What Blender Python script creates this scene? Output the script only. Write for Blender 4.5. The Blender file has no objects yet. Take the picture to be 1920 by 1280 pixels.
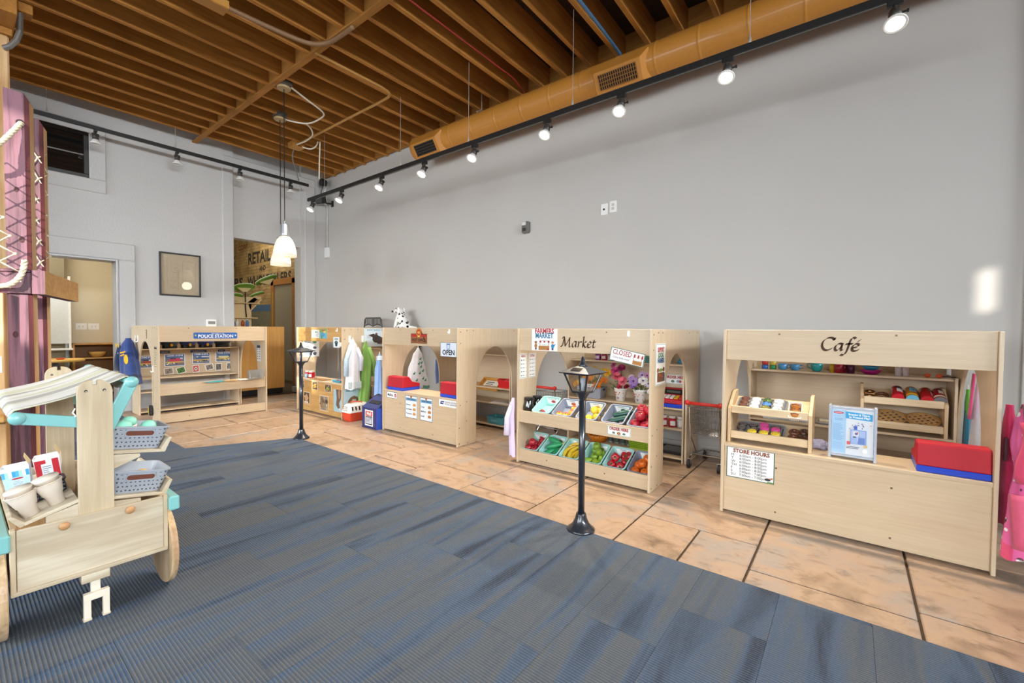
import bpy, math, random
from mathutils import Matrix, Vector
R = math.radians
PI = math.pi
rnd = random.Random(7)
S = bpy.context.scene
COL = S.collection

# ---------------------------------------------------------------- camera, world, lights, exposure
cam = bpy.data.cameras.new('camera')
cam.sensor_width = 36.0
cam.lens = 819.66 / 1920 * 36.0
cam.clip_start = 0.02
co = bpy.data.objects.new('camera', cam)
COL.objects.link(co)
CAM = Vector((0, 0, 1.25))
_p, _y, _r = 0.0270188, 0.6595459, 0.0082319
_fw = Vector((-math.sin(_y) * math.cos(_p), math.cos(_y) * math.cos(_p), -math.sin(_p)))
_r0 = Vector((math.cos(_y), math.sin(_y), 0))
_u0 = _r0.cross(_fw)
_rt = _r0 * math.cos(_r) + _u0 * math.sin(_r)
_up = _rt.cross(_fw)
co.matrix_world = Matrix(((_rt.x, _up.x, -_fw.x, CAM.x), (_rt.y, _up.y, -_fw.y, CAM.y), (_rt.z, _up.z, -_fw.z, CAM.z), (0, 0, 0, 1)))
S.camera = co
S.view_settings.view_transform = 'Standard'
S.view_settings.look = 'None'
S.view_settings.exposure = 0.12
S.view_settings.gamma = 1.0
S.view_settings.use_curve_mapping = False

W = bpy.data.worlds.new('world')
S.world = W
W.use_nodes = True
W.node_tree.nodes['Background'].inputs[0].default_value = (0.75, 0.85, 1.0, 1)
W.node_tree.nodes['Background'].inputs[1].default_value = 0.6

def lamp(name, kind, loc, direction, energy, color, **kw):
    l = bpy.data.lights.new(name, kind)
    l.energy = energy
    l.color = color
    for k, v in kw.items():
        setattr(l, k, v)
    o = bpy.data.objects.new(name, l)
    COL.objects.link(o)
    o.location = loc
    o.rotation_euler = Vector(direction).to_track_quat('-Z', 'Y').to_euler()
    return o

DAY = (0.88, 0.945, 1.0)
# added area lamps standing for shop front daylight behind the camera, plus an end fill
lamp('window_daylight_far', 'AREA', (-5.6, -5.3, 1.9), (-0.1, 1, -0.46), 345, DAY, shape='RECTANGLE', size=5.5, size_y=2.8, spread=R(100))
lamp('window_daylight_near', 'AREA', (1.2, -5.3, 1.9), (-0.1, 1, -0.46), 245, DAY, shape='RECTANGLE', size=6.5, size_y=2.8, spread=R(100))
lamp('window_daylight_end', 'AREA', (6.8, -0.6, 3.62), (-1, 0.05, -0.2), 300, DAY, shape='RECTANGLE', size=8.5, size_y=0.9, spread=R(80))  # added fill with no known window, set high to spare the joist sides
# low sun through the two gaps cut for it in the rear and end wall
lamp('sun', 'SUN', (0, -6, 6), (-0.62, 0.72, -0.20), 6.0, (1.0, 0.93, 0.82), angle=0.009)
# lights of the two rooms behind the left wall
lamp('side_room_light', 'AREA', (-9.9, 0.6, 3.1), (0, 0, -1), 46, (1.0, 0.92, 0.76), shape='RECTANGLE', size=1.2, size_y=1.2)
lamp('mural_room_light', 'AREA', (-10.6, 3.9, 3.9), (-0.15, 0, -1), 52, (1.0, 0.87, 0.68), shape='RECTANGLE', size=1.5, size_y=1.5)

# ---------------------------------------------------------------- materials
MATS = {}
def lin(c):
    if isinstance(c, str):
        c = [int(c[i:i + 2], 16) / 255 for i in (0, 2, 4)]
    return tuple(x / 12.92 if x <= 0.04045 else ((x + 0.055) / 1.055) ** 2.4 for x in c)

def nodes_of(name):
    m = bpy.data.materials.new(name)
    m.use_nodes = True
    nt = m.node_tree
    return m, nt, nt.nodes['Principled BSDF']

def link(nt, a, b):
    nt.links.new(a, b)

def node(nt, typ, **kw):
    n = nt.nodes.new(typ)
    for k, v in kw.items():
        if k.startswith('i_'):
            n.inputs[k[2:].replace('_', ' ')].default_value = v
        else:
            setattr(n, k, v)
    return n

def ramp(nt, src, stops):
    r = node(nt, 'ShaderNodeValToRGB')
    e = r.color_ramp.elements
    while len(e) < len(stops):
        e.new(0.5)
    for i, (p, c) in enumerate(stops):
        e[i].position = p
        e[i].color = (*lin(c), 1)
    link(nt, src, r.inputs[0])
    return r

def M(color, rough=0.5, metal=0.0, emit=0.0, trans=0.0, coat=0.0, var=0.08, alpha=1.0, sheen=0.0, scale=30.0):
    """plain procedural material: a colour with a little mottling and relief"""
    key = (color, rough, metal, emit, trans, coat, var, alpha, sheen, scale)
    if key in MATS:
        return MATS[key]
    m, nt, b = nodes_of('material_' + str(color).strip('#'))
    c = lin(color)
    b.inputs['Roughness'].default_value = rough
    b.inputs['Metallic'].default_value = metal
    if coat:
        b.inputs['Coat Weight'].default_value = coat
    if trans:
        b.inputs['Transmission Weight'].default_value = trans
    if sheen:
        b.inputs['Sheen Weight'].default_value = sheen
    if emit:
        b.inputs['Emission Color'].default_value = (*c, 1)
        b.inputs['Emission Strength'].default_value = emit
    b.inputs['Base Color'].default_value = (*c, 1)
    if var and not emit:
        tc = node(nt, 'ShaderNodeTexCoord')
        n = node(nt, 'ShaderNodeTexNoise', i_Scale=scale, i_Detail=3.0)
        link(nt, tc.outputs['Object'], n.inputs['Vector'])
        lo = tuple(x * (1 - var) for x in c)
        hi = tuple(min(1, x * (1 + var)) for x in c)
        mx = node(nt, 'ShaderNodeMix', data_type='RGBA')
        mx.inputs[6].default_value = (*lo, 1)
        mx.inputs[7].default_value = (*hi, 1)
        link(nt, n.outputs['Fac'], mx.inputs[0])
        link(nt, mx.outputs[2], b.inputs['Base Color'])
    if alpha < 1:
        b.inputs['Alpha'].default_value = alpha
    MATS[key] = m
    return m

def wood(name, dark, light, axis=0, grain=60.0, rough=0.45, rings=3.0, coat=0.0, knots=False, strength=1.0):
    """wood with grain running along the object's own axis"""
    if name in MATS:
        return MATS[name]
    m, nt, b = nodes_of(name)
    tc = node(nt, 'ShaderNodeTexCoord')
    oi = node(nt, 'ShaderNodeObjectInfo')
    mp = node(nt, 'ShaderNodeMapping')
    sc = [grain, grain, grain]
    sc[axis] = grain * 0.05
    mp.inputs['Scale'].default_value = sc
    addv = node(nt, 'ShaderNodeVectorMath', operation='ADD')
    mul = node(nt, 'ShaderNodeVectorMath', operation='SCALE')
    mul.inputs['Scale'].default_value = 7.0
    cb = node(nt, 'ShaderNodeCombineXYZ')
    for k in range(3):
        link(nt, oi.outputs['Random'], cb.inputs[k])
    link(nt, cb.outputs[0], mul.inputs[0])
    link(nt, tc.outputs['Object'], addv.inputs[0])
    link(nt, mul.outputs[0], addv.inputs[1])
    link(nt, addv.outputs[0], mp.inputs['Vector'])
    n1 = node(nt, 'ShaderNodeTexNoise', i_Scale=1.0, i_Detail=6.0, i_Roughness=0.65)
    link(nt, mp.outputs[0], n1.inputs['Vector'])
    mp2 = node(nt, 'ShaderNodeMapping')
    s2 = [rings, rings, rings]
    s2[axis] = rings * 0.22
    mp2.inputs['Scale'].default_value = s2
    link(nt, addv.outputs[0], mp2.inputs['Vector'])
    n2 = node(nt, 'ShaderNodeTexNoise', i_Scale=1.0, i_Detail=2.0, i_Distortion=1.2)
    link(nt, mp2.outputs[0], n2.inputs['Vector'])
    wv = node(nt, 'ShaderNodeMath', operation='MULTIPLY')
    wv.inputs[1].default_value = 22.0
    link(nt, n2.outputs['Fac'], wv.inputs[0])
    sn = node(nt, 'ShaderNodeMath', operation='SINE')
    link(nt, wv.outputs[0], sn.inputs[0])
    ma = node(nt, 'ShaderNodeMath', operation='MULTIPLY_ADD')
    ma.inputs[1].default_value = 0.09 * strength
    link(nt, sn.outputs[0], ma.inputs[0])
    link(nt, n1.outputs['Fac'], ma.inputs[2])
    r = ramp(nt, ma.outputs[0], [(0.30 - 0.18 * (1 - strength), dark), (0.72 + 0.18 * (1 - strength), light)])
    link(nt, r.outputs[0], b.inputs['Base Color'])
    b.inputs['Roughness'].default_value = rough
    if coat:
        b.inputs['Coat Weight'].default_value = coat
        b.inputs['Coat Roughness'].default_value = 0.25
    bp = node(nt, 'ShaderNodeBump', i_Strength=0.08 * strength, i_Distance=0.002)
    link(nt, n1.outputs['Fac'], bp.inputs['Height'])
    link(nt, bp.outputs[0], b.inputs['Normal'])
    MATS[name] = m
    return m

BIRCH_X = wood('birch_along_x', 'C4AA88', 'D6C0A0', 0, coat=0.25, strength=0.45, rings=2.2)
BIRCH_Z = wood('birch_along_z', 'C8B090', 'DAC6A8', 2, coat=0.25, strength=0.45, rings=2.2)
BIRCH_Y = wood('birch_along_y', 'C4AA88', 'D6C0A0', 1, coat=0.25, strength=0.45, rings=2.2)
PALE_Z = wood('poplar_along_z', 'B4A182', 'CCBB9E', 2, grain=40)
PALE_Y = wood('poplar_along_y', 'B6A68C', 'CFC3AC', 1, grain=30, rings=4, strength=1.3)
PALE_X = wood('poplar_along_x', 'A98A66', 'C7AA82', 0, grain=40)
HONEY = wood('honey_veneer', 'BE8436', 'D89E50', 0, grain=30, coat=0.2)
HONEY_Z = wood('honey_veneer_upright', 'CE9242', 'E4AA5C', 2, grain=30, coat=0.2, strength=0.5)
OCHRE_Y = wood('ochre_painted_joist', 'A46A24', 'C68838', 1, grain=40, rough=0.75)
OCHRE_X = wood('ochre_painted_beam', '9C6624', 'BC8236', 0, grain=40, rough=0.75)
DECK = wood('dark_deck_board', '2E1D0C', '44290F', 0, grain=30, rough=0.85)
PURPLE = wood('purple_stained_timber', '4C2C36', '845864', 2, grain=40, rough=0.6, strength=1.5)
PURPLE_RED = wood('red_stained_timber', '4A1E22', '703436', 2, grain=40, rough=0.6)
TIMBER = wood('raw_fir_timber', 'B98A54', 'E0B987', 2, grain=35, rough=0.6)
TIMBER_Y = wood('raw_fir_end', 'C08A42', 'DCAC66', 1, grain=35, rough=0.6)

def wallmat(name, c, bump=0.12, scale=60):
    m, nt, b = nodes_of(name)
    tc = node(nt, 'ShaderNodeTexCoord')
    n = node(nt, 'ShaderNodeTexNoise', i_Scale=scale, i_Detail=5.0)
    link(nt, tc.outputs['Object'], n.inputs['Vector'])
    n2 = node(nt, 'ShaderNodeTexNoise', i_Scale=1.2, i_Detail=3.0)
    link(nt, tc.outputs['Object'], n2.inputs['Vector'])
    cc = lin(c)
    mx = node(nt, 'ShaderNodeMix', data_type='RGBA')
    mx.inputs[6].default_value = (*[x * 0.96 for x in cc], 1)
    mx.inputs[7].default_value = (*[min(1, x * 1.04) for x in cc], 1)
    link(nt, n2.outputs['Fac'], mx.inputs[0])
    link(nt, mx.outputs[2], b.inputs['Base Color'])
    b.inputs['Roughness'].default_value = 0.7
    bp = node(nt, 'ShaderNodeBump', i_Strength=bump, i_Distance=0.01)
    link(nt, n.outputs['Fac'], bp.inputs['Height'])
    link(nt, bp.outputs[0], b.inputs['Normal'])
    return m
WALL = wallmat('painted_wall_grey', 'C6C3BE', 0.05)
STUCCO = wallmat('painted_stucco_grey', 'C6C4C1', 0.45, 45)
CREAM = wallmat('cream_wall', 'D8CDB4', 0.05)

def stone_mat():
    m, nt, b = nodes_of('stamped_stone_tan')
    tc = node(nt, 'ShaderNodeTexCoord')
    oi = node(nt, 'ShaderNodeObjectInfo')
    n = node(nt, 'ShaderNodeTexNoise', i_Scale=2.2, i_Detail=6.0, i_Roughness=0.6, i_Distortion=0.8)
    link(nt, tc.outputs['Object'], n.inputs['Vector'])
    ad = node(nt, 'ShaderNodeMath', operation='MULTIPLY_ADD')
    ad.inputs[1].default_value = 0.16
    link(nt, oi.outputs['Random'], ad.inputs[0])
    link(nt, n.outputs['Fac'], ad.inputs[2])
    r = ramp(nt, ad.outputs[0], [(0.33, '6E5E4C'), (0.45, '987F68'), (0.55, 'AE937A'), (0.64, 'A8907C'), (0.74, '9C9086')])
    n2 = node(nt, 'ShaderNodeTexNoise', i_Scale=6.5, i_Detail=6.0, i_Roughness=0.7, i_Distortion=0.6)
    mp = node(nt, 'ShaderNodeMapping')
    mp.inputs['Scale'].default_value = (1.1, 1.9, 1)
    mp.inputs['Rotation'].default_value = (0, 0, 0.5)
    link(nt, tc.outputs['Object'], mp.inputs['Vector'])
    link(nt, mp.outputs[0], n2.inputs['Vector'])
    r2 = ramp(nt, n2.outputs['Fac'], [(0.30, '5E5040'), (0.48, 'F6F2EE'), (1.0, 'FFFFFF')])
    mx = node(nt, 'ShaderNodeMix', data_type='RGBA', blend_type='MULTIPLY')
    mx.inputs[0].default_value = 0.6
    link(nt, r.outputs[0], mx.inputs[6])
    link(nt, r2.outputs[0], mx.inputs[7])
    link(nt, mx.outputs[2], b.inputs['Base Color'])
    b.inputs['Roughness'].default_value = 0.36
    bp = node(nt, 'ShaderNodeBump', i_Strength=0.35, i_Distance=0.012)
    link(nt, n2.outputs['Fac'], bp.inputs['Height'])
    link(nt, bp.outputs[0], b.inputs['Normal'])
    return m
STONE = stone_mat()

def carpet_mat():
    m, nt, b = nodes_of('ribbed_streaked_carpet')
    tc = node(nt, 'ShaderNodeTexCoord')
    oi = node(nt, 'ShaderNodeObjectInfo')
    cb = node(nt, 'ShaderNodeCombineXYZ')
    mu = node(nt, 'ShaderNodeMath', operation='MULTIPLY')
    mu.inputs[1].default_value = 3.0
    link(nt, oi.outputs['Random'], mu.inputs[0])
    link(nt, mu.outputs[0], cb.inputs[0])
    av = node(nt, 'ShaderNodeVectorMath', operation='ADD')
    link(nt, tc.outputs['Object'], av.inputs[0])
    link(nt, cb.outputs[0], av.inputs[1])
    mp = node(nt, 'ShaderNodeMapping')
    mp.inputs['Scale'].default_value = (5.5, 0.55, 1)
    link(nt, av.outputs[0], mp.inputs['Vector'])
    n = node(nt, 'ShaderNodeTexNoise', i_Scale=1.0, i_Detail=4.0, i_Distortion=0.9)
    link(nt, mp.outputs[0], n.inputs['Vector'])
    r = ramp(nt, n.outputs['Fac'], [(0.34, '2E3A4C'), (0.46, '42536A'), (0.57, '4E555E'), (0.70, '404C5E')])
    # fine yarn ribs along x with dashed tan stitches
    sx = node(nt, 'ShaderNodeSeparateXYZ')
    link(nt, tc.outputs['Object'], sx.inputs[0])
    my = node(nt, 'ShaderNodeMath', operation='MULTIPLY')
    my.inputs[1].default_value = 2 * PI / 0.0125
    link(nt, sx.outputs[1], my.inputs[0])
    sy = node(nt, 'ShaderNodeMath', operation='SINE')
    link(nt, my.outputs[0], sy.inputs[0])
    n3 = node(nt, 'ShaderNodeTexNoise', i_Scale=1.0, i_Detail=1.0)
    mp3 = node(nt, 'ShaderNodeMapping')
    mp3.inputs['Scale'].default_value = (110, 160, 1)
    link(nt, tc.outputs['Object'], mp3.inputs['Vector'])
    link(nt, mp3.outputs[0], n3.inputs['Vector'])
    mm = node(nt, 'ShaderNodeMath', operation='MULTIPLY')
    link(nt, sy.outputs[0], mm.inputs[0])
    link(nt, n3.outputs['Fac'], mm.inputs[1])
    mr = node(nt, 'ShaderNodeMapRange')
    mr.inputs[1].default_value = 0.05
    mr.inputs[2].default_value = 0.55
    mr.inputs[3].default_value = 0.0
    mr.inputs[4].default_value = 0.3
    link(nt, mm.outputs[0], mr.inputs[0])
    mx = node(nt, 'ShaderNodeMix', data_type='RGBA')
    link(nt, mr.outputs[0], mx.inputs[0])
    link(nt, r.outputs[0], mx.inputs[6])
    mx.inputs[7].default_value = (*lin('8E8470'), 1)
    link(nt, mx.outputs[2], b.inputs['Base Color'])
    b.inputs['Roughness'].default_value = 0.95
    b.inputs['Specular IOR Level'].default_value = 0.1
    bp = node(nt, 'ShaderNodeBump', i_Strength=0.5, i_Distance=0.004)
    link(nt, mm.outputs[0], bp.inputs['Height'])
    link(nt, bp.outputs[0], b.inputs['Normal'])
    return m
CARPET = carpet_mat()

BLACK = M('1B1A19', 0.45)
DARK = M('2A2826', 0.5)
WHITE = M('F2F1EE', 0.5)
PAPER = M('F4F3F0', 0.7, var=0.02)
STEEL = M('B8BABC', 0.28, 0.9)
CHROME = M('C9CBCD', 0.15, 1.0)
RED = M('C01828', 0.3, coat=0.3)
BLUE = M('1F4FC0', 0.35)
TEAL = M('84D2D2', 0.35, coat=0.3)
MINT = M('BFE6DF', 0.45)
GREY_P = M('A3ABB8', 0.5)
PLY_EDGE = M('A5825A', 0.6)

# ---------------------------------------------------------------- mesh builder
class MB:
    def __init__(s):
        s.v, s.f, s.m, s.sm = [], [], [], []
        s.T = Matrix.Identity(4)
        s.k = 0            # material slot for the next faces
        s.smooth = False
    def add(s, vs, fs):
        b = len(s.v)
        T = s.T
        flip = T.determinant() < 0
        s.v += [tuple(T @ Vector(p)) for p in vs]
        for f in fs:
            f = [b + i for i in f]
            s.f.append(f[::-1] if flip else f)
            s.m.append(s.k)
            s.sm.append(s.smooth)
        return s
    def box(s, x0, y0, z0, x1, y1, z1):
        vs = [(x0, y0, z0), (x1, y0, z0), (x1, y1, z0), (x0, y1, z0), (x0, y0, z1), (x1, y0, z1), (x1, y1, z1), (x0, y1, z1)]
        return s.add(vs, [(0, 3, 2, 1), (4, 5, 6, 7), (0, 1, 5, 4), (1, 2, 6, 5), (2, 3, 7, 6), (3, 0, 4, 7)])
    def prism(s, poly, a, b, axis='z'):
        """2-D outline extruded from a to b along the axis (x: outline in y,z; y: outline in x,z)"""
        area = sum(poly[i][0] * poly[(i + 1) % len(poly)][1] - poly[(i + 1) % len(poly)][0] * poly[i][1] for i in range(len(poly)))
        if area < 0:
            poly = poly[::-1]
        n = len(poly)
        P = {'z': lambda p, h: (p[0], p[1], h), 'x': lambda p, h: (h, p[0], p[1]), 'y': lambda p, h: (p[0], h, p[1])}[axis]
        vs = [P(p, a) for p in poly] + [P(p, b) for p in poly]
        fs = [list(range(n))[::-1], list(range(n, 2 * n))] + [(i, (i + 1) % n, n + (i + 1) % n, n + i) for i in range(n)]
        if (axis == 'y') != (b < a):
            fs = [tuple(f)[::-1] for f in fs]
        return s.add(vs, fs)
    def lathe(s, prof, n=16, sx=1.0, sy=1.0, lobes=0, amp=0.0):
        """profile of (radius, height) turned about z"""
        vs, fs = [], []
        for r, z in prof:
            for i in range(n):
                a = 2 * PI * i / n
                q = r * (1 + (amp * math.cos(lobes * a) if lobes else 0))
                vs.append((q * math.cos(a) * sx, q * math.sin(a) * sy, z))
        for j in range(len(prof) - 1):
            for i in range(n):
                i2 = (i + 1) % n
                fs.append((j * n + i, j * n + i2, (j + 1) * n + i2, (j + 1) * n + i))
        if prof[0][0] > 1e-6:
            fs.append(tuple(range(n))[::-1])
        if prof[-1][0] > 1e-6:
            fs.append(tuple(range((len(prof) - 1) * n, len(prof) * n)))
        return s.add(vs, fs)
    def ball(s, c, r, n=14, m=8, sx=1, sy=1, sz=1):
        T = s.T
        s.T = T @ Matrix.Translation(c) @ Matrix.Diagonal((sx, sy, sz, 1))
        s.lathe([(r * math.sin(PI * j / m), -r * math.cos(PI * j / m)) for j in range(m + 1)], n)
        s.T = T
        return s
    def tube(s, path, r, n=8, closed=False, rs=None):
        path = [Vector(p) for p in path]
        k = len(path)
        vs, fs = [], []
        up = None
        for i in range(k):
            a = path[(i - 1) % k] if closed or i else path[0]
            b = path[(i + 1) % k] if closed or i < k - 1 else path[-1]
            t = (b - a).normalized()
            if up is None:
                up = Vector((0, 0, 1)) if abs(t.z) < 0.9 else Vector((1, 0, 0))
            e1 = t.cross(up)
            if e1.length < 1e-6:
                e1 = t.orthogonal()
            e1.normalize()
            e2 = e1.cross(t).normalized()
            up = e2
            q = rs[i] if rs else r
            for j in range(n):
                w = 2 * PI * j / n
                vs.append(tuple(path[i] + e1 * q * math.cos(w) + e2 * q * math.sin(w)))
        for i in range(k if closed else k - 1):
            i2 = (i + 1) % k
            for j in range(n):
                j2 = (j + 1) % n
                fs.append((i * n + j, i * n + j2, i2 * n + j2, i2 * n + j))
        if not closed:
            fs += [tuple(range(n))[::-1], tuple(range((k - 1) * n, k * n))]
        return s.add(vs, fs)
    def grid(s, fn, nu, nv, closed=False):
        vs = [fn(i / nu, j / nv) for j in range(nv + 1) for i in range(nu + (0 if closed else 1))]
        w = nu if closed else nu + 1
        fs = [(j * w + i, j * w + (i + 1) % w, (j + 1) * w + (i + 1) % w, (j + 1) * w + i) for j in range(nv) for i in range(nu)]
        return s.add(vs, fs)
    def flat(s, poly, z=0.0):
        area = sum(poly[i][0] * poly[(i + 1) % len(poly)][1] - poly[(i + 1) % len(poly)][0] * poly[i][1] for i in range(len(poly)))
        if area < 0:
            poly = poly[::-1]
        return s.add([(p[0], p[1], z) for p in poly], [tuple(range(len(poly)))])
    def rect(s, x0, y0, x1, y1, z=0.0):
        return s.flat([(x0, y0), (x1, y0), (x1, y1), (x0, y1)], z)
    def ell(s, cx, cy, rx, ry, z=0.0, n=16, a0=0.0, a1=2 * PI):
        return s.flat([(cx + rx * math.cos(a0 + (a1 - a0) * i / n), cy + ry * math.sin(a0 + (a1 - a0) * i / n)) for i in range(n if a1 - a0 > 6.2 else n + 1)], z)
    def text(s, t, size, x=0, y=0, z=0.0, align='CENTER', bold=0.0, shear=0.0, width=None, sx=1.0):
        vs, fs, w = text_mesh(t, bold, shear)
        k = size
        kx = size * sx
        if width and w * kx > width:
            kx = width / w
        ox = {'CENTER': -w / 2, 'LEFT': 0, 'RIGHT': -w}[align]
        return s.add([(x + (p[0] + ox) * kx, y + p[1] * k, z) for p in vs], fs)
    def build(s, name, mats, parent=None, bevel=0.0, solid=0.0, sub=0, weld=False):
        me = bpy.data.meshes.new(name)
        me.from_pydata(s.v, [], s.f)
        mats = mats if isinstance(mats, (list, tuple)) else [mats]
        for m in mats:
            me.materials.append(m)
        me.polygons.foreach_set('material_index', [min(k, len(mats) - 1) for k in s.m])
        me.polygons.foreach_set('use_smooth', s.sm)
        me.update()
        o = bpy.data.objects.new(name, me)
        COL.objects.link(o)
        if parent:
            o.parent = parent
        if solid:
            q = o.modifiers.new('solid', 'SOLIDIFY')
            q.thickness = solid
            q.offset = 0
        if bevel:
            q = o.modifiers.new('bevel', 'BEVEL')
            q.width = bevel
            q.segments = 1
            q.limit_method = 'ANGLE'
        if sub:
            q = o.modifiers.new('sub', 'SUBSURF')
            q.levels = q.render_levels = sub
        return o

TEXTS = {}
def text_mesh(t, bold=0.0, shear=0.0):
    key = (t, bold, shear)
    if key not in TEXTS:
        cu = bpy.data.curves.new('lettering', 'FONT')
        cu.body = t
        cu.size = 1.0
        cu.offset = bold
        cu.shear = shear
        cu.resolution_u = 2
        cu.fill_mode = 'FRONT'
        ob = bpy.data.objects.new('lettering', cu)
        me = bpy.data.meshes.new_from_object(ob)
        vs = [tuple(v.co) for v in me.vertices]
        fs = []
        for p in me.polygons:
            f = tuple(p.vertices)
            fs.append(f if p.normal.z > 0 else f[::-1])
        x0 = min((v[0] for v in vs), default=0)
        x1 = max((v[0] for v in vs), default=1)
        vs = [(v[0] - x0, v[1], 0) for v in vs]
        bpy.data.objects.remove(ob)
        bpy.data.curves.remove(cu)
        bpy.data.meshes.remove(me)
        TEXTS[key] = (vs, fs, x1 - x0)
    return TEXTS[key]

def frame(o, x, y):
    """matrix with local x, y along the given world directions and z = x cross y"""
    x = Vector(x).normalized()
    y = Vector(y).normalized()
    z = x.cross(y)
    return Matrix(((x.x, y.x, z.x, o[0]), (x.y, y.y, z.y, o[1]), (x.z, y.z, z.z, o[2]), (0, 0, 0, 1)))

def TR(x=0, y=0, z=0, rx=0, ry=0, rz=0):
    return Matrix.Translation((x, y, z)) @ Matrix.Rotation(rz, 4, 'Z') @ Matrix.Rotation(ry, 4, 'Y') @ Matrix.Rotation(rx, 4, 'X')

def tag(o, label=None, cat=None, group=None, kind=None):
    if label: o['label'] = label
    if cat: o['category'] = cat
    if group: o['group'] = group
    if kind: o['kind'] = kind
    return o

def thing(name, label, cat, T=None, group=None, kind=None):
    o = bpy.data.objects.new(name, None)
    o.empty_display_size = 0.05
    COL.objects.link(o)
    if T is not None:
        o.matrix_world = T if isinstance(T, Matrix) else Matrix.Translation(T)
    return tag(o, label, cat, group, kind)

def copy_tree(o, T=None, label=None, parent=None):
    c = o.copy()
    COL.objects.link(c)
    if parent:
        c.parent = parent
    elif T is not None:
        c.matrix_world = T if isinstance(T, Matrix) else Matrix.Translation(T)
    if label:
        c['label'] = label
    for ch in list(KIDS.get(o.name, o.children)):
        copy_tree(ch, parent=c)
    return c
KIDS = {}

def bx(name, m, parent, *c, bevel=0.0015):
    return MB().box(*c).build(name, m, parent, bevel=bevel)

def arc(cx, cy, rx, ry, a0, a1, n=10):
    return [(cx + rx * math.cos(a0 + (a1 - a0) * i / n), cy + ry * math.sin(a0 + (a1 - a0) * i / n)) for i in range(n + 1)]

def rrect(w, h, r, n=4, cx=0, cy=0):
    p = []
    for (sx, sy, a) in ((1, -1, -PI / 2), (1, 1, 0), (-1, 1, PI / 2), (-1, -1, PI)):
        p += arc(cx + sx * (w / 2 - r), cy + sy * (h / 2 - r), r, r, a, a + PI / 2, n)
    return p

# ================================================================ SETTING
XL, YW, ZC = -8.4, 4.7, 4.22        # left wall plane, long right wall plane, joist undersides
XE, YR = 7.0, -5.5                  # end wall and rear wall (behind the camera)
YC = 2.405                          # carpet edge
def cap(x):
    return min(YC, max(1.471, 1.471 + (x + 5.38) * (0.934 / 0.43)))

fl = MB().box(-14.2, YR - 0.3, -0.2, XE + 0.2, 6.4, -0.012).build('floor', M('4A3B2C', 0.9), None)
tag(fl, kind='structure')
# stamped stone tiles: columns 0.65 m wide, seams along x as in the photograph
cols = [-8.4, -7.6, -6.95, -6.3, -5.65, -5.0, -4.35, -3.7, -3.06, -2.4, -1.75, -1.1, -0.4, 0.265, 0.95, 1.6, 2.3, 3.0, 3.5]
seams = {10: [3.1, 3.85], 9: [2.565, 3.3, 4.1], 8: [2.776, 3.6], 7: [2.562, 3.36, 4.1], 6: [2.9, 3.7], 5: [2.757, 3.4, 4.2], 11: [2.885, 3.3, 4.43],
         12: [2.57, 3.35, 4.0], 13: [2.65, 3.4, 4.1], 4: [2.95, 3.8], 3: [1.81, 2.4, 3.2, 4.0], 2: [2.3, 2.952, 3.9], 1: [1.9, 2.6, 3.5], 0: [2.2, 3.1, 3.9]}
for i in range(len(cols) - 1):
    x0, x1 = cols[i], cols[i + 1]
    ss = [YC] + seams.get(i, [2.7, 3.4, 4.1]) + [YW]
    if x0 < -5.0:
        ss[0] = 1.471
    for j in range(len(ss) - 1):
        xs = [(x0, x1)]
        if i == 11 and j == 0:
            xs = [(x0, -0.725), (-0.725, x1)]
        for (a, b) in xs:
            g = 0.006
            lo = lambda x: max(ss[j] + (g if j else 0), cap(x))
            xs_ = [a + g] + [q for q in sorted({-5.38, -4.95} | ({(ss[j] - 1.471) * 0.43 / 0.934 - 5.38} if j else set())) if a + g < q < b - g] + [b - g]
            pts = [(q, lo(q)) for q in xs_] + [(b - g, ss[j + 1] - g), (a + g, ss[j + 1] - g)]
            if lo(b - g) > ss[j + 1] - g:
                xt = (ss[j + 1] - g - 1.471) * 0.43 / 0.934 - 5.38
                if xt <= a + g: continue
                pts = [p for p in pts[:-2] if p[0] < xt] + [(xt, ss[j + 1] - g), (a + g, ss[j + 1] - g)]
            MB().prism(pts, -0.03, 0.0).build('stone_tile', STONE, fl, bevel=0.005)
# carpet planks
cp = thing('carpet', 'blue grey ribbed carpet of streaked planks covering the near floor', 'carpet', (0, 0, 0))
def clip(poly, a, b, c):
    """keep the part of a convex outline where a*x + b*y <= c"""
    out = []
    for i in range(len(poly)):
        p, q = poly[i], poly[(i + 1) % len(poly)]
        dp, dq = a * p[0] + b * p[1] - c, a * q[0] + b * q[1] - c
        if dp <= 0: out.append(p)
        if (dp < 0 < dq) or (dq < 0 < dp):
            s = dp / (dp - dq)
            out.append((p[0] + (q[0] - p[0]) * s, p[1] + (q[1] - p[1]) * s))
    return out
g = 0.0006
slope = 0.934 / 0.43
K = 0
x = XL
while x < 3.45:
    x1 = x + 0.34
    y = -3.0 + (K % 3) * 0.31 - 0.62
    K += 1
    while y < YC:
        for (c0, c1, mode) in ((XL, -5.38, 0), (-5.38, -4.95, 1), (-4.95, 4.0, 2)):
            xa, xb = max(x + g, c0), min(x1 - g, c1)
            if xb - xa < 0.004:
                continue
            pl = [(xa, max(y + g, -3.0)), (xb, max(y + g, -3.0)), (xb, y + 1 - g), (xa, y + 1 - g)]
            pl = clip(pl, 0, 1, (1.471, 9, YC)[mode])
            if mode == 1:
                pl = clip(pl, -slope, 1, 1.471 + 5.38 * slope)
            if len(pl) > 2:
                MB().prism(pl, -0.011, 0.004).build('carpet_plank', CARPET, cp)
        y += 1.0
    x = x1

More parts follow.
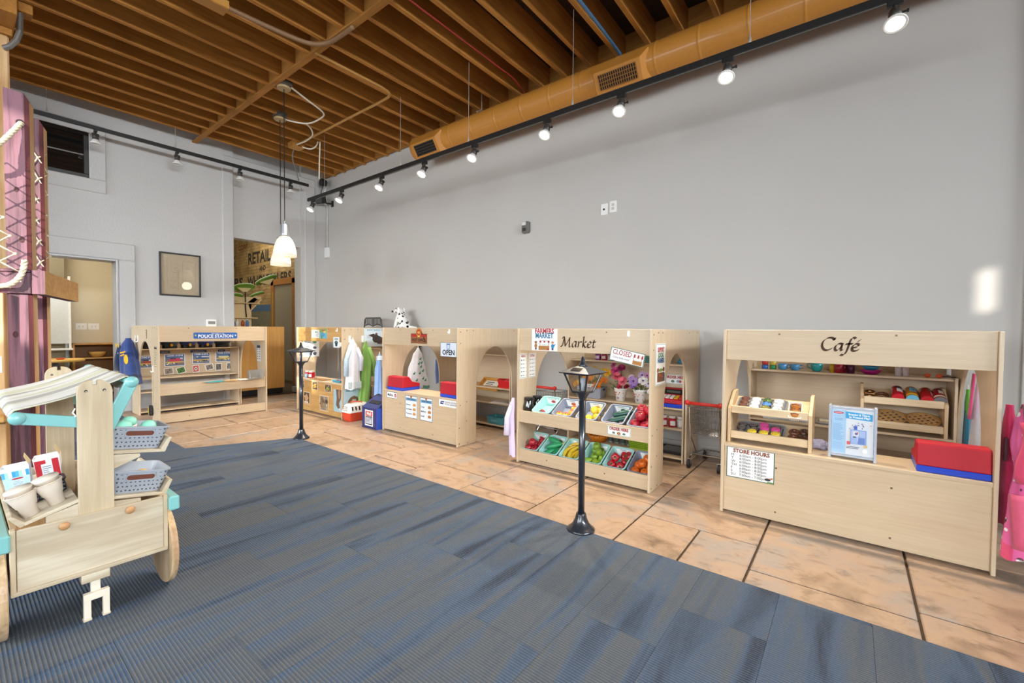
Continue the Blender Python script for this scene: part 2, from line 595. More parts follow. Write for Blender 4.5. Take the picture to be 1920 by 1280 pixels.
MB().box(XL, YR, -0.011, XE, -3.0, 0.004).build('carpet_plank', CARPET, cp)
MB().box(3.85, -3.0, -0.011, XE, YC, 0.004).build('carpet_plank', CARPET, cp)
tag(MB().box(XL - 0.25, YW, -0.1, XE + 0.2, YW + 0.25, 4.6).build('wall_right', WALL), kind='structure')
tag(MB().box(XL, YW - 0.015, 0, XE, YW, 0.1).build('baseboard_right', M('C9C7C2', 0.5), bevel=0.003), kind='structure')
tag(MB().box(0.965, YW - 0.04, 0, 1.25, YW, 4.4).build('trim_4', WALL, bevel=0.004), kind='structure')
w = MB()
xa, xb = XL - 0.25, XL
w.box(xa, YR, -0.1, xb, 0.3, 4.6)
w.box(xa, 0.3, -0.1, xb, 0.55, 3.3).box(xa, 0.3, 3.92, xb, 0.55, 4.6)
w.box(xa, 0.55, 2.21, xb, 1.231, 3.3).box(xa, 0.55, 3.92, xb, 1.231, 4.6)
w.box(xa, 1.231, 2.21, xb, 1.52, 4.6)
w.box(xa, 1.52, -0.1, xb, 3.02, 4.6)
w.box(xa, 3.02, 2.8, xb - 0.06, 4.19, 4.6)
w.box(xa, 4.19, -0.1, xb, YW, 4.6)
tag(w.build('wall_left', STUCCO), kind='structure')
# raised stucco bands round the openings
def band(name, pieces, t=0.028):
    m = MB()
    for (y0, z0, y1, z1) in pieces:
        m.box(XL - 0.01, y0, z0, XL + t, y1, z1)
    tag(m.build(name, STUCCO, bevel=0.012), kind='structure')
band('trim_1', [(0.33, 0, 0.55, 2.21), (1.52, 0, 1.713, 2.21), (0.33, 2.21, 1.713, 2.45)])
band('trim_2', [(0.1, 3.117, 1.41, 3.3), (0.1, 3.92, 1.41, 4.05), (0.1, 3.3, 0.3, 3.92), (1.231, 3.3, 1.41, 3.92)])
band('trim_3', [(2.85, 0, 3.02, 4.0), (4.25, 0, 4.46, 4.0), (2.85, 4.0, 4.46, 4.14)])
FR = M('A9A8A8', 0.4, 0.2)
d1 = MB().box(XL - 0.26, 0.55, 0, XL + 0.03, 0.575, 2.21).box(XL - 0.26, 1.495, 0, XL + 0.03, 1.52, 2.21).box(XL - 0.26, 0.575, 2.185, XL + 0.03, 1.495, 2.21)
tag(d1.build('door_1', FR, bevel=0.003), kind='structure')
d2 = MB().box(XL - 0.26, 4.185, 0.1, XL - 0.005, 4.2, 2.8).box(XL - 0.26, 4.12, 0, XL + 0.012, 4.25, 0.1)
tag(d2.build('door_2', M('BDBBB7', 0.5), bevel=0.003), kind='structure')
# high interior window
w1 = thing('window_1', None, None, (XL - 0.03, 0.765, 3.3), kind='structure')
hw = 0.466
fr = MB().box(0, -hw, 0, 0.05, hw, 0.045).box(0, -hw, 0.575, 0.05, hw, 0.62).box(0, -hw, 0.045, 0.05, -hw + 0.045, 0.575).box(0, hw - 0.05, 0.045, 0.05, hw, 0.575)
fr.build('window_frame', M('2A2724', 0.4), w1, bevel=0.004)
MB().box(0.005, -hw + 0.045, 0.3, 0.02, hw - 0.05, 0.316).box(0.005, -0.02, 0.045, 0.02, -0.005, 0.575).build('muntin', M('77736E', 0.4), w1)
MB().box(-0.005, -hw + 0.04, 0.04, 0.004, hw - 0.045, 0.58).build('pane', M('141414', 0.06, coat=0.6), w1)
# rear and end wall, each with an added gap shaped to aim the sun
rw = MB()
gx0, gx1, gz0, gz1 = 0.75, 1.55, 2.75, 4.1
rw.box(XL - 0.25, YR - 0.2, -0.1, gx0, YR, 4.6).box(gx1, YR - 0.2, -0.1, XE + 0.2, YR, 4.6)
rw.box(gx0, YR - 0.2, -0.1, gx1, YR, gz0).box(gx0, YR - 0.2, gz1, gx1, YR, 4.6)
tag(rw.build('wall_rear', WALL), kind='structure')
ew = MB()
ey, ez = -2.523, 3.576
ew.box(XE, YR, -0.1, XE + 0.02, ey - 0.068, 4.6).box(XE, ey + 0.048, -0.1, XE + 0.02, YW, 4.6)
ew.box(XE, ey - 0.068, -0.1, XE + 0.02, ey + 0.048, ez - 0.155).box(XE, ey - 0.068, ez + 0.155, XE + 0.02, ey + 0.048, 4.6)
tag(ew.build('wall_end', WALL), kind='structure')

# unseen windows and shades added on solid wall to dress the daylight lamps
SHD = M('E8EAEC', 0.8)
for n, (xa_, xb_) in ((2, (-8.3, -2.9)), (3, (-2.0, 0.6)), (4, (1.7, 4.4))):
    wn = thing('window_%d' % n, None, None, ((xa_ + xb_) / 2, YR, 0.5), kind='structure')
    hw = (xb_ - xa_) / 2
    MB().box(-hw, 0, 0, hw, 0.06, 0.07).box(-hw, 0, 2.73, hw, 0.06, 2.8).box(-hw, 0, 0.07, -hw + 0.07, 0.06, 2.73).box(hw - 0.07, 0, 0.07, hw, 0.06, 2.73).build('window_frame', M('2A2724', 0.4), wn)
    bx('roller_shade', SHD, wn, -hw + 0.07, 0.01, 0.07, hw - 0.07, 0.02, 2.73)
wn = thing('window_5', None, None, (XE, 0.9, 3.17), kind='structure')  # added high window, only dresses the end fill lamp
MB().box(-0.06, -2.6, 0, 0, 2.6, 0.06).box(-0.06, -2.6, 0.84, 0, 2.6, 0.9).box(-0.06, -2.6, 0.06, 0, -2.54, 0.84).box(-0.06, 2.54, 0.06, 0, 2.6, 0.84).build('window_frame', M('2A2724', 0.4), wn)
bx('roller_shade', SHD, wn, -0.02, -2.54, 0.06, -0.01, 2.54, 0.84)

# ---- ceiling: deck, joists, cross bridging, girder
ce = tag(MB().box(XL - 0.25, YR - 0.2, ZC + 0.29, XE + 0.2, YW + 0.25, ZC + 0.4).build('ceiling', DECK), kind='structure')
jm = MB().box(-0.024, YR, 0, 0.024, YW, 0.29)
j0 = None
JX = [-3.06 + 0.332 * k for k in range(-15, 30)]
for x in JX:
    if j0 is None:
        j0 = jm.build('joist', OCHRE_Y, ce, bevel=0.003)
        j = j0
    else:
        j = j0.copy()
        COL.objects.link(j)
    j.location = (x, 0, ZC)
blk = None
for a, b in zip(JX[:-1], JX[1:]):
    if blk is None:
        blk = MB().box(-0.14, -0.02, 0, 0.14, 0.02, 0.29).build('blocking_board', OCHRE_X, ce)
        q = blk
    else:
        q = blk.copy()
        COL.objects.link(q)
    q.location = ((a + b) / 2, 2.47, ZC)
MB().box(XL, 2.435, ZC - 0.02, -3.2, 2.505, ZC - 0.001).build('bridging_strip', OCHRE_X, ce, bevel=0.002)
for x in (-7.9, -6.4, -4.9, -3.4, -1.9, -0.4, 1.1):       # joints of the duct-side rim board
    pass
MB().box(XL, 4.64, ZC + 0.02, XE, 4.68, ZC + 0.29).build('rim_board', OCHRE_X, ce)
gd = MB().box(-8.4, 0.06, 3.86, -5.6, 0.4, 4.2)
tag(gd.build('ceiling_girder', OCHRE_X, ce, bevel=0.006))
pb = thing('support_post', 'natural fir support post rising to the ceiling girder behind the purple timbers', 'post', (-6.1, 0.2, 0))
MB().box(-0.17, -0.17, 0, 0.17, 0.17, 3.8).build('post_shaft', TIMBER, pb, bevel=0.012)
MB().box(-0.19, -0.19, 3.8, 0.19, 0.19, 3.86).build('post_cap', OCHRE_X, pb, bevel=0.004)
pc = thing('bent_conduit', 'grey bent metal conduit beside the girder at the top left', 'conduit', (-5.9, 0.42, 3.8))
MB().tube([(-0.02, -0.08, -0.12), (0.0, -0.05, -0.10), (0.0, -0.01, -0.03), (0.0, 0.012, 0.05), (0.0, 0.018, 0.24)], 0.022, 10).build('conduit_tube', M('8C8A86', 0.35, 0.6), pc)
MB().box(-0.06, 0.0, 0.22, 0.06, 0.09, 0.3).build('conduit_clamp', OCHRE_X, pc, bevel=0.004)

# ================================================================ ROOM BEHIND DOOR 1
s1 = MB()
s1.box(-11.4, -1.0, -0.1, -11.2, 2.6, 3.4)            # cream end wall
s1.box(-11.2, 2.1, -0.1, -8.65, 2.2, 3.4)
s1.box(-11.2, -1.0, -0.1, -8.65, -0.9, 3.4)
tag(s1.build('wall_side_room', CREAM), kind='structure')
tag(MB().box(-11.4, -1.0, 3.4, -8.65, 2.2, 3.5).build('ceiling_side_room', CREAM), kind='structure')
tag(MB().box(-11.2, 0.2, -0.05, -10.9, 1.26, 3.3).build('wall_side_pier', M('8F8670', 0.7)), kind='structure')
def plate(name, label, cat, T, w=0.08, h=0.12, kind='switch'):
    t = thing(name, label, cat, T)
    MB().prism(rrect(w, h, 0.008), 0, 0.007).build('cover_plate', WHITE, t, bevel=0.002)
    n = 2 if w > 0.1 else 1
    for i in range(n):
        cx = (i - (n - 1) / 2) * 0.05
        if kind == 'switch':
            bx('toggle', M('DDDAD2', 0.4), t, cx - 0.008, -0.02, 0.007, cx + 0.008, 0.02, 0.014)
        elif kind == 'jack':
            MB().lathe([(0.012, 0.007), (0.012, 0.012), (0.0, 0.012)], 10).build('jack', DARK, t)
        else:
            for dy in (-0.022, 0.022):
                MB().prism(rrect(0.034, 0.03, 0.008, cy=dy), 0.006, 0.011).build('socket_face', M('C9C6BE', 0.4), t)
    return t
SX = lambda y, z, x=-11.2: frame((x, y, z), (0, 1, 0), (0, 0, 1))
plate('switch_plate', 'left of the two cream switch plates on the side room wall', 'switch', SX(1.5, 1.243), 0.15, 0.12)
plate('switch_plate', 'right of the two cream switch plates on the side room wall', 'switch', SX(1.67, 1.243), 0.15, 0.12)
sh = thing('low_bookcase', 'low honey wood open bookcase against the cream side room wall', 'bookcase', (-11.18, 1.34, 0))
bx('side_panel', HONEY, sh, 0, 0, 0, 0.32, 0.03, 0.94)
bx('side_panel', HONEY, sh, 0, 0.83, 0, 0.32, 0.86, 0.94)
bx('top_panel', HONEY, sh, 0, 0, 0.915, 0.34, 0.86, 0.94)
bx('back_panel', M('8A5E36', 0.6), sh, 0, 0.03, 0.05, 0.012, 0.83, 0.915)
for z in (0.05, 0.36, 0.66):
    bx('shelf_board', M('C9A062', 0.5), sh, 0.012, 0.03, z, 0.31, 0.83, z + 0.022)
def bowl(label, T, r, h, m, cat='bowl', grp=None):
    t = thing('play_bowl', label, cat, T, grp)
    b = MB(); b.smooth = True
    b.lathe([(r * 0.5, 0), (r * 0.8, h * 0.45), (r, h), (r * 0.93, h), (r * 0.72, h * 0.48), (r * 0.42, 0.012), (0, 0.012)], 18)
    b.build('bowl_body', m, t)
    return t
bowl('wooden bowl on the bookcase shelf in the side room', (-11.0, 1.68, 0.684), 0.13, 0.1, M('D9A85A', 0.5))
bowl('pink bowl beside the wooden bowl on the side room bookcase', (-11.0, 2.03, 0.684), 0.12, 0.09, M('D8405A', 0.4))
tb = thing('round_table', 'small round yellow topped table just inside the side room doorway', 'table', (-9.85, 1.02, 0))
MB().lathe([(0.33, 0.69), (0.34, 0.70), (0.34, 0.715), (0.33, 0.725), (0, 0.725)], 32).build('tabletop', M('E8B85A', 0.4), tb)
MB().lathe([(0.22, 0), (0.22, 0.02), (0.04, 0.05), (0.035, 0.69)], 14).build('pedestal', M('6F7278', 0.4, 0.5), tb)
mr = thing('orange_play_dish', 'orange toy dish lying on the round yellow table', 'toy', (-9.78, 1.07, 0.725))
MB().lathe([(0.03, 0), (0.06, 0.02), (0.055, 0.022), (0.0, 0.008)], 14).build('dish_body', M('E0502A', 0.4), mr)
ez = thing('chart_easel', 'white framed board on a stand behind the round yellow table', 'easel', (-10.6, 1.16, 0))
bx('board', M('D5D8D6', 0.2), ez, -0.01, -0.3, 0.95, 0.01, 0.12, 2.05)
bx('board_frame', WHITE, ez, -0.015, 0.105, 0.85, 0.02, 0.135, 2.1)
bx('ledge', WHITE, ez, -0.01, -0.3, 0.84, 0.06, 0.15, 0.87)
bx('leg', M('8A8C8E', 0.4), ez, -0.02, -0.2, 0, 0.01, -0.17, 0.95)
bx('leg', M('8A8C8E', 0.4), ez, -0.02, 0.06, 0, 0.01, 0.09, 0.95)
st = thing('blue_stool', 'dark blue rounded stool under the round yellow table', 'stool', (-9.5, 1.1, 0))
b = MB(); b.smooth = True
b.lathe([(0.14, 0.30), (0.16, 0.36), (0.15, 0.43), (0.0, 0.46)], 16).build('seat', M('2C3E5C', 0.7), st)
for a in (0.6, 2.2, 3.8, 5.4):
    MB().tube([(0.1 * math.cos(a), 0.1 * math.sin(a), 0.31), (0.14 * math.cos(a), 0.14 * math.sin(a), 0)], 0.012, 8).build('leg', STEEL, st)

# ================================================================ ROOM BEHIND DOOR 2
def brick_paint():
    m, nt, b = nodes_of('old_painted_brick')
    tc = node(nt, 'ShaderNodeTexCoord')
    sx = node(nt, 'ShaderNodeSeparateXYZ')
    cb = node(nt, 'ShaderNodeCombineXYZ')
    link(nt, tc.outputs['Object'], sx.inputs[0])
    link(nt, sx.outputs[0], cb.inputs[0])
    link(nt, sx.outputs[2], cb.inputs[1])
    br = node(nt, 'ShaderNodeTexBrick')
    br.inputs['Color1'].default_value = (*lin('A8905E'), 1)
    br.inputs['Color2'].default_value = (*lin('B9A070'), 1)
    br.inputs['Mortar'].default_value = (*lin('8A7650'), 1)
    br.inputs['Scale'].default_value = 1.0
    br.inputs['Mortar Size'].default_value = 0.006
    br.inputs['Brick Width'].default_value = 0.22
    br.inputs['Row Height'].default_value = 0.075
    link(nt, cb.outputs[0], br.inputs['Vector'])
    n = node(nt, 'ShaderNodeTexNoise', i_Scale=3.0, i_Detail=5.0)
    link(nt, tc.outputs['Object'], n.inputs['Vector'])
    r = ramp(nt, n.outputs['Fac'], [(0.3, '8C7A58'), (0.6, 'FFFFFF')])
    mx = node(nt, 'ShaderNodeMix', data_type='RGBA', blend_type='MULTIPLY')
    mx.inputs[0].default_value = 0.6
    link(nt, br.outputs[0], mx.inputs[6])
    link(nt, r.outputs[0], mx.inputs[7])
    link(nt, mx.outputs[2], b.inputs['Base Color'])
    b.inputs['Roughness'].default_value = 0.85
    bp = node(nt, 'ShaderNodeBump', i_Strength=0.5, i_Distance=0.01)
    link(nt, br.outputs['Fac'], bp.inputs['Height'])
    bp.invert = True
    link(nt, bp.outputs[0], b.inputs['Normal'])
    return m
BR = brick_paint()
bw = tag(MB().box(-14.0, 4.75, -0.1, -8.65, 4.95, 4.6).build('wall_mural', BR), kind='structure')
INK = M('2B2722', 0.9, var=0.3, scale=20)
lt = MB()
lt.T = frame((0, 4.746, 0), (1, 0, 0), (0, 0, 1))
for t, x, z, h, wd in (('RETAIL', -12.26, 2.867, 0.385, 1.28), ('AND', -11.62, 2.655, 0.16, 0.36), ('WHOLESALERS', -12.32, 2.304, 0.33, 2.35), ('S', -13.34, 2.88, 0.385, 0.24), ('RS', -13.15, 2.32, 0.33, 0.55)):
    vs, fs, w_ = text_mesh(t, 0.03)
    k = wd / w_
    lt.add([(x + p[0] * k, z + p[1] * h, 0) for p in vs], fs)
lt.build('lettering', INK, bw)
l2 = MB()
l2.T = frame((0, 4.746, 0), (1, 0, 0), (0, 0, 1))
vs, fs, w_ = text_mesh('CORP.', 0.02)
l2.add([(-12.88 + p[0] * 0.62 / w_, 3.27 + p[1] * 0.2, 0) for p in vs], fs)
l2.build('lettering', M('7E4E30', 0.9), bw)
b2 = MB().box(-12.6, 4.742, 1.65, -8.7, 4.749, 1.81)
b2.build('blue_band', M('4A6C92', 0.8), bw)
MB().box(-13.0, 4.742, 0, -8.7, 4.748, 1.65).build('grey_dado', M('7C7A66', 0.8, var=0.3, scale=12), bw)
s2 = MB()
s2.box(-14.0, 2.2, -0.1, -13.85, 4.75, 4.6).box(-13.85, 2.2, -0.1, -8.65, 2.3, 4.6)
tag(s2.build('wall_mural_room', CREAM), kind='structure')
tag(MB().box(-14.0, 2.2, 4.5, -8.65, 4.95, 4.6).build('ceiling_mural_room', DECK), kind='structure')
dw = thing('door_3', None, None, (-10.9, 4.75, 0), kind='structure')
MB().box(0.02, -0.06, 0, 0.16, 0, 2.36).box(1.06, -0.06, 0, 1.2, 0, 2.36).box(0.02, -0.06, 2.24, 1.2, 0, 2.38).build('door_frame', M('9A6A38', 0.5), dw, bevel=0.004)
bx('pane', M('8E8A7C', 0.15), dw, 0.16, -0.03, 0.05, 1.06, -0.02, 2.24)
bx('gold_rail', M('C9A24A', 0.3, 0.7), dw, 0.10, -0.075, 0.9, 0.14, -0.055, 2.1)
# plywood tree with round green leaf boards
tr = thing('plywood_tree', 'plywood tree with round green leaf discs in the room behind the tall doorway', 'play structure', (-9.5, 3.6, 0))
LG = M('6DA52C', 0.5)
PLY = M('D9BE8A', 0.5)
tk = MB()
tk.prism([(-0.22, 0), (-0.22, 1.72), (-0.28, 1.86), (0.28, 1.86), (0.12, 1.7), (0.12, 0)], -0.02, 0.02, 'x')
tk.build('trunk', PLY, tr, bevel=0.003)
MB().prism([(0.05, 1.75), (0.42, 2.05), (0.46, 2.02), (0.1, 1.6)], -0.02, 0.02, 'x').build('branch', M('B98A54', 0.5), tr)
MB().prism([(0.02, 1.6), (0.3, 1.85), (0.34, 1.82), (0.1, 1.55)], -0.06, -0.02, 'x').build('branch', PLY, tr)
bx('shelf_board', PLY, tr, -0.1, -0.3, 1.43, 0.12, 0.2, 1.45)
bx('shelf_board', PLY, tr, -0.1, -0.3, 1.72, 0.12, 0.24, 1.74)
def leaf(y, z, r, tilt):
    m = MB()
    m.T = TR(0, y, z, rx=tilt, ry=-0.32)
    m.lathe([(r, 0), (r, 0.02), (0, 0.02)], 24)
    m.k = 1
    m.lathe([(r * 1.005, 0.02), (r * 1.005, 0.032), (0, 0.034)], 24)
    m.build('leaf_disc', [LG, M('E9EDDC', 0.5)], tr)
    b_ = MB()
    b_.T = TR(0, y, z, rx=tilt, ry=-0.32)
    b_.prism([(-r * 0.7, -0.002), (r * 0.7, -0.002), (0.03, -0.09), (-0.03, -0.09)], -0.012, 0.012, 'x')
    b_.build('leaf_bracket', PLY, tr)
leaf(0.0, 2.03, 0.185, 0.02)
leaf(0.42, 2.22, 0.215, 0.38)
leaf(0.24, 1.90, 0.14, 0.3)
leaf(-0.16, 1.85, 0.13, -0.1)
MB().tube([(0.05, 0.0, 1.95), (0.06, 0.0, 1.6), (0.05, 0.02, 1.44)], 0.012, 6).build('black_cord', BLACK, tr)
tl = [('2F4A78', -0.22), ('E8E4DA', -0.15), ('B0502C', -0.05), ('5C7FB0', 0.03)]
for i, (c, y) in enumerate(tl):
    t = thing('toy_bottle', ['blue bottle at the left end of the plywood tree shelf', 'white bottle on the plywood tree shelf', 'brown bottle on the plywood tree shelf', 'pale blue bottle at the right end of the plywood tree shelf'][i], 'bottle', (-9.45, 3.6 + y, 1.26))
    b = MB(); b.smooth = True
    b.lathe([(0.03, 0), (0.03, 0.1), (0.012, 0.125), (0.012, 0.14)], 12).build('bottle_body', M(c, 0.4), t)
    MB().lathe([(0.014, 0.14), (0.014, 0.155), (0, 0.155)], 10).build('bottle_cap', WHITE, t)
# bottle rack board they stand on
bx('shelf_board', PLY, tr, -0.02, -0.3, 1.24, 0.16, 0.2, 1.26)
ds = thing('reception_desk', 'plain honey veneer desk front standing across the tall doorway', 'desk', (-8.67, 3.02, 0))
bx('front_panel', HONEY_Z, ds, -0.02, 0.01, 0.1, 0, 0.965, 1.27)
bx('side_panel', HONEY, ds, -0.5, 0.945, 0.1, -0.02, 0.965, 1.25)
bx('desktop', HONEY, ds, -0.5, 0.0, 1.25, -0.02, 0.945, 1.27)
bx('plinth', BLACK, ds, -0.5, 0, 0, -0.04, 0.95, 0.1)

# ================================================================ DUCT
DUCT = M('C68634', 0.5, 0.0, coat=0.2)
du = thing('air_duct', 'round ochre painted air duct along the top of the long grey wall', 'duct', (-5.2, 4.36, 3.93))
dm = MB(); dm.smooth = True
dm.T = TR(0, 0, 0, ry=PI / 2)
L_ = 8.9
prof = [(0.0, 0), (0.155, 0), (0.168, 0.012)]
zz = 0.012
n_ = 22
for k in range(1, n_ + 1):
    z = 0.012 + (L_ - 0.012) * k / n_
    prof += [(0.168, z - 0.36), (0.168, z - 0.03), (0.168, z - 0.018), (0.1705, z - 0.014), (0.1705, z - 0.004), (0.168, z), (0.168, z + 0.012)]
dm.lathe(prof, 28)
dm.build('duct_tube', DUCT, du)
for xc, slots in ((0.38, 0), (3.28, 1)):
    m = MB()
    # hood sitting on the lower front quadrant
    a = R(-34)
    m.T = TR(xc, -0.165 * math.cos(a), 0.165 * math.sin(a)) @ Matrix.Rotation(R(124), 4, 'X')
    hw, hh = 0.25, 0.10
    vs = [(-hw - .06, -hh - .05, -0.06), (hw + .06, -hh - .05, -0.06), (hw + .06, hh + .05, -0.06), (-hw - .06, hh + .05, -0.06),
          (-hw, -hh, 0.06), (hw, -hh, 0.06), (hw, hh, 0.06), (-hw, hh, 0.06)]
    m.add(vs, [(0, 3, 2, 1), (4, 5, 6, 7), (0, 1, 5, 4), (1, 2, 6, 5), (2, 3, 7, 6), (3, 0, 4, 7)])
    v = m.build('vent_hood', DUCT, du, bevel=0.004)
    g = MB(); g.T = m.T
    g.rect(-hw + .05, -hh + .03, hw - .05, hh - .03, 0.0615)
    g.build('vent_opening', M('14100C', 0.8), v)
    gr = MB(); gr.T = m.T
    ny = 5
    for i in range(ny):
        y = -hh + .03 + (2 * hh - .06) * i / (ny - 1)
        gr.box(-hw + .05, y - .004, .061, hw - .05, y + .004, .069)
    if slots:
        for i in range(18):
            x = -hw + .05 + (2 * hw - .1) * i / 17
            gr.box(x - .004, -hh + .03, .061, x + .004, hh - .03, .068)
    gr.build('vent_grille', M('8A5C24', 0.5) if slots else M('3A342C', 0.5), v)
for xc in (1.3, 4.75, 6.7):
    m = MB()
    m.tube([(xc, -0.02, 0.18), (xc, -0.02, 0.44)], 0.008, 6)
    m.tube([(xc + 0.01, -0.12, 0.135), (xc, -0.02, 0.2), (xc - 0.01, 0.1, 0.15)], 0.012, 6)
    m.build('duct_hanger', M('8C7C66', 0.5), du)

# ================================================================ TRACK LIGHTS
def rail(name, label, a, b, cables, ztop):
    """a, b: ends of the rail underside; cables: positions along it"""
    a, b = Vector(a), Vector(b)
    t = thing(name, label, 'light track', a)
    d = (b - a).normalized()
    m = MB()
    m.T = Matrix.Translation(-a) @ frame(a, d, (0, 0, 1))
    Ln = (b - a).length
    m.box(0, 0, -0.018, Ln, 0.05, 0.018)
    m.box(-0.02, 0.008, -0.012, 0, 0.042, 0.012)
    m.build('track_bar', BLACK, t, bevel=0.003)
    m2 = MB(); m2.T = m.T
    m2.box(0.02, -0.002, -0.005, Ln - 0.02, 0.003, 0.005)
    m2.build('track_slot', M('8A8680', 0.3, 0.8), t)
    for s in cables:
        p = d * s
        c = MB()
        c.tube([(p.x, p.y, 0.05), (p.x, p.y, ztop - a.z)], 0.0025, 6)
        c.build('hanger_cable', M('C9C6C0', 0.4, 0.5), t)
        c = MB()
        c.lathe([(0.006, 0.05), (0.011, 0.06), (0.011, 0.075), (0.004, 0.11), (0.003, 0.15)], 8)
        for i in range(len(c.v)):
            c.v[i] = (c.v[i][0] + p.x, c.v[i][1] + p.y, c.v[i][2])
        c.build('cable_grip', M('D8D4CC', 0.3, 0.6), t)
    return t
rail('light_track', 'long black light track hung along the grey wall below the duct', (-6.98, 3.6, 3.29), (0.5, 3.6, 3.29), [0.5, 2.35, 3.55, 4.88, 6.35], ZC)
rail('light_track', 'shorter black light track hung along the left wall above its openings', (-8.02, 0.2, 3.865), (-8.02, 4.14, 3.865), [0.6, 1.92, 3.5], ZC)
GLASSY = M('F4F2EC', 0.2)
def spot_head(T, label, on, lean=0.0):
    LN = Matrix.Translation((0, 0, -0.065)) @ Matrix.Rotation(-lean, 4, 'X') @ Matrix.Translation((0, 0, 0.065))
    t = thing('track_spotlight', label, 'spotlight', T)
    bx('adapter', BLACK, t, -0.04, -0.016, -0.028, 0.04, 0.016, 0.006, bevel=0.003)
    m = MB()
    m.tube([(0, 0, -0.028), (0, 0, -0.045)], 0.012, 8)
    m.tube([(0.0, -0.037, -0.07), (0.0, -0.034, -0.045), (0, 0.034, -0.045), (0, 0.037, -0.07)], 0.006, 6)
    m.build('yoke', M('4A4640', 0.4, 0.4), t)
    m = MB(); m.smooth = True; m.T = LN
    m.lathe([(0.0, -0.045), (0.024, -0.05), (0.032, -0.06), (0.034, -0.125), (0.0, -0.125)], 14)
    m.build('lamp_holder', M('3A3632', 0.45), t)
    m = MB()
    m.T = LN @ TR(0.04, 0, -0.085, ry=PI / 2)
    m.lathe([(0.006, -0.01), (0.006, 0.012), (0.011, 0.014), (0.011, 0.024), (0, 0.024)], 8)
    m.build('thumb_screw', BLACK, t)
    m = MB(); m.smooth = True; m.T = LN
    m.lathe([(0.032, -0.12), (0.04, -0.145), (0.06, -0.172), (0.061, -0.18), (0.054, -0.181), (0.046, -0.174), (0.036, -0.172)], 20)
    bl = m.build('reflector_bulb', GLASSY, t)
    m = MB(); m.T = LN
    m.lathe([(0.0, -0.1755), (0.047, -0.1745), (0.047, -0.171), (0, -0.171)], 20)
    m.build('bulb_face', M('FFF6E4', 0.4, emit=9.0) if on else M('D8D6CE', 0.2), bl)
    return t
ORD = ['leftmost', 'second from the left', 'third from the left', 'fourth from the left', 'middle', 'fourth from the right', 'third from the right', 'second from the right', 'rightmost']
for i, x in enumerate([-6.831, -5.998, -5.024, -4.166, -3.335, -2.379, -1.615, -0.774, 0.168]):
    lb = {0: 'leftmost glowing', 4: 'middle glowing', 8: 'rightmost and largest looking glowing'}.get(i, '%s glowing' % ORD[i])
    spot_head(Matrix.Translation((x, 3.6, 3.285)) @ Matrix.Rotation(PI / 2 if i > 4 else 0, 4, 'Z') if False else Matrix.Translation((x, 3.6, 3.285)), lb + ' spotlight of the nine on the long track', True, R(27))
    l = lamp('spotlight_beam', 'SPOT', (x, 3.53, 3.10), (0, -0.44, -1), 160, (1.0, 0.87, 0.70), spot_size=R(88), spot_blend=0.75, shadow_soft_size=0.045)
for i, y in enumerate([1.246, 2.139, 2.99, 3.814]):
    spot_head(Matrix.Translation((-8.02, y, 3.86)), ['unlit spotlight beside the high black window, first on the left wall track', 'unlit spotlight above the framed drawing on the left wall track', 'unlit spotlight left of the tall doorway on the left wall track', 'last unlit spotlight near the end of the left wall track'][i], False)

# ================================================================ PENDANT LAMPS
SHADE = M('FBF0DC', 0.4, emit=0.22)
def pendant(x, y, label):
    t = thing('pendant_lamp', label, 'pendant lamp', (x, y, 2.13))
    m = MB(); m.smooth = True
    m.lathe([(0.133, 0.0), (0.128, 0.07), (0.112, 0.14), (0.088, 0.2), (0.055, 0.24), (0.03, 0.252), (0.028, 0.246), (0.05, 0.233), (0.083, 0.194), (0.106, 0.138), (0.123, 0.07), (0.128, 0.0)], 28)
    m.build('glass_shade', SHADE, t)
    m = MB(); m.smooth = True
    m.ball((0, 0, 0.13), 0.05, 12, 8)
    m.build('bulb', M('FFF4E0', 0.4, emit=2.0), t)
    m = MB()
    m.lathe([(0.03, 0.245), (0.05, 0.255), (0.052, 0.27), (0.05, 0.39), (0.044, 0.395), (0.0, 0.395)], 12)
    m.build('metal_cap', STEEL, t)
    MB().lathe([(0.012, 0.39), (0.01, 0.43), (0.006, 0.45)], 8).build('cord_grip', STEEL, t)
    MB().tube([(0, 0, 0.43), (0, 0, 2.03)], 0.006, 6).build('cord', BLACK, t)
    MB().lathe([(0.075, 2.03), (0.078, 2.045), (0.07, 2.06), (0, 2.06)], 18).build('ceiling_canopy', M('B59A6A', 0.4), t)
    bx('junction_box', M('55504A', 0.5), t, -0.09, -0.06, 2.06, 0.09, 0.06, 2.12)
    lamp('pendant_glow', 'POINT', (x, y, 2.06), (0, 0, -1), 4, (1, 0.88, 0.7), shadow_soft_size=0.08)
pendant(-5.54, 2.56, 'nearer white glass pendant lamp hanging on a black cord')
pendant(-6.40, 2.90, 'farther white glass pendant lamp partly behind the nearer one')
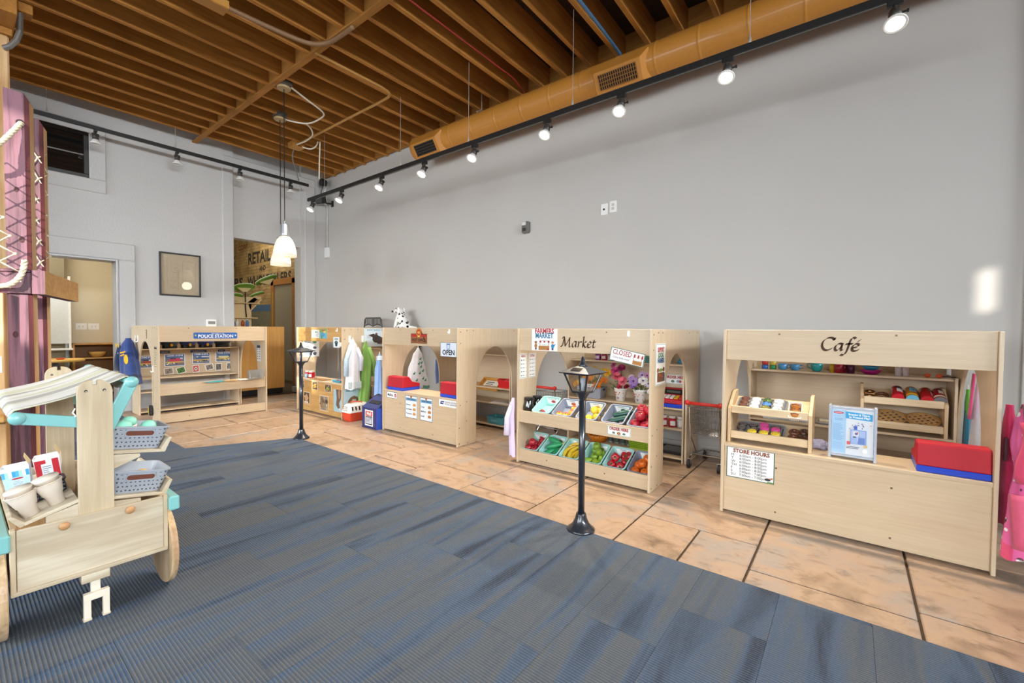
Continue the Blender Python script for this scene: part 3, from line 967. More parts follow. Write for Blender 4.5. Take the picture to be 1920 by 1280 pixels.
# loose cables, conduits, boxes on the ceiling
def cable(name, label, path, r, m, cat='cable', n=6):
    # smooth the polyline with Catmull-Rom
    P = [Vector(p) for p in path]
    out = []
    for i in range(len(P) - 1):
        p0, p1, p2, p3 = P[max(i - 1, 0)], P[i], P[i + 1], P[min(i + 2, len(P) - 1)]
        for k in range(6):
            s = k / 6
            out.append(0.5 * ((2 * p1) + (p2 - p0) * s + (2 * p0 - 5 * p1 + 4 * p2 - p3) * s * s + (3 * p1 - p0 - 3 * p2 + p3) * s ** 3))
    out.append(P[-1])
    b_ = MB(); b_.smooth = True
    b_.tube(out, r, n)
    return tag(b_.build(name, m), label, cat)
WC = M('E6DCC8', 0.5)
cable('lamp_cable', 'white cable looping between the two pendant canopies', [(-5.5, 2.62, 4.2), (-5.62, 2.9, 4.19), (-5.77, 3.19, 4.19), (-5.95, 3.24, 4.18), (-6.2, 3.2, 4.17), (-6.34, 3.05, 4.18), (-6.38, 2.95, 4.19)], 0.011, WC)
cable('lamp_cable', 'white cable from the loop down to the ochre ceiling box', [(-6.25, 3.19, 4.18), (-6.32, 3.3, 4.17), (-6.5, 3.42, 4.16), (-6.75, 3.45, 4.15), (-7.05, 3.44, 4.16)], 0.011, WC)
cable('lamp_cable', 'short white cable arching from the ceiling box to the next joist', [(-7.05, 3.52, 4.16), (-6.95, 3.62, 4.13), (-6.85, 3.66, 4.16), (-6.75, 3.64, 4.2)], 0.011, WC)
cable('lamp_cable', 'pale cable hanging straight down from the joists near the far corner', [(-6.72, 3.66, 4.2), (-6.74, 3.66, 3.9), (-6.75, 3.66, 3.62)], 0.011, WC)
cable('track_feed_cable', 'grey cable dropping to the left wall track', [(-7.35, 3.55, 4.2), (-7.5, 3.6, 4.1), (-7.7, 3.75, 4.0), (-8.0, 3.95, 3.93)], 0.01, M('8C8780', 0.5))
jb = thing('ceiling_box', 'small ochre electrical box under the joists near the pendants', 'electrical box', (-7.12, 3.48, 4.14))
bx('box_body', OCHRE_X, jb, -0.09, -0.09, 0, 0.09, 0.09, 0.08)
bx('box_cover', M('C08A3C', 0.5), jb, -0.085, -0.085, -0.006, 0.085, 0.085, 0)
cable('ceiling_conduit', 'ochre conduit running to the ceiling box and bending along a joist', [(-4.60, 2.46, 4.195), (-4.6, 3.0, 4.195), (-4.6, 3.3, 4.195), (-4.66, 3.45, 4.195), (-4.85, 3.49, 4.195), (-5.6, 3.49, 4.195), (-7.1, 3.49, 4.195)], 0.016, M('B98746', 0.5), 'conduit', 8)
cable('ceiling_conduit', 'grey brown conduit bending into the cross strip of the ceiling', [(-4.6, 1.6, 4.185), (-4.56, 2.0, 4.185), (-4.5, 2.3, 4.185), (-4.38, 2.42, 4.185), (-4.2, 2.46, 4.185), (-3.9, 2.465, 4.185)], 0.022, M('8A6848', 0.5), 'conduit', 8)
jb = thing('ceiling_box', 'larger ochre electrical box at the top end of the bent conduit', 'electrical box', (-4.62, 1.5, 4.15))
bx('box_body', M('C08A3C', 0.5), jb, -0.07, -0.16, 0, 0.07, 0.12, 0.07)
bx('box_cover', M('B07A30', 0.5), jb, -0.065, -0.155, -0.006, 0.065, 0.115, 0)
cable('red_cable', 'red cable running along a joist to the duct', [(-3.2, 2.0, 4.2), (-3.2, 2.6, 4.2), (-3.19, 3.275, 4.19), (-3.2, 3.8, 4.2), (-3.21, 4.15, 4.2), (-3.33, 4.59, 4.2)], 0.008, M('9C2A24', 0.5))
cable('blue_conduit', 'blue conduit bending down behind the duct', [(-1.98, 2.2, 4.2), (-1.99, 3.5, 4.2), (-2.01, 4.3, 4.2), (-2.02, 4.45, 4.18), (-2.1, 4.55, 4.12), (-2.2, 4.6, 4.05)], 0.016, M('4A7398', 0.4), 'conduit', 8)

# ================================================================ WALL FIXTURES
WR = lambda x, z: frame((x, YW, z), (1, 0, 0), (0, 0, 1))
plate('outlet_plate', 'left of the two white plates high on the grey wall, with a jack', 'outlet', WR(-2.302, 2.655), 0.085, 0.13, 'jack')
plate('outlet_plate', 'right of the two white plates high on the grey wall, a socket', 'outlet', WR(-2.19, 2.67), 0.085, 0.13, 'outlet')
sv = thing('alarm_strobe', 'small dark grey alarm strobe on the long grey wall', 'alarm', WR(-3.41, 2.594))
MB().prism(rrect(0.11, 0.15, 0.02), 0, 0.05).build('housing', M('6E6A64', 0.4), sv, bevel=0.006)
MB().prism(rrect(0.06, 0.04, 0.008, cy=0.045, cx=-0.01), 0.05, 0.062).build('strobe_lens', M('E6E4DE', 0.1), sv)
MB().prism(rrect(0.05, 0.04, 0.01, cy=-0.03, cx=-0.01), 0.05, 0.056).build('speaker_slot', M('2E2B28', 0.5), sv)
wb = thing('wall_box', 'small white box on the wall in the far corner below a thin conduit', 'electrical box', WR(-8.33, 2.76))
MB().prism(rrect(0.12, 0.2, 0.01), 0, 0.05).build('box_body', WHITE, wb, bevel=0.004)
MB().tube([(0, 0.1, 0.02), (0, 0.95, 0.02)], 0.01, 6).build('thin_conduit', M('D2D0CB', 0.5), wb)
cm = thing('corner_camera', 'black security camera on a bracket in the far corner', 'camera', WR(-8.15, 3.70))
MB().box(-0.03, -0.06, 0, 0.03, 0.06, 0.02).build('mount_plate', BLACK, cm, bevel=0.003)
MB().tube([(0, 0, 0.02), (-0.02, -0.01, 0.12), (-0.06, 0.03, 0.18)], 0.016, 8).build('bracket_arm', BLACK, cm)
m = MB(); m.T = TR(-0.09, 0.05, 0.2, rx=0.3, ry=0.5)
m.prism(rrect(0.13, 0.14, 0.03), -0.09, 0.09).build('camera_body', DARK, cm, bevel=0.01)
cable('camera_cable', 'thin black cable from the ceiling corner to the security camera', [(-8.2, 4.55, 4.1), (-8.24, 4.52, 3.95), (-8.26, 4.5, 3.8)], 0.008, BLACK)
rc = thing('corner_speaker', 'small round black fitting under the joists in the far corner', 'fitting', (-8.25, 4.55, 4.1))
m = MB(); m.T = TR(0, 0, 0, rx=PI / 2)
m.lathe([(0.0, -0.06), (0.06, -0.06), (0.075, 0.0), (0.075, 0.04), (0.05, 0.045), (0, 0.045)], 14)
m.build('fitting_body', BLACK, rc)
th = thing('thermostat', 'small white thermostat on the left wall above the police station', 'thermostat', frame((XL, 2.675, 1.32), (0, 1, 0), (0, 0, 1)))
MB().prism(rrect(0.14, 0.12, 0.01), 0, 0.03).build('housing', WHITE, th, bevel=0.004)
MB().prism(rrect(0.1, 0.05, 0.004, cy=0.005), 0.03, 0.033).build('display', M('8C8C86', 0.3), th)
# framed drawing
pf = thing('framed_drawing', 'black framed pale line drawing hanging on the left wall', 'picture', frame((XL, 2.262, 2.07), (0, 1, 0), (0, 0, 1)))
pw, ph = 0.27, 0.335
MB().box(-pw, -ph, 0, pw, -ph + .022, .03).box(-pw, ph - .022, 0, pw, ph, .03).box(-pw, -ph + .022, 0, -pw + .022, ph - .022, .03).box(pw - .022, -ph + .022, 0, pw, ph - .022, .03).build('picture_frame', BLACK, pf, bevel=0.002)
m = MB()
m.rect(-pw + .02, -ph + .02, pw - .02, ph - .02, 0.008)
m.k = 1
for (x0, y0, x1, y1) in ((-.17, -.22, -.168, .24), (-.17, -.22, -.02, -.218), (-.03, -.22, -.028, .1), (-.17, -.1, -.03, -.098), (-.06, .06, .0, .062), (-.06, .0, -.02, .002), (.03, -.22, .032, .22), (.03, -.22, .2, -.218), (.2, -.22, .202, .22), (.03, -.08, .2, -.078), (.05, .1, .12, .102), (.06, .04, .12, .042), (.03, .22, .2, .222), (-.14, -.2, -.05, -.196), (-.14, -.17, -.09, -.168), (-.08, .1, -.04, .104), (-.09, .03, -.02, .034), (-.05, -.04, -.025, -.036)):
    m.rect(x0, y0, x1, y1, 0.0086)
m.build('print', [M('F0DFC2', 0.5), M('B09A78', 0.6)], pf)
MB().rect(-pw + .02, -ph + .02, pw - .02, ph - .02, 0.014).build('glass', M('FFFFFF', 0.02, trans=1.0, var=0), pf)

# ================================================================ SIGNS: boards with flat print
class Ink(MB):
    def __init__(s):
        super().__init__()
        s.mats = []
        s.z = 0.0006
    def c(s, col):
        m = col if not isinstance(col, str) else M(col, 0.6, var=0.0)
        if m not in s.mats:
            s.mats.append(m)
        s.k = s.mats.index(m)
        s.z += 0.00012
        return s
    def r(s, x0, y0, x1, y1, col):
        s.c(col).rect(x0, y0, x1, y1, s.z); return s
    def e(s, cx, cy, rx, ry, col, n=14, a0=0.0, a1=2 * PI):
        s.c(col).ell(cx, cy, rx, ry, s.z, n, a0, a1); return s
    def p(s, poly, col):
        s.c(col).flat(poly, s.z); return s
    def t(s, txt, size, x, y, col, **kw):
        s.c(col).text(txt, size, x, y, s.z, **kw); return s
    def lines(s, x0, x1, y0, y1, n, col='8A8C90', seed=1, h=None):
        q = random.Random(seed)
        dy = (y0 - y1) / max(1, n)
        for i in range(n):
            w_ = (x1 - x0) * (0.6 + 0.4 * q.random())
            s.r(x0, y0 - i * dy - (h or dy * 0.4), x0 + w_, y0 - i * dy, col)
        return s
    def edge(s, w, h, b, col, inset=0.0):
        w, h = w / 2 - inset, h / 2 - inset
        s.c(col)
        s.rect(-w, -h, w, -h + b, s.z).rect(-w, h - b, w, h, s.z).rect(-w, -h + b, -w + b, h - b, s.z).rect(w - b, -h + b, w, h - b, s.z)
        return s

def sign(name, label, T, w, h, draw, base=PAPER, t=0.003, cat='sign', group=None, outline=None):
    m = MB()
    m.prism(outline or [(-w / 2, -h / 2), (w / 2, -h / 2), (w / 2, h / 2), (-w / 2, h / 2)], 0, t)
    o = m.build(name, base)
    o.matrix_world = T
    tag(o, label, cat, group)
    k = Ink()
    k.z += t
    draw(k, w, h)
    if k.f:
        k.build('print', k.mats, o)
    return o
def FY(x, z, y=3.3, rot=0.0):                 # facing the room (-y)
    return frame((x, y, z), (1, 0, 0), (0, 0, 1)) @ Matrix.Rotation(rot, 4, 'Z')
def FX(y, z, x, rot=0.0):                     # facing +x
    return frame((x, y, z), (0, 1, 0), (0, 0, 1)) @ Matrix.Rotation(rot, 4, 'Z')

# ================================================================ PLAY STORE UNITS
H_ = 1.262
BIRCH_WARMLIT = wood('birch_warm_along_x', 'B98C4E', 'CFA467', 0, coat=0.25)  # warmer birch for the clinic front; warm lamplight partly put into the colour
def unit(name, label, T, Wd, kind, D=1.3, arch=(0.275, 0.92), front=None, ztop=0.49, backz=0.3, hooks=()):
    front = front or BIRCH_X
    u = thing(name, label, 'play unit', T)
    a0, a1 = arch
    am, ar = (a0 + a1) / 2, (a1 - a0) / 2
    prof = [(-0.02, 0), (a0, 0)] + arc(am, 0.60, ar, 0.455, PI, 0, 18) + [(a1, 0), (D, 0), (D, H_), (-0.02, H_)]
    for x in (0.0, Wd - 0.018):
        MB().prism(prof, x, x + 0.018, 'x').build('side_panel', BIRCH_Z, u, bevel=0.002)
    bx('header_board', front, u, 0.018, 0.0, 1.057, Wd - 0.018, 0.018, H_)
    if kind == 'counter':
        bx('counter_front', front, u, 0.018, 0.0, 0.012, Wd - 0.018, 0.018, ztop - 0.02)
        bx('counter_top', BIRCH_X, u, 0.018, -0.012, ztop - 0.02, Wd - 0.018, 0.30, ztop)
    elif kind == 'bins':
        bx('bin_rail', BIRCH_X, u, 0.018, 0.0, 0.38, Wd - 0.018, 0.018, 0.49)
        bx('bin_rail', BIRCH_X, u, 0.018, 0.0, 0.012, Wd - 0.018, 0.018, 0.128)
        for z in (0.016, 0.385):
            m = MB(); m.T = TR(0, 0.02, z, rx=R(27))
            m.box(0.018, 0, -0.012, Wd - 0.018, 0.30, 0)
            m.build('bin_shelf', BIRCH_X, u, bevel=0.001)
    else:
        bx('front_rail', BIRCH_X, u, 0.018, 0.0, 0.365, Wd - 0.018, 0.018, 0.51)
        bx('front_rail', BIRCH_X, u, 0.018, 0.0, 0.01, Wd - 0.018, 0.018, 0.128)
        bx('counter_top', BIRCH_X, u, 0.018, 0.018, 0.485, Wd - 0.018, 0.14, 0.50)
    xe = Wd - 0.045
    bx('back_panel', BIRCH_X, u, 0.018, D - 0.03, backz, xe, D - 0.014, 1.2)
    bx('back_end_panel', BIRCH_Z, u, xe, 0.92, 0.0, xe + 0.016, D - 0.014, 0.94)
    for z in (0.03, 0.305, 0.50, 0.915):
        d0 = 0.92 if z < 0.9 else 0.95
        bx('shelf_board', BIRCH_X, u, 0.018, d0, z, xe, D - 0.03, z + 0.016)
    sc = MB()
    for x, s in ((-0.0005, -1), (Wd + 0.0005, 1)):
        for (y, z) in ((0.01, 0.03), (0.14, 0.02), (0.01, 0.2), (0.12, 0.26), (0.02, 0.44), (0.12, 0.47), (0.02, 1.1), (0.02, 1.22), (0.12, 1.235), (0.22, 1.235), (0.95, 1.235), (1.22, 1.235), (1.22, 1.0), (1.22, 0.5), (1.22, 0.1)):
            sc.box(min(x, x + s * .0015), y - .005, z - .005, max(x, x + s * .0015), y + .005, z + .005)
    for x in (0.33, 0.9):
        for z in ((1.235, 0.07, 0.36) if kind == 'counter' else (1.235, 0.07)):
            sc.box(x - .005, -0.0012, z - .005, x + .005, 0.0003, z + .005)
    tag(sc.build('screw_heads', M('6A5A44', 0.4, 0.5), u), kind='stuff')
    for x in hooks:
        m = MB()
        m.prism(rrect(0.02, 0.05, 0.009), 0, 0.004)
        m.T = TR(0, 0, 0)
        m.tube([(0, -0.01, 0.004), (0, -0.022, 0.014), (0, -0.012, 0.022), (0, 0.0, 0.02)], 0.004, 6)
        h = m.build('white_hook', WHITE, u)
        h.matrix_local = frame((x, 0, 1.225), (1, 0, 0), (0, 0, 1))
    return u
UY = 3.3
unit('cafe_stand', 'birch play café stand with a counter, nearest of the row on the right', Matrix.Translation((-0.697, UY, 0)), 1.313, 'counter', ztop=0.478, arch=(0.30, 1.0))
unit('market_stand', 'birch play market stand with two tilted rows of produce bins', Matrix.Translation((-2.482, UY, 0)), 1.286, 'bins', hooks=(1.09,))
unit('post_office_stand', 'birch play post office stand between the blue mailbox and the market', Matrix.Translation((-4.572, UY, 0)), 1.306, 'counter', ztop=0.505, hooks=(1.16,))
unit('animal_clinic_stand', 'birch play animal clinic stand, farthest of the row along the grey wall', Matrix.Translation((-6.74, UY, 0)), 1.27, 'counter', front=BIRCH_WARMLIT, ztop=0.485, hooks=(1.12,))
unit('police_station_stand', 'birch play police station stand set against the left wall', Matrix.Translation((-6.95, 1.625, 0)) @ Matrix.Rotation(PI / 2, 4, 'Z'), 1.306, 'rails', backz=0.52)

# burnt-in lettering drawn with a broad nib
def nib(strokes, o, h, nibw, ang, parent_name, y=UY):
    """strokes: lists of points in letter space; swept with a slanted nib"""
    m = MB()
    m.T = frame((o[0], y - 0.0012, o[1]), (1, 0, 0), (0, 0, 1))
    nx, ny = math.cos(ang) * nibw / 2, math.sin(ang) * nibw / 2
    for st in strokes:
        P = [Vector((p[0], p[1], 0)) for p in st]
        pts = []
        for i in range(len(P) - 1):
            p0, p1, p2, p3 = P[max(i - 1, 0)], P[i], P[i + 1], P[min(i + 2, len(P) - 1)]
            for k in range(5):
                s = k / 5
                pts.append(0.5 * ((2 * p1) + (p2 - p0) * s + (2 * p0 - 5 * p1 + 4 * p2 - p3) * s * s + (3 * p1 - p0 - 3 * p2 + p3) * s ** 3))
        pts.append(P[-1])
        for a, b in zip(pts[:-1], pts[1:]):
            a, b = a * h, b * h
            d = (b - a)
            # thin minimum stroke width across the direction
            t_ = Vector((-d.y, d.x, 0)).normalized() * nibw * 0.13 if d.length > 1e-6 else Vector()
            n_ = Vector((nx, ny, 0))
            if n_.dot(t_) < 0:
                t_ = -t_
            n_ = n_ + t_
            q = [(a.x - n_.x, a.y - n_.y), (a.x + n_.x, a.y + n_.y), (b.x + n_.x, b.y + n_.y), (b.x - n_.x, b.y - n_.y)]
            m.flat(q, 0)
    par = bpy.data.objects[parent_name]
    ob = m.build('lettering', M('4A3220', 0.8, var=0.2), par)
    ob.matrix_parent_inverse = Matrix.Translation(-Vector(par.matrix_world.translation)) if False else par.matrix_basis.inverted()
    return ob
def sl(pts, s=0.2):                    # italic slant
    return [(x + y * s, y) for x, y in pts]
G = {
 'C': (0.80, [[(0.78, 0.84), (0.62, 0.97), (0.36, 0.95), (0.12, 0.70), (0.08, 0.35), (0.24, 0.06), (0.48, 0.02), (0.74, 0.18)], [(0.80, 0.97), (0.78, 0.78)]]),
 'a': (0.56, [[(0.46, 0.50), (0.28, 0.55), (0.08, 0.36), (0.06, 0.12), (0.16, 0.0), (0.32, 0.12), (0.45, 0.36)], [(0.47, 0.56), (0.43, 0.16), (0.47, 0.02), (0.58, 0.10)]]),
 'f': (0.36, [[(0.58, 0.92), (0.48, 1.02), (0.34, 0.92), (0.26, 0.56), (0.18, 0.0), (0.06, -0.28), (-0.08, -0.32), (-0.14, -0.26)], [(0.04, 0.50), (0.24, 0.53), (0.46, 0.53)]]),
 'é': (0.50, [[(0.06, 0.24), (0.30, 0.30), (0.42, 0.44), (0.32, 0.56), (0.14, 0.48), (0.04, 0.24), (0.12, 0.03), (0.30, 0.02), (0.48, 0.14)], [(0.30, 0.68), (0.48, 0.88)]]),
 'e': (0.48, [[(0.06, 0.24), (0.28, 0.30), (0.40, 0.44), (0.30, 0.56), (0.14, 0.48), (0.04, 0.24), (0.12, 0.03), (0.30, 0.02), (0.48, 0.14)]]),
 'M': (1.12, [[(-0.06, 0.10), (0.02, 0.02), (0.12, 0.14), (0.24, 0.94)], [(0.02, 0.80), (0.10, 0.98), (0.26, 0.95)], [(0.24, 0.95), (0.46, 0.06)], [(0.46, 0.06), (0.88, 0.95)], [(0.86, 0.95), (0.90, 0.10), (0.96, 0.01), (1.08, 0.08)]]),
 'r': (0.42, [[(0.02, 0.48), (0.12, 0.55), (0.10, 0.0)], [(0.11, 0.30), (0.24, 0.50), (0.36, 0.55), (0.42, 0.46)]]),
 'k': (0.50, [[(0.04, 0.94), (0.14, 0.99), (0.10, 0.0)], [(0.12, 0.26), (0.34, 0.56), (0.44, 0.48)], [(0.16, 0.30), (0.36, 0.04), (0.52, 0.06)]]),
 't': (0.38, [[(0.16, 0.78), (0.10, 0.14), (0.18, 0.01), (0.36, 0.10)], [(0.0, 0.52), (0.36, 0.55)]]),
}
def word(txt, gap=0.05):
    x, out = 0, []
    for ch in txt:
        w_, st = G[ch]
        for q in st:
            out.append([(px + x, py) for px, py in sl(q, 0.12)])
        x += w_ + gap
    return out
nib(word('Café'), (-0.150, 1.139), 0.080, 0.0125, R(42), 'cafe_stand')
nib(word('Market', 0.06), (-2.01, 1.104), 0.088, 0.0125, R(42), 'market_stand')

# ---------------------------------------------------------------- police station signs
def dr_police(k, w, h):
    k.t('POLICE STATION', 0.062, 0.0, -0.028, 'F4F4F2', bold=0.03, width=w * 0.80)
    k.t('WELCOME TO THE', 0.018, 0.02, 0.021, 'DDE6F0', bold=0.01)
    for s in (-1, 1):
        k.p([(s * w * .455 + .014 * (1 if i % 2 else .55) * math.sin(i * PI / 5), .004 + .014 * (1 if i % 2 else .55) * math.cos(i * PI / 5)) for i in range(10)], 'D8D44E' if s < 0 else 'E6EEF2')
sign('police_station_sign', 'blue POLICE STATION sign on the header of the police stand', FX(2.272, 1.135, -6.949), 0.527, 0.082, dr_police, M('1F5FAE', 0.4), outline=rrect(0.527, 0.082, 0.012))
def dr_crime(col, seed):
    def d(k, w, h):
        k.r(-w * .46, -h * .46, w * .46, h * .46, '2D5FA6')
        k.t('CRIME SCENE', 0.036, 0, h * .30, 'F2F4F4', bold=0.03, width=w * .8)
        k.r(-w * .44, -h * .44, w * .44, h * .22, '6D7884')
        k.r(-w * .44, -h * .2, w * .44, -h * .12, 'E2B53A')
        q = random.Random(seed)
        k.e(0, 0.0, w * .34, h * .12, col, 18)
        k.e(w * .05, h * .07, w * .18, h * .08, col, 14)
        for i in range(9):
            k.e((q.random() - .5) * w * .8, -h * .32 + q.random() * h * .1, w * .04, h * .05, q.choice(['E9E9E4', 'C8502C', '2B3340', 'E0C04A']), 8)
        for i in range(4):
            k.r((q.random() - .5) * w * .8, h * .08, (q.random() - .5) * w * .8 + .02, h * .18, q.choice(['3E6FA8', '384452', 'C9CDD0']))
    return d
PX = -8.211
sign('crime_scene_poster', 'crime scene poster with a pink car, left of the three on the police back panel', FX(2.13, 0.74, PX), 0.26, 0.19, dr_crime('C83C5E', 1), cat='poster')
sign('crime_scene_poster', 'crime scene poster with a blue picture, middle of the three on the police back panel', FX(2.475, 0.755, PX), 0.245, 0.175, dr_crime('4A6488', 2), cat='poster')
sign('crime_scene_poster', 'crime scene poster with a pale car, right of the three on the police back panel', FX(2.79, 0.765, PX), 0.23, 0.165, dr_crime('D8CDA0', 3), cat='poster')
sign('crime_scene_poster', 'crime scene poster seen through the arch of the police side panel', FX(1.80, 0.73, PX), 0.2, 0.18, dr_crime('B0483C', 4), cat='poster')
def dr_photo(bg, fg, n):
    def d(k, w, h):
        k.r(-w * .42, -h * .42, w * .42, h * .42, bg)
        if n == 0:
            k.e(0, 0, w * .22, h * .22, 'F0E8E2').e(0, 0, w * .12, h * .12, fg)
        else:
            for i in range(n):
                a = (i - (n - 1) / 2) * w * .22
                k.e(a, (i % 2 - .5) * h * .3, w * .07, h * .22, fg, 8)
    return d
for i, (y, z, rot, bg, fg, n, lab) in enumerate([
        (2.05, 0.575, 0.12, '9A8C7C', '6E5F50', 2, 'tilted tan clue photo, first under the pink car poster'), (2.205, 0.58, 0.28, '4E7A34', '2E5224', 2, 'green clue photo tilted under the pink car poster'),
        (2.40, 0.59, 0.08, 'C86058', '34506A', 0, 'red clue photo with a blue ring under the middle poster'), (2.585, 0.605, 0.22, '8C8278', '5A5048', 3, 'grey tyre track clue photo under the middle poster'),
        (2.715, 0.60, 0.0, '6E6660', '48403A', 2, 'dark clue photo, left of the pair under the right poster'), (2.875, 0.605, 0.0, '8A8480', '3A3430', 4, 'spotted clue photo, right of the pair under the right poster')]):
    sign('clue_photo', lab, FX(y, z, PX + 0.004) @ Matrix.Rotation(rot, 4, 'Z'), 0.115 if i not in (2, 4, 5) else 0.09, 0.095 if i not in (2, 4, 5) else 0.115, dr_photo(bg, fg, n), cat='photo')
for y, w_, lab in ((2.0, 0.14, 'left small blue shelf label under the police hats'), (2.44, 0.22, 'middle and widest small blue shelf label under the police hats'), (2.76, 0.1, 'right small blue shelf label under the police hats')):
    sign('shelf_label', lab, FX(y, 0.865, PX), w_, 0.034, lambda k, w, h: k.t({0.14: 'OFFICERS', 0.22: 'INVESTIGATIONS', 0.1: 'CLUES'}[round(w, 2)], 0.02, 0, -0.007, 'F0F2F2', width=w * .86), M('234C86', 0.5), cat='label')
def dr_list(k, w, h):
    k.edge(w, h, 0.004, '2A2C30', 0.004)
    k.r(-w * .42, h * .34, w * .42, h * .44, '2A2C30')
    k.lines(-w * .36, w * .36, h * .28, -h * .42, 9, '6E6A64', 5)
# on the side panel facing -y
sign('duty_list', 'narrow printed duty list on the side of the police stand', FY(-7.03, 0.87, 1.624), 0.125, 0.27, dr_list, M('D8C49C', 0.7))
def dr_thermo(k, w, h):
    k.r(-.006, -h * .4, .006, h * .4, 'C9A46C').e(0, h * .3, .01, .012, 'E8DCC8').e(0, -h * .3, .012, .02, 'E8DCC8').e(0, 0, .008, .016, 'E8DCC8')
sign('hanging_tag', 'small dark edged hanging tag above the arch on the police side panel', FY(-7.45, 1.15, 1.624), 0.035, 0.12, dr_thermo, M('5A4630', 0.6), outline=rrect(0.035, 0.12, 0.012))
def dr_chart(k, w, h):
    k.edge(w, h, 0.004, '2A2C30', 0.003)
    k.r(-w * .42, h * .3, w * .42, h * .46, '3A3C42')
    for i in range(5):
        k.r(-w * .3, h * (.2 - i * .14), -w * .1, h * (.26 - i * .14), '6E7074').e(w * .25, h * (.23 - i * .14), w * .1, h * .035, '2E3034')
sign('police_chart', 'printed chart on the inner right panel of the police stand', FY(-7.16, 0.86, 2.911), 0.14, 0.26, dr_chart)
sign('police_note', 'small framed note under the header inside the police stand', FY(-8.05, 1.03, 2.87), 0.1, 0.08, lambda k, w, h: k.edge(w, h, 0.006, 'B58A4A').lines(-w * .3, w * .3, h * .25, -h * .3, 3), cat='sign')

# ---------------------------------------------------------------- post office signs
def dr_post(k, w, h):
    k.edge(w, h, 0.006, '6E3A1C')
    k.r(-w * .47, h * .18, w * .47, h * .42, 'B81F1C')
    k.t('POST OFFICE', 0.05, 0, -h * .32, '2A1410', bold=0.03, width=w * .84)
    k.e(0, h * .62, h * .40, h * .40, 'C8862E', 20).e(0, h * .62, h * .30, h * .30, 'B8261C', 18)
    k.r(-.003, h * .45, .003, h * .8, 'E8C05A').e(-.012, h * .62, .006, .014, 'E8C05A', 8).e(.012, h * .62, .006, .014, 'E8C05A', 8)
    k.e(0, h * .22, h * .18, h * .08, 'D8C860', 10)
_h, _w = 0.112, 0.275
_ol = [(-_w / 2, -_h / 2), (_w / 2, -_h / 2), (_w / 2, _h / 2), (0.036, _h / 2)] + arc(0, _h * .62, _h * .44, _h * .44, -0.3, PI + 0.3, 14) + [(-0.036, _h / 2), (-_w / 2, _h / 2)]
sign('post_office_sign', 'brown and red POST OFFICE sign with a round gold badge', FY(-3.905, 1.14, 3.299), _w, _h, dr_post, M('9A5C30', 0.5), outline=_ol)
def dr_open(k, w, h):
    k.edge(w, h, 0.004, '5A5450')
    k.t('OPEN', 0.075, 0, -h * .36, '23262C', bold=0.03, width=w * .74)
    k.e(0, h * .2, .028, .032, '6E96C4', 16).e(0, h * .2, .02, .022, 'D4E2F0', 14).r(-.03, h * .36, .03, h * .42, '34507E').e(0, h * .18, .012, .006, 'E8C8A8', 10)
sign('open_sign', 'white OPEN sign hanging from the right end of the post office header', FY(-3.41, 1.03, 3.288), 0.25, 0.155, dr_open, M('DDE4EE', 0.5))
def dr_mailbox(k, w, h):
    k.edge(w, h, 0.005, '5A4A40')
    k.t('Mailbox', 0.045, -w * .12, -h * .16, '2A2C34', bold=0.02, width=w * .55)
    k.p([(w * .26, -h * .28), (w * .42, -h * .28), (w * .42, h * .16), (w * .34, h * .32), (w * .26, h * .16)], 'B03A3A').r(w * .3, -h * .1, w * .38, h * .02, 'E8E0DC')
sign('mailbox_sign', 'small white Mailbox sign at the left end of the post office counter', FY(-4.40, 0.443, 3.299), 0.2, 0.08, dr_mailbox)
def dr_price(seed, words_):
    def d(k, w, h):
        k.edge(w, h, 0.006, '6A5648')
        k.r(-w * .44, h * .28, w * .44, h * .40, '5E98BE')
        k.t('POST OFFICE', 0.024, 0, h * .31, '1E3044', bold=0.03, width=w * .76)
        k.e(0, h * .45, .016, .016, 'B8602A', 12)
        for i, t in enumerate(words_):
            y = h * (.10 - i * .2)
            k.t(t, 0.026, -w * .40, y - .008, '2A3040', align='LEFT', bold=0.01, width=w * .46)
            k.p([(w * .14, y - .014), (w * .38, y - .014), (w * .40, y + .008), (w * .28, y + .024), (w * .14, y + .012)], 'C98A4A' if seed else 'E0A868')
            k.r(w * .2, y - .004, w * .34, y + .002, '8A5A2A')
    return d
sign('price_list', 'left of the two post office price lists on the counter front', FY(-4.037, 0.338, 3.299), 0.215, 0.262, dr_price(0, ['Stamps', 'Envelopes', 'Postcards']), M('E4ECF2', 0.6))
sign('price_list', 'right of the two post office price lists on the counter front', FY(-3.775, 0.338, 3.299), 0.21, 0.264, dr_price(1, ['Large', 'Medium', 'Small']), M('E4ECF2', 0.6))
def dr_usps(k, w, h):
    k.p([(-w * .44, -h * .2), (-w * .40, h * .24), (-w * .20, h * .24), (-w * .23, h * .04), (-w * .32, -h * .02), (-w * .24, -h * .08), (-w * .26, -h * .2)], '24407E')
    k.p([(-w * .41, h * .1), (-w * .22, h * .06), (-w * .30, -h * .02)], 'F4F4F4')
    k.t('UNITED STATES', 0.024, w * .12, h * .04, '2E3F66', bold=0.01, width=w * .6)
    k.t('POSTAL SERVICE®', 0.024, w * .13, -h * .26, '2E3F66', bold=0.01, width=w * .62)
sign('postal_banner', 'white UNITED STATES POSTAL SERVICE strip under the right cash register', FY(-3.42, 0.447, 3.299), 0.29, 0.078, dr_usps)

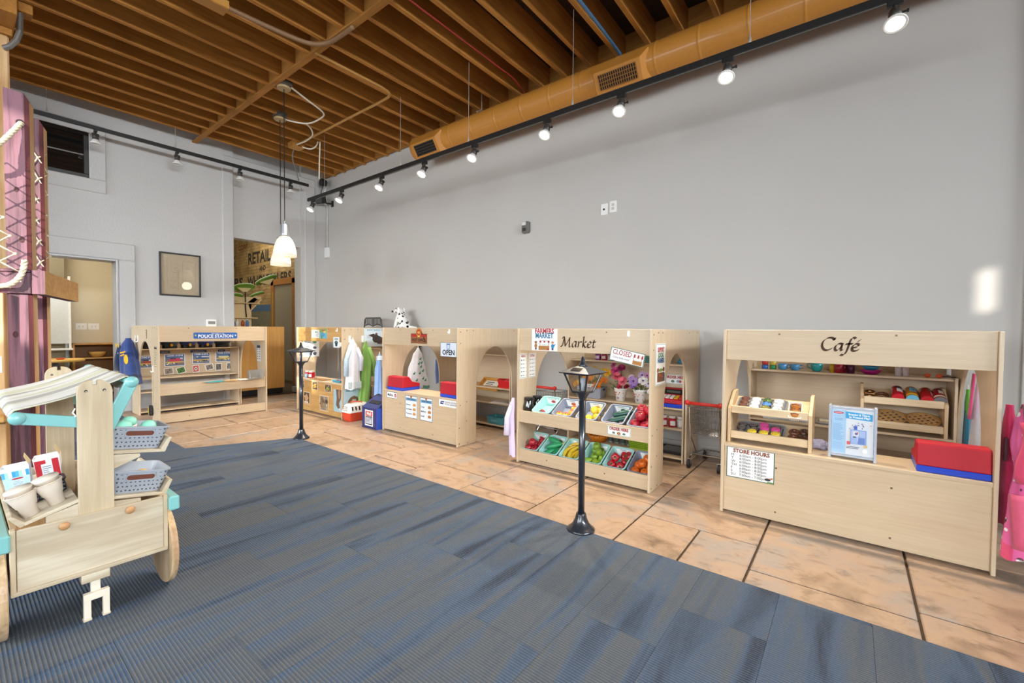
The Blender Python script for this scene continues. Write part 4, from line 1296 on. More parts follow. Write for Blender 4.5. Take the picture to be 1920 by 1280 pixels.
# ---------------------------------------------------------------- animal clinic signs
def dr_clinic(k, w, h):
    k.t('ANIMAL', 0.06, 0, h * .06, '5E8A8E', bold=0.01, width=w * .82)
    k.t('CLINIC', 0.06, 0, -h * .36, '5E8A8E', bold=0.01, width=w * .8)
sign('animal_clinic_sign', 'white ANIMAL CLINIC sign on the clinic header', FY(-6.20, 1.165, 3.299), 0.215, 0.115, dr_clinic, M('E8E6DC', 0.6))
def dr_pic(k, w, h):
    k.r(-w * .5, -h * .5, w * .5, h * .5, '6EB0C8').r(-w * .5, h * .1, w * .5, h * .5, '7CA05A').e(-w * .1, -h * .1, w * .3, h * .22, '4E96B8').e(w * .2, h * .2, w * .2, h * .14, 'D8C06A').r(-w * .3, -h * .5, -w * .12, -h * .2, '5E8A3E').e(0, h * .34, w * .24, h * .1, 'A86A4A')
sign('animal_picture', 'blue and green animal picture beside the ANIMAL CLINIC sign', FY(-5.98, 1.17, 3.298), 0.2, 0.14, dr_pic, cat='picture')
def dr_paw(k, w, h):
    k.t('OPEN', 0.035, 0, h * .24, '3E5A5E', bold=0.02)
    k.e(0, -h * .2, .03, .026, '1E3C46').e(-.03, -h * .02, .011, .016, '1E3C46', 10).e(.03, -h * .02, .011, .016, '1E3C46', 10).e(-.011, h * .06, .01, .016, '1E3C46', 10).e(.013, h * .06, .01, .016, '1E3C46', 10).r(-.022, -h * .38, -.006, -h * .2, '1E3C46').r(.006, -h * .38, .022, -h * .2, '1E3C46')
sign('open_sign', 'white OPEN sign with a black paw print on the clinic', FY(-5.62, 1.055, 3.288), 0.155, 0.145, dr_paw, M('DFE8E6', 0.6))
def dr_rat(word_):
    def d(k, w, h):
        k.t(word_, 0.032, 0, h * .38, '4E9AB4', bold=0.02, width=w * .86)
        k.e(w * .02, -h * .1, w * .2, h * .2, '3E322E', 18).e(w * .14, -h * .18, w * .17, h * .2, '4A3C36', 16)
        k.p([(-w * .18, -h * .02), (-w * .1, h * .18), (w * .04, h * .14), (w * .1, -h * .05), (-w * .02, -h * .12)], '3A2E2A')
        k.p([(-w * .34, h * .14), (-w * .12, h * .22), (w * .0, h * .08), (-w * .16, h * .0)], '42342E')
        k.e(-w * .02, h * .2, w * .05, h * .06, '6A5048', 10).e(-w * .32, h * .13, w * .02, h * .02, 'B08078', 8)
        k.p([(w * .02, -h * .38), (w * .3, -h * .32), (w * .34, -h * .2), (w * .28, -h * .26), (w * .02, -h * .33)], '8A6A60')
        k.lines(-w * .4, -w * .2, h * .1, -h * .05, 3, 'A0A4A4', 3)
    return d
sign('animal_poster', 'poster of a dark rat at the top of the clinic side panel', FX(3.83, 1.12, -5.468), 0.42, 0.26, dr_rat('INVERTEBRATE BUDDY PARTY'.split()[1] + ' BUDDY PARTS'), M('DCE6EA', 0.6), cat='poster')
def dr_guinea(k, w, h):
    k.t('ANIMAL BUDDY', 0.036, -w * .1, h * .3, '4E9AB4', bold=0.02, width=w * .6)
    k.p([(-w * .3, -h * .4)] + [(x * w, y * h) for x, y in ((-.25, -.2), (-.1, -.02), (.1, .05), (.3, -.05), (.4, -.3), (.4, -.4))], '8A6448')
    k.p([(-w * .1, -h * .4), (0, -h * .15), (w * .2, -h * .15), (w * .25, -h * .4)], 'E0D4C4')
sign('animal_poster', 'blue animal poster low on the clinic side panel behind the pet carrier', FX(3.435, 0.30, -5.468), 0.26, 0.24, dr_guinea, M('C4DCE6', 0.6), cat='poster')
def dr_prices(k, w, h):
    k.t('PRICES', 0.055, 0, h * .36, 'B06A9A', bold=0.03, width=w * .9)
    for i in range(3):
        k.lines(-w * .4, 0, h * (.2 - .25 * i), h * (.08 - .25 * i), 2, '8A9AA4', i).e(w * .22, h * (.14 - .25 * i), w * .12, h * .06, ['4E8A6A', '5C5A6A', '3A3E46'][i], 12)
    k.r(-w * .1, -h * .44, w * .05, -h * .3, '4A5060').r(w * .15, -h * .44, w * .3, -h * .3, '4A5060')
sign('price_chart', 'white PRICES chart inside the left panel of the animal clinic', FX(3.50, 0.98, -6.719), 0.26, 0.36, dr_prices, M('E2EAEC', 0.6))
def dr_animal(seed):
    def d(k, w, h):
        q = random.Random(seed)
        cols = ['6E5238', '9A7A58', '4A3828', 'C0A684', '7A6248', 'B8986E']
        k.r(-w * .44, -h * .44, w * .44, h * .44, q.choice(['4E4234', '6A6250', '8A8070']))
        for i in range(16):
            k.e((q.random() - .5) * w * .7, (q.random() - .5) * h * .7, w * (.05 + .12 * q.random()), h * (.04 + .1 * q.random()), q.choice(cols), 10)
        if seed == 3:
            k.e(0, -h * .05, w * .3, h * .12, '8CA03A', 12)
        if seed == 2:
            k.e(0, 0, w * .24, h * .26, 'B8923A', 12)
        if seed == 4:
            k.e(0, 0, w * .28, h * .3, 'C4946C', 14).r(-w * .35, -h * .42, w * .3, -h * .3, 'E0D4C4')
    return d
for x, z, w_, h_, s, lab in ((-6.60, 0.395, 0.13, 0.11, 1, 'small brown animal photo, left of the three along the clinic counter edge'), (-6.22, 0.40, 0.15, 0.12, 2, 'small round yellow animal photo, middle of the three along the clinic counter edge'),
                             (-5.86, 0.395, 0.175, 0.115, 3, 'small green animal photo, right of the three along the clinic counter edge'), (-6.465, 0.20, 0.175, 0.18, 4, 'brown and white animal photo low on the left of the clinic front'),
                             (-5.97, 0.17, 0.235, 0.225, 5, 'brown close up animal photo low on the middle of the clinic front')):
    sign('animal_photo', lab, FY(x, z, 3.299), w_, h_, dr_animal(s), M('D8BFA0', 0.6), cat='photo')
def dr_otter(k, w, h):
    k.p([(-w * .2, h * .5), (w * .5, h * .5), (w * .42, h * .1), (w * .2, -h * .1), (w * .3, -h * .32), (w * .1, -h * .38), (-w * .2, -h * .2), (-w * .1, h * .1)], '6E5240')
    k.e(w * .22, h * .3, w * .14, h * .22, '9A7C64', 14)
    k.p([(w * .1, -h * .38), (w * .4, -h * .46), (w * .42, -h * .42), (w * .2, -h * .3)], 'D8CFC4')
sign('animal_photo', 'tall pale blue photo of a brown otter at the right end of the clinic front', FY(-5.61, 0.245, 3.299), 0.2, 0.31, dr_otter, M('9CC0CC', 0.6), cat='photo')
def dr_mail(k, w, h):
    k.r(-w * .42, h * .12, w * .42, h * .42, 'C8302C').t('Mail', 0.06, 0, h * .18, 'F4ECE8', bold=0.03)
    k.r(-w * .42, -h * .42, w * .42, h * .10, '2E3440').r(-w * .36, -h * .36, w * .36, h * .04, 'C9CED6').lines(-w * .3, w * .3, h * .0, -h * .32, 4, '6E7684', 2)
# ---------------------------------------------------------------- market signs
def dr_farm(k, w, h):
    k.t('FARMERS', 0.062, 0, h * .30, 'B42A34', bold=0.035, width=w * .74)
    k.t('MARKET', 0.062, 0, h * .09, '2E7A9E', bold=0.035, width=w * .70)
    for i in range(5):
        x = -w * .19 + i * w * .08
        k.p([(x, -h * .12), (x + w * .08, -h * .12), (x + w * .07 * (1.15 if i > 2 else .85), -h * .04), (x + w * .012, -h * .04)], 'A82C38' if i % 2 == 0 else 'F4F0EC')
    k.r(-w * .19, -h * .05, w * .2, -h * .035, '8A3A3A').r(-w * .17, -h * .28, -w * .155, -h * .12, '7A4A2A').r(w * .165, -h * .28, w * .18, -h * .12, '7A4A2A')
    k.r(-w * .22, -h * .47, w * .2, -h * .27, 'B47C3E')
    for i in range(3):
        k.r(-w * .22, -h * (.33 + .06 * i), w * .2, -h * (.335 + .06 * i), '8A5A2A')
    for x, c in ((-.05, 'D8D4CC'), (.03, 'C8D4DC'), (.1, 'E4E4E0')):
        k.e(x * w, -h * .23, w * .05, h * .03, c, 10)
    k.e(w * .16, -h * .43, w * .05, h * .04, 'B03030', 10)
    for s, sk, bd, lg, hat in ((-1, 'C08A5C', 'A8744A', '4A5664', None), (1, 'E0B08A', '2E86B8', '2E3A5A', 'B05A3A')):
        x = s * w * .33
        k.r(x - w * .035, -h * .46, x + w * .035, -h * .36, lg).e(x, -h * .28, w * .055, h * .1, bd, 12).e(x, -h * .14, w * .05, h * .05, sk, 12)
        if hat:
            k.r(x - w * .06, -h * .11, x + w * .06, -h * .09, hat).e(x, -h * .09, w * .035, h * .035, hat, 10).p([(x + w * .04, -h * .22), (x + w * .12, -h * .17), (x + w * .06, -h * .3)], bd)
        else:
            k.e(x, -h * .10, w * .055, h * .035, '7A4A2A', 10)
sign('farmers_market_poster', 'white FARMERS MARKET poster with a stall on the market header', FY(-2.187, 1.16, 3.299), 0.274, 0.196, dr_farm, cat='poster')
def dr_closed(k, w, h):
    k.edge(w, h, 0.005, '5E7A6A', 0.0)
    k.t('CLOSED', 0.058, -w * .15, h * .02, 'B03A30', bold=0.01, width=w * .56)
    k.t('Come back soon!', 0.024, -w * .16, -h * .26, '4A4A4C', width=w * .5)
    for i in range(5):
        x = w * .19 + i * w * .055
        k.p([(x, h * .08), (x + w * .055, h * .08), (x + w * .05, h * .32), (x + w * .01, h * .32)], 'A83430' if i % 2 == 0 else 'F0E8E4')
    k.r(w * .2, -h * .2, w * .21, h * .1, '7A4A2A').r(w * .43, -h * .2, w * .44, h * .1, '7A4A2A').r(w * .19, -h * .42, w * .45, -h * .12, 'B8803E')
    k.r(w * .19, -h * .28, w * .45, -h * .26, '8A5A2A')
sign('closed_sign', 'tilted white CLOSED sign hanging from the market header', FY(-1.396, 1.042, 3.286, R(-10.5)), 0.285, 0.108, dr_closed, t=0.004)
def dr_menu(title, seed):
    def d(k, w, h):
        k.edge(w, h, 0.003, '5E8A86', 0.006)
        k.t(title, 0.028, 0, h * .36, 'A83A34', bold=0.04, width=w * .62)
        q = random.Random(seed)
        for i in range(5):
            y = h * (.24 - i * .155)
            k.e(-w * .3, y, w * .05, h * .03, q.choice(['5A4A44', '3E5A5C', '7A4A3A', '4A4A52']), 8).r(-w * .16, y - .003, w * (.1 + .1 * q.random()), y + .003, '8A8C8E').r(w * .3, y - .003, w * .36, y + .003, '8A8C8E')
    return d
# on the inner face of the market's left front leg, facing +x
sign('menu_sheet', 'left of the two menu sheets on the inner left panel of the market', FX(3.352, 0.905, -2.462), 0.115, 0.235, dr_menu('MENU', 1))
sign('menu_sheet', 'right of the two menu sheets on the inner left panel of the market', FX(3.50, 0.905, -2.462), 0.12, 0.235, dr_menu('EXTRAS', 2))
def dr_support(k, w, h):
    k.edge(w, h, 0.005, '8AA8A4', 0.004)
    k.t('SUPPORT', 0.05, 0, h * .30, 'B23A3A', bold=0.05, width=w * .66)
    k.t('LOCAL', 0.05, 0, h * .17, '3E8A6A', bold=0.05, width=w * .56)
    k.t('FARMERS', 0.05, 0, h * .04, '3A6A9A', bold=0.05, width=w * .66)
    k.e(0, -h * .14, w * .2, h * .04, '7AA050', 12).r(-w * .34, -h * .42, w * .34, -h * .2, '7A5236').e(-w * .28, -h * .14, w * .1, h * .06, '9A5A3A', 10).e(w * .28, -h * .13, w * .1, h * .06, '8A4A32', 10).e(-w * .1, -h * .26, w * .08, h * .03, 'C0502C', 8).e(w * .12, -h * .3, w * .08, h * .03, 'C0502C', 8).r(w * .26, -h * .42, w * .4, -h * .22, '3A5A7A')
sign('support_sign', 'tall white SUPPORT LOCAL FARMERS sign on the market side panel', FX(3.47, 0.985, -1.194), 0.23, 0.33, dr_support)
def dr_order(k, w, h):
    k.edge(w, h, 0.003, '5E8A66', 0.002)
    k.t('ORDER HERE', 0.034, 0, h * .10, 'A83A30', bold=0.05, width=w * .82)
    for x, c in ((-.22, '5A7A6A'), (0, 'A87A4E'), (.22, '5A7A6A')):
        k.e(x * w, -h * .22, w * (.07 if x else .085), h * (.12 if x else .18), c, 10)
sign('order_here_sign', 'small white ORDER HERE sign on the upper market rail', FY(-1.46, 0.437, 3.299), 0.2, 0.07, dr_order)
def dr_here(k, w, h):
    k.edge(w, h, 0.004, '5E8A66', 0.002)
    k.t('ORDER HERE', 0.04, 0, h * .08, 'A83A30', bold=0.05, width=w * .86)
    k.e(-w * .1, -h * .22, .018, .014, '4E7A5A', 10).e(w * .12, -h * .2, .02, .014, '8AA8B8', 10).e(w * .2, -h * .2, .014, .014, 'B84A3A', 10)
sign('order_here_sign', 'white ORDER HERE sign on the market back panel seen through its side arch', FY(-1.415, 0.755, 4.567), 0.25, 0.1, dr_here)
# ---------------------------------------------------------------- café sign
def dr_hours(k, w, h):
    k.edge(w, h, 0.005, '35624A')
    k.t('STORE HOURS', 0.036, w * .02, h * .33, '8A4A2C', bold=0.045, width=w * .76)
    rows = [('M', '6:00am - 8:00pm'), ('T', '6:00am - 8:00pm'), ('W', '6:00am - 8:00pm'), ('TH', '6:00am - 8:00pm'), ('F', '6:00am - 8:00pm'), ('S', '7:00am - 7:00pm'), ('SU', '7:00am - 7:00pm')]
    for i, (a, b) in enumerate(rows):
        y = h * .21 - i * h * .105
        k.t(a, 0.024, -w * .40, y, '2E2E30', align='LEFT', sx=1.1)
        k.t(b, 0.024, -w * .22, y, '2E2E30', align='LEFT', width=w * .56)
    k.e(w * .37, -h * .38, .018, .009, '2E2E30', 10).r(w * .40, -h * .36, w * .47, -h * .30, 'C07A5A').r(w * .36, -h * .48, w * .48, -h * .44, '6E9A50').e(w * .38, -h * .31, .02, .004, 'E4E0DC', 8)
sign('store_hours_sign', 'white STORE HOURS sheet with a green border on the café counter', FY(-0.519, 0.354, 3.299), 0.287, 0.21, dr_hours)

# ================================================================ ITEM BUILDERS
def loft(m, loops, cap0=True, cap1=True):
    n = len(loops[0])
    vs = [p for l in loops for p in l]
    fs = [(j * n + i, j * n + (i + 1) % n, (j + 1) * n + (i + 1) % n, (j + 1) * n + i) for j in range(len(loops) - 1) for i in range(n)]
    if cap0: fs.append(tuple(range(n))[::-1])
    if cap1: fs.append(tuple(range((len(loops) - 1) * n, len(loops) * n)))
    return m.add(vs, fs)
def rl(w, h, r, z, n=3):
    return [(p[0], p[1], z) for p in rrect(w, h, r, n)]
def tub(m, wt, lt, wb, lb, h, t=0.004, lip=0.008):
    """open tray: rim at z=0, floor at z=-h"""
    loft(m, [rl(wb, lb, .02, -h), rl(wt, lt, .025, -0.006), rl(wt + 2 * lip, lt + 2 * lip, .03, -0.006), rl(wt + 2 * lip, lt + 2 * lip, .03, 0), rl(wt - 2 * t, lt - 2 * t, .022, 0), rl(wb - 2 * t, lb - 2 * t, .018, -h + t)])
    return m

def crate(T, label, col, title, pic):
    c = thing('produce_crate', label, 'crate', T, 'produce crates on the market bins')
    m = tub(MB(), 0.188, 0.242, 0.155, 0.20, 0.083)
    m.build('crate_body', M(col, 0.5), c, bevel=0.001)
    k = Ink()
    k.T = TR(0, 0.1125, -0.004) @ Matrix.Rotation(R(76), 4, 'X')
    w, h = 0.125, 0.062
    k.c('F4F4F2').flat([(-w / 2 - .006, 0), (w / 2 + .006, 0), (w / 2 - .01, -h), (-w / 2 + .01, -h)], 0.0)
    k.z = 0.0006
    k.t(title, 0.017, 0, -0.018, '3E5A64', bold=0.01, width=w * .8)
    k.e(w * .08, -h * .62, .024, .014, pic, 14)
    k.c('4E9A98')
    k.rect(-w / 2 - .006, -.003, w / 2 + .006, 0, k.z)
    for v in range(len(k.v)):
        pass
    k.build('label_card', k.mats, c)
    return c

def fruit_round(name, label, cat, r, col, sz=0.92, top='dimple', stem='5A3E22', coat=0.4, blush=None, lobes=0, amp=0.0, crown=None):
    t = thing(name, label, cat)
    m = MB(); m.smooth = True
    prof = []
    for j in range(11):
        a = PI * j / 10
        rr = r * math.sin(a)
        z = -r * sz * math.cos(a)
        if top == 'dimple' and j >= 9:
            z -= r * 0.16 * (j - 8)
        if top == 'tip' and j >= 9:
            z += r * 0.16 * (j - 8)
            rr *= 0.8
        if top == 'pear' and j >= 6:
            rr *= 0.78
            z += r * 0.30 * (j - 5) / 5
        prof.append((max(rr, 0), z))
    m.lathe(prof, 16, lobes=lobes, amp=amp)
    mt = [M(col, 0.35, coat=coat, var=0.12, scale=25)]
    if blush:
        mt.append(M(blush, 0.4, coat=coat, var=0.2, scale=20))
        for i, f in enumerate(m.f):
            if sum(m.v[q][2] for q in f) / len(f) > r * 0.45 and (i % 16) < 9:
                m.m[i] = 1
    m.build('fruit_body', mt, t)
    if stem:
        zt = prof[-1][1]
        s = MB()
        s.tube([(0, 0, zt - .003), (0.002, 0, zt + r * .22)], r * 0.07, 6)
        if crown:
            for i in range(6):
                a = i * PI / 3
                s.add([(0, 0, zt + .002), (r * .3 * math.cos(a - .35), r * .3 * math.sin(a - .35), zt + r * .12), (r * .45 * math.cos(a), r * .45 * math.sin(a), zt + r * .32), (r * .3 * math.cos(a + .35), r * .3 * math.sin(a + .35), zt + r * .12)], [(0, 1, 2, 3)])
        s.build('stem', M(crown or stem, 0.6), t)
    return t
def long_veg(name, label, cat, L, r, col, tip=None, bend=0.0, taper=(0.35, 1, 1, 0.9, 0.3)):
    t = thing(name, label, cat)
    m = MB(); m.smooth = True
    n = 12
    path, rs = [], []
    for i in range(n + 1):
        s = i / n
        path.append(((s - .5) * L, bend * (1 - (2 * s - 1) ** 2), 0))
        q = s * (len(taper) - 1)
        a = min(int(q), len(taper) - 2)
        rs.append(r * (taper[a] + (taper[a + 1] - taper[a]) * (q - a)))
    m.tube(path, r, 10, rs=rs)
    m.build('fruit_body', M(col, 0.35, coat=0.35, var=0.15, scale=25), t)
    e = MB(); e.smooth = True
    p = path[-1]
    e.tube([(p[0] - .004, p[1], 0), (p[0] + r * .7, p[1] + (-.3 * bend if bend else 0), 0)], r * .24, 8, rs=[r * .28, r * .2])
    e.build('stem', M(tip or '4A3A20', 0.6), t)
    return t
def put(proto, T, first, label=None):
    """first use moves the prototype itself, later uses copy it"""
    if first:
        proto.matrix_world = T
        if label: proto['label'] = label
        return proto
    return copy_tree(proto, T, label)
def fill(proto, CT, spots, group, label):
    """copies of one fruit in a crate; each label says where in its crate the piece lies"""
    proto['group'] = group
    ys = sorted(q[1] for q in spots)
    used = {}
    for i, s in enumerate(spots):
        x, y, z, rz, rx = (list(s) + [0, 0])[:5]
        pl = ('front' if y < -.045 else 'back' if y > .03 else 'middle') + (' left' if x < -.02 else ' right' if x > .02 else '')
        if z > B0 + .06: pl = 'on top, ' + pl
        used[pl] = used.get(pl, 0) + 1
        put(proto, CT @ TR(x, y, z, rx=rx, rz=rz), i == 0, '%s, %s' % (label, pl))

# ================================================================ MARKET
B0 = -0.079
tilt = R(28)
low = [Matrix.Translation((-2.494 + 0.2155 * i + 0.106, 3.331, 0.122)) @ Matrix.Rotation(tilt, 4, 'X') @ TR(0, 0.129, 0) for i in range(6)]
upp = [Matrix.Translation((x, 3.331, 0.49)) @ Matrix.Rotation(tilt, 4, 'X') @ TR(0, 0.129, 0) for x in (-2.255, -2.035, -1.79, -1.545, -1.318)]
MINT_C, GREY_C = 'A9DDD6', '8C95A8'
lt = [('Pomegranates', 'A83048'), ('Corn', '6E8A3A'), ('Bananas', 'D8B83A'), ('Limes', '6E9A3A'), ('Peppers', 'B8303A'), ('Oranges', 'D8702A')]
lw = ['mint crate of red apples, left end of the lower market bin row', 'mint crate of green husked corn, second in the lower market bin row', 'mint crate of bananas, third in the lower market bin row', 'mint crate of limes and pears, fourth in the lower market bin row', 'mint crate of red bell peppers in the lower market bin row', 'grey crate of oranges at the right end of the lower market bin row']
for T, (a, b), l, c in zip(low, lt, lw, [MINT_C] * 5 + [GREY_C]):
    crate(T, l, c, a, b)
ut = [('Strawberries', 'B8303A'), ('Peaches', 'C0622E'), ('Lemons', 'D8B03A'), ('Cucumbers', '2E6A4A'), ('Apples', 'B8303A')]
uw = ['mint crate almost empty, left end of the upper market bin row', 'grey crate of peaches in the upper market bin row', 'grey crate of lemons, behind the nearer lamp post', 'grey crate of dark cucumbers and plums in the upper market bin row', 'grey crate heaped with big red fruit, right end of the upper market bin row']
for T, (a, b), l, c in zip(upp, ut, uw, [MINT_C] + [GREY_C] * 4):
    crate(T, l, c, a, b)
B0 = -0.079
ap = fruit_round('toy_apple', '', 'fruit', 0.036, 'B01E30')
fill(ap, low[0], [(-.045, -.055, B0 + .034), (.025, -.06, B0 + .034), (-.01, .01, B0 + .034), (.055, .01, B0 + .034), (.0, -.03, B0 + .09), (.04, .065, B0 + .034)], 'red apples in the left lower crate', 'red toy apple in the left lower market crate')
co_ = long_veg('toy_corn', '', 'vegetable', 0.15, 0.027, '2E9A62', 'D8C860', taper=(0.25, .8, 1, .9, .5))
fill(co_, low[1], [(-.03, -.055, B0 + .026, 0.9), (.045, -.035, B0 + .026, 1.2), (-.035, .025, B0 + .026, 0.5), (.02, .065, B0 + .028, 0.1), (.01, -.005, B0 + .072, 0.6), (-.02, .06, B0 + .075, 2.9)], 'green husked corn in a lower crate', 'green husked toy corn in its market crate')
ba = long_veg('toy_banana', '', 'fruit', 0.17, 0.018, 'E4BE34', '8A7A2A', bend=0.035, taper=(0.4, .9, 1, .9, .45))
fill(ba, low[2], [(-.06, -.03, B0 + .018, 1.5), (-.02, -.035, B0 + .018, 1.5), (.02, -.03, B0 + .018, 1.45), (.06, -.02, B0 + .018, 1.5), (-.035, -.02, B0 + .052, 1.35), (.012, -.02, B0 + .052, 1.45), (.0, .075, B0 + .04, 0.2)], 'bananas in a lower crate', 'toy banana in its lower market crate')
pe1 = fruit_round('toy_peach', 'toy peach lying behind the bananas in the lower market row', 'fruit', 0.026, 'E8A838', blush='C84A2A')
pe1.matrix_world = low[2] @ TR(-.045, .07, B0 + .027)
lm = fruit_round('toy_lime', '', 'fruit', 0.036, '7E9E2C', sz=0.95)
fill(lm, low[3], [(-.035, .07, B0 + .035), (-.015, .0, B0 + .035), (-.01, .07, B0 + .095)], 'limes in a lower crate', 'round toy lime in its lower market crate')
pr = fruit_round('toy_pear', '', 'fruit', 0.032, '8EAE34', sz=1.0, top='pear')
fill(pr, low[3], [(.05, .045, B0 + .032), (.055, -.015, B0 + .032), (.02, -.065, B0 + .03, .5, 1.3), (-.05, -.06, B0 + .03, 2, 1.3), (.06, -.07, B0 + .03, 1.2, 1.2), (.03, .01, B0 + .085, .3, .8)], 'green pears in a lower crate', 'green toy pear in its lower market crate')
pp = fruit_round('toy_pepper', '', 'vegetable', 0.037, 'C0182C', sz=0.95, lobes=4, amp=0.10, crown='3E6A34', coat=0.6)
fill(pp, low[4], [(-.045, -.05, B0 + .036, 0, .6), (.03, -.06, B0 + .036, .5, .9), (.05, .01, B0 + .036, 1, .7), (-.02, -.01, B0 + .085, .3, 1.0), (.03, .055, B0 + .05, .9, .8), (.055, .075, B0 + .04, 0, .4)], 'red bell peppers in a lower crate', 'red toy bell pepper in its lower market crate')
og = fruit_round('toy_orange', '', 'fruit', 0.037, 'E06A1C', sz=0.97, stem='5A6A2A')
fill(og, low[5], [(-.045, .0, B0 + .036), (-.05, -.07, B0 + .036), (.03, -.07, B0 + .036), (.0, -.02, B0 + .085), (.05, .0, B0 + .036), (.02, .06, B0 + .036), (.03, .03, B0 + .095)], 'oranges in the right lower crate', 'toy orange in the right lower market crate')
sb = fruit_round('toy_strawberry', 'single toy strawberry alone in the mint crate of the upper market row', 'fruit', 0.03, 'B03048', sz=1.1, crown='4E8A3A')
sb.matrix_world = upp[0] @ TR(-.02, -.07, B0 + .031, rx=.4)
pc_ = fruit_round('toy_peach', '', 'fruit', 0.034, 'E8B040', blush='C05A30')
fill(pc_, upp[1], [(-.05, -.065, B0 + .033), (.015, -.068, B0 + .033), (.055, -.02, B0 + .033), (.05, .04, B0 + .033)], 'peaches in an upper crate', 'toy peach in the grey upper market crate')
le = fruit_round('toy_lemon', '', 'fruit', 0.034, 'E8C838', sz=1.1, top='tip', stem=None)
fill(le, upp[2], [(-.055, -.07, B0 + .034, 0, 1.2), (.0, -.06, B0 + .034, .6, 1.3), (.055, -.03, B0 + .034, 1.2, 1.2), (.03, .01, B0 + .075, .2, 1.3), (.05, .05, B0 + .034, .4, 1.3)], 'lemons in an upper crate', 'toy lemon in its upper market crate')
cu_ = long_veg('toy_cucumber', '', 'vegetable', 0.19, 0.026, '1C4E42', taper=(0.6, .95, 1, 1, .6))
fill(cu_, upp[3], [(.02, -.01, B0 + .03, .55), (.035, .055, B0 + .045, .5)], 'cucumbers in an upper crate', 'dark green toy cucumber in its upper market crate')
pl_ = fruit_round('toy_plum', '', 'fruit', 0.027, '4A2434', sz=0.95)
fill(pl_, upp[3], [(-.055, -.08, B0 + .026), (.0, -.082, B0 + .026), (.055, -.075, B0 + .028)], 'plums in an upper crate', 'dark toy plum in the cucumber crate')
po = fruit_round('toy_pomegranate', '', 'fruit', 0.043, 'B8182E', sz=0.95, crown='A02038', coat=0.7)
fill(po, upp[4], [(-.05, -.055, B0 + .042), (.035, -.065, B0 + .042), (-.04, .035, B0 + .042), (.05, .02, B0 + .042), (-.01, -.02, B0 + .105), (.045, .04, B0 + .115), (-.03, .075, B0 + .10)], 'big red fruits in an upper crate', 'big shiny red toy fruit in the right upper crate')

def carafe(T, label):
    t = thing('toy_coffee_pot', label, 'coffee pot', T)
    m = MB(); m.smooth = True
    m.lathe([(0.05, 0), (0.056, 0.01), (0.055, 0.06), (0.036, 0.115), (0.034, 0.125), (0.0, 0.125)], 18)
    m.build('pot_body', M('16150F', 0.12, coat=0.8), t)
    m = MB()
    m.lathe([(0.036, 0.122), (0.042, 0.13), (0.042, 0.145), (0.0, 0.15)], 16)
    m.prism([(-0.06, 0.128), (-0.036, 0.118), (-0.03, 0.142), (-0.055, 0.14)], -0.012, 0.012, 'y')
    m.build('pot_lid', BLACK, t)
    MB().tube([(0.04, 0, 0.13), (0.08, 0, 0.12), (0.085, 0, 0.07), (0.055, 0, 0.03)], 0.008, 8).build('handle', BLACK, t)
    return t
bx('bin_ledge', BIRCH_X, bpy.data.objects['market_stand'], 0.018, 0.02, 0.445, 0.12, 0.3, 0.46)
carafe(TR(-2.425, 3.40, 0.46, rz=PI), 'black toy coffee pot in front, at the left end of the upper bins')
carafe(TR(-2.42, 3.53, 0.46, rz=PI), 'black toy coffee pot behind, partly hidden at the left end of the upper bins')

# ---- flowers
def bloom(m, r, layers, per, cup, seed=0, pw=0.5):
    q = random.Random(seed)
    for l in range(layers):
        f = (l + 1) / layers
        rr = r * (0.35 + 0.65 * f)
        lift = cup * (1 - f) + 0.12
        for i in range(per):
            a = 2 * PI * (i + 0.5 * l) / per + q.uniform(-.15, .15)
            da = PI / per * (1 + pw)
            z0, z1 = 0.0, rr * lift * (0.9 + .3 * q.random())
            c = lambda an, rad, z: (rad * math.cos(an), rad * math.sin(an), z)
            m.add([c(a, 0.02 * r, z0), c(a - da * .8, rr * .6, z1 * .7 + .1 * rr), c(a - da * .35, rr, z1), c(a + da * .35, rr, z1), c(a + da * .8, rr * .6, z1 * .7 + .1 * rr), c(a, rr * .55, z1 * .5)], [(0, 1, 5), (1, 2, 5), (2, 3, 5), (3, 4, 5), (4, 0, 5)])
def plant(name, label, T, flowers, leaves, seed):
    t = thing(name, label, 'flowers', T)
    q = random.Random(seed)
    for (x, y, z, r, col, kind) in flowers:
        s = MB()
        s.tube([(x * .25, y * .25, 0.10), (x * .6, y * .6, z * .6 + 0.03), (x, y, z)], 0.004, 6)
        s.build('stem', M('4E6A2A', 0.6), t)
        m = MB()
        m.T = TR(x, y, z, rx=R(48) + q.uniform(-.3, .3), rz=q.uniform(-.5, .5))
        if kind == 'rose':
            bloom(m, r, 4, 6, 1.5, seed + int(x * 999), 0.9)
        elif kind == 'daisy':
            bloom(m, r, 3, 13, 0.5, seed + int(x * 999), 0.1)
        else:
            bloom(m, r, 2, 6, 0.5, seed + int(x * 999), 0.7)
        m.build('flower_head', M(col, 0.6, var=0.25, scale=40), t)
        c = MB(); c.smooth = True
        c.T = m.T
        c.ball((0, 0, r * .16), r * .2, 8, 6)
        c.build('flower_centre', M({'rose': col, 'daisy': 'C8861E', 'pansy': '5A3A6A'}[kind], 0.7), t)
    m = MB()
    for i in range(leaves):
        a = q.uniform(0, 2 * PI)
        rad = q.uniform(0.03, 0.10)
        z = q.uniform(0.1, 0.2)
        m.T = TR(rad * math.cos(a), rad * math.sin(a), z, ry=q.uniform(-.9, -.1), rz=a)
        L_ = q.uniform(.03, .055)
        m.add([(0, 0, 0), (L_ * .5, -L_ * .25, .006), (L_, 0, 0), (L_ * .5, L_ * .25, .006)], [(0, 1, 2), (0, 2, 3)])
    tag(m.build('leaves', M('5E7A2C', 0.6, var=0.3, scale=50), t), kind='stuff')
    return t
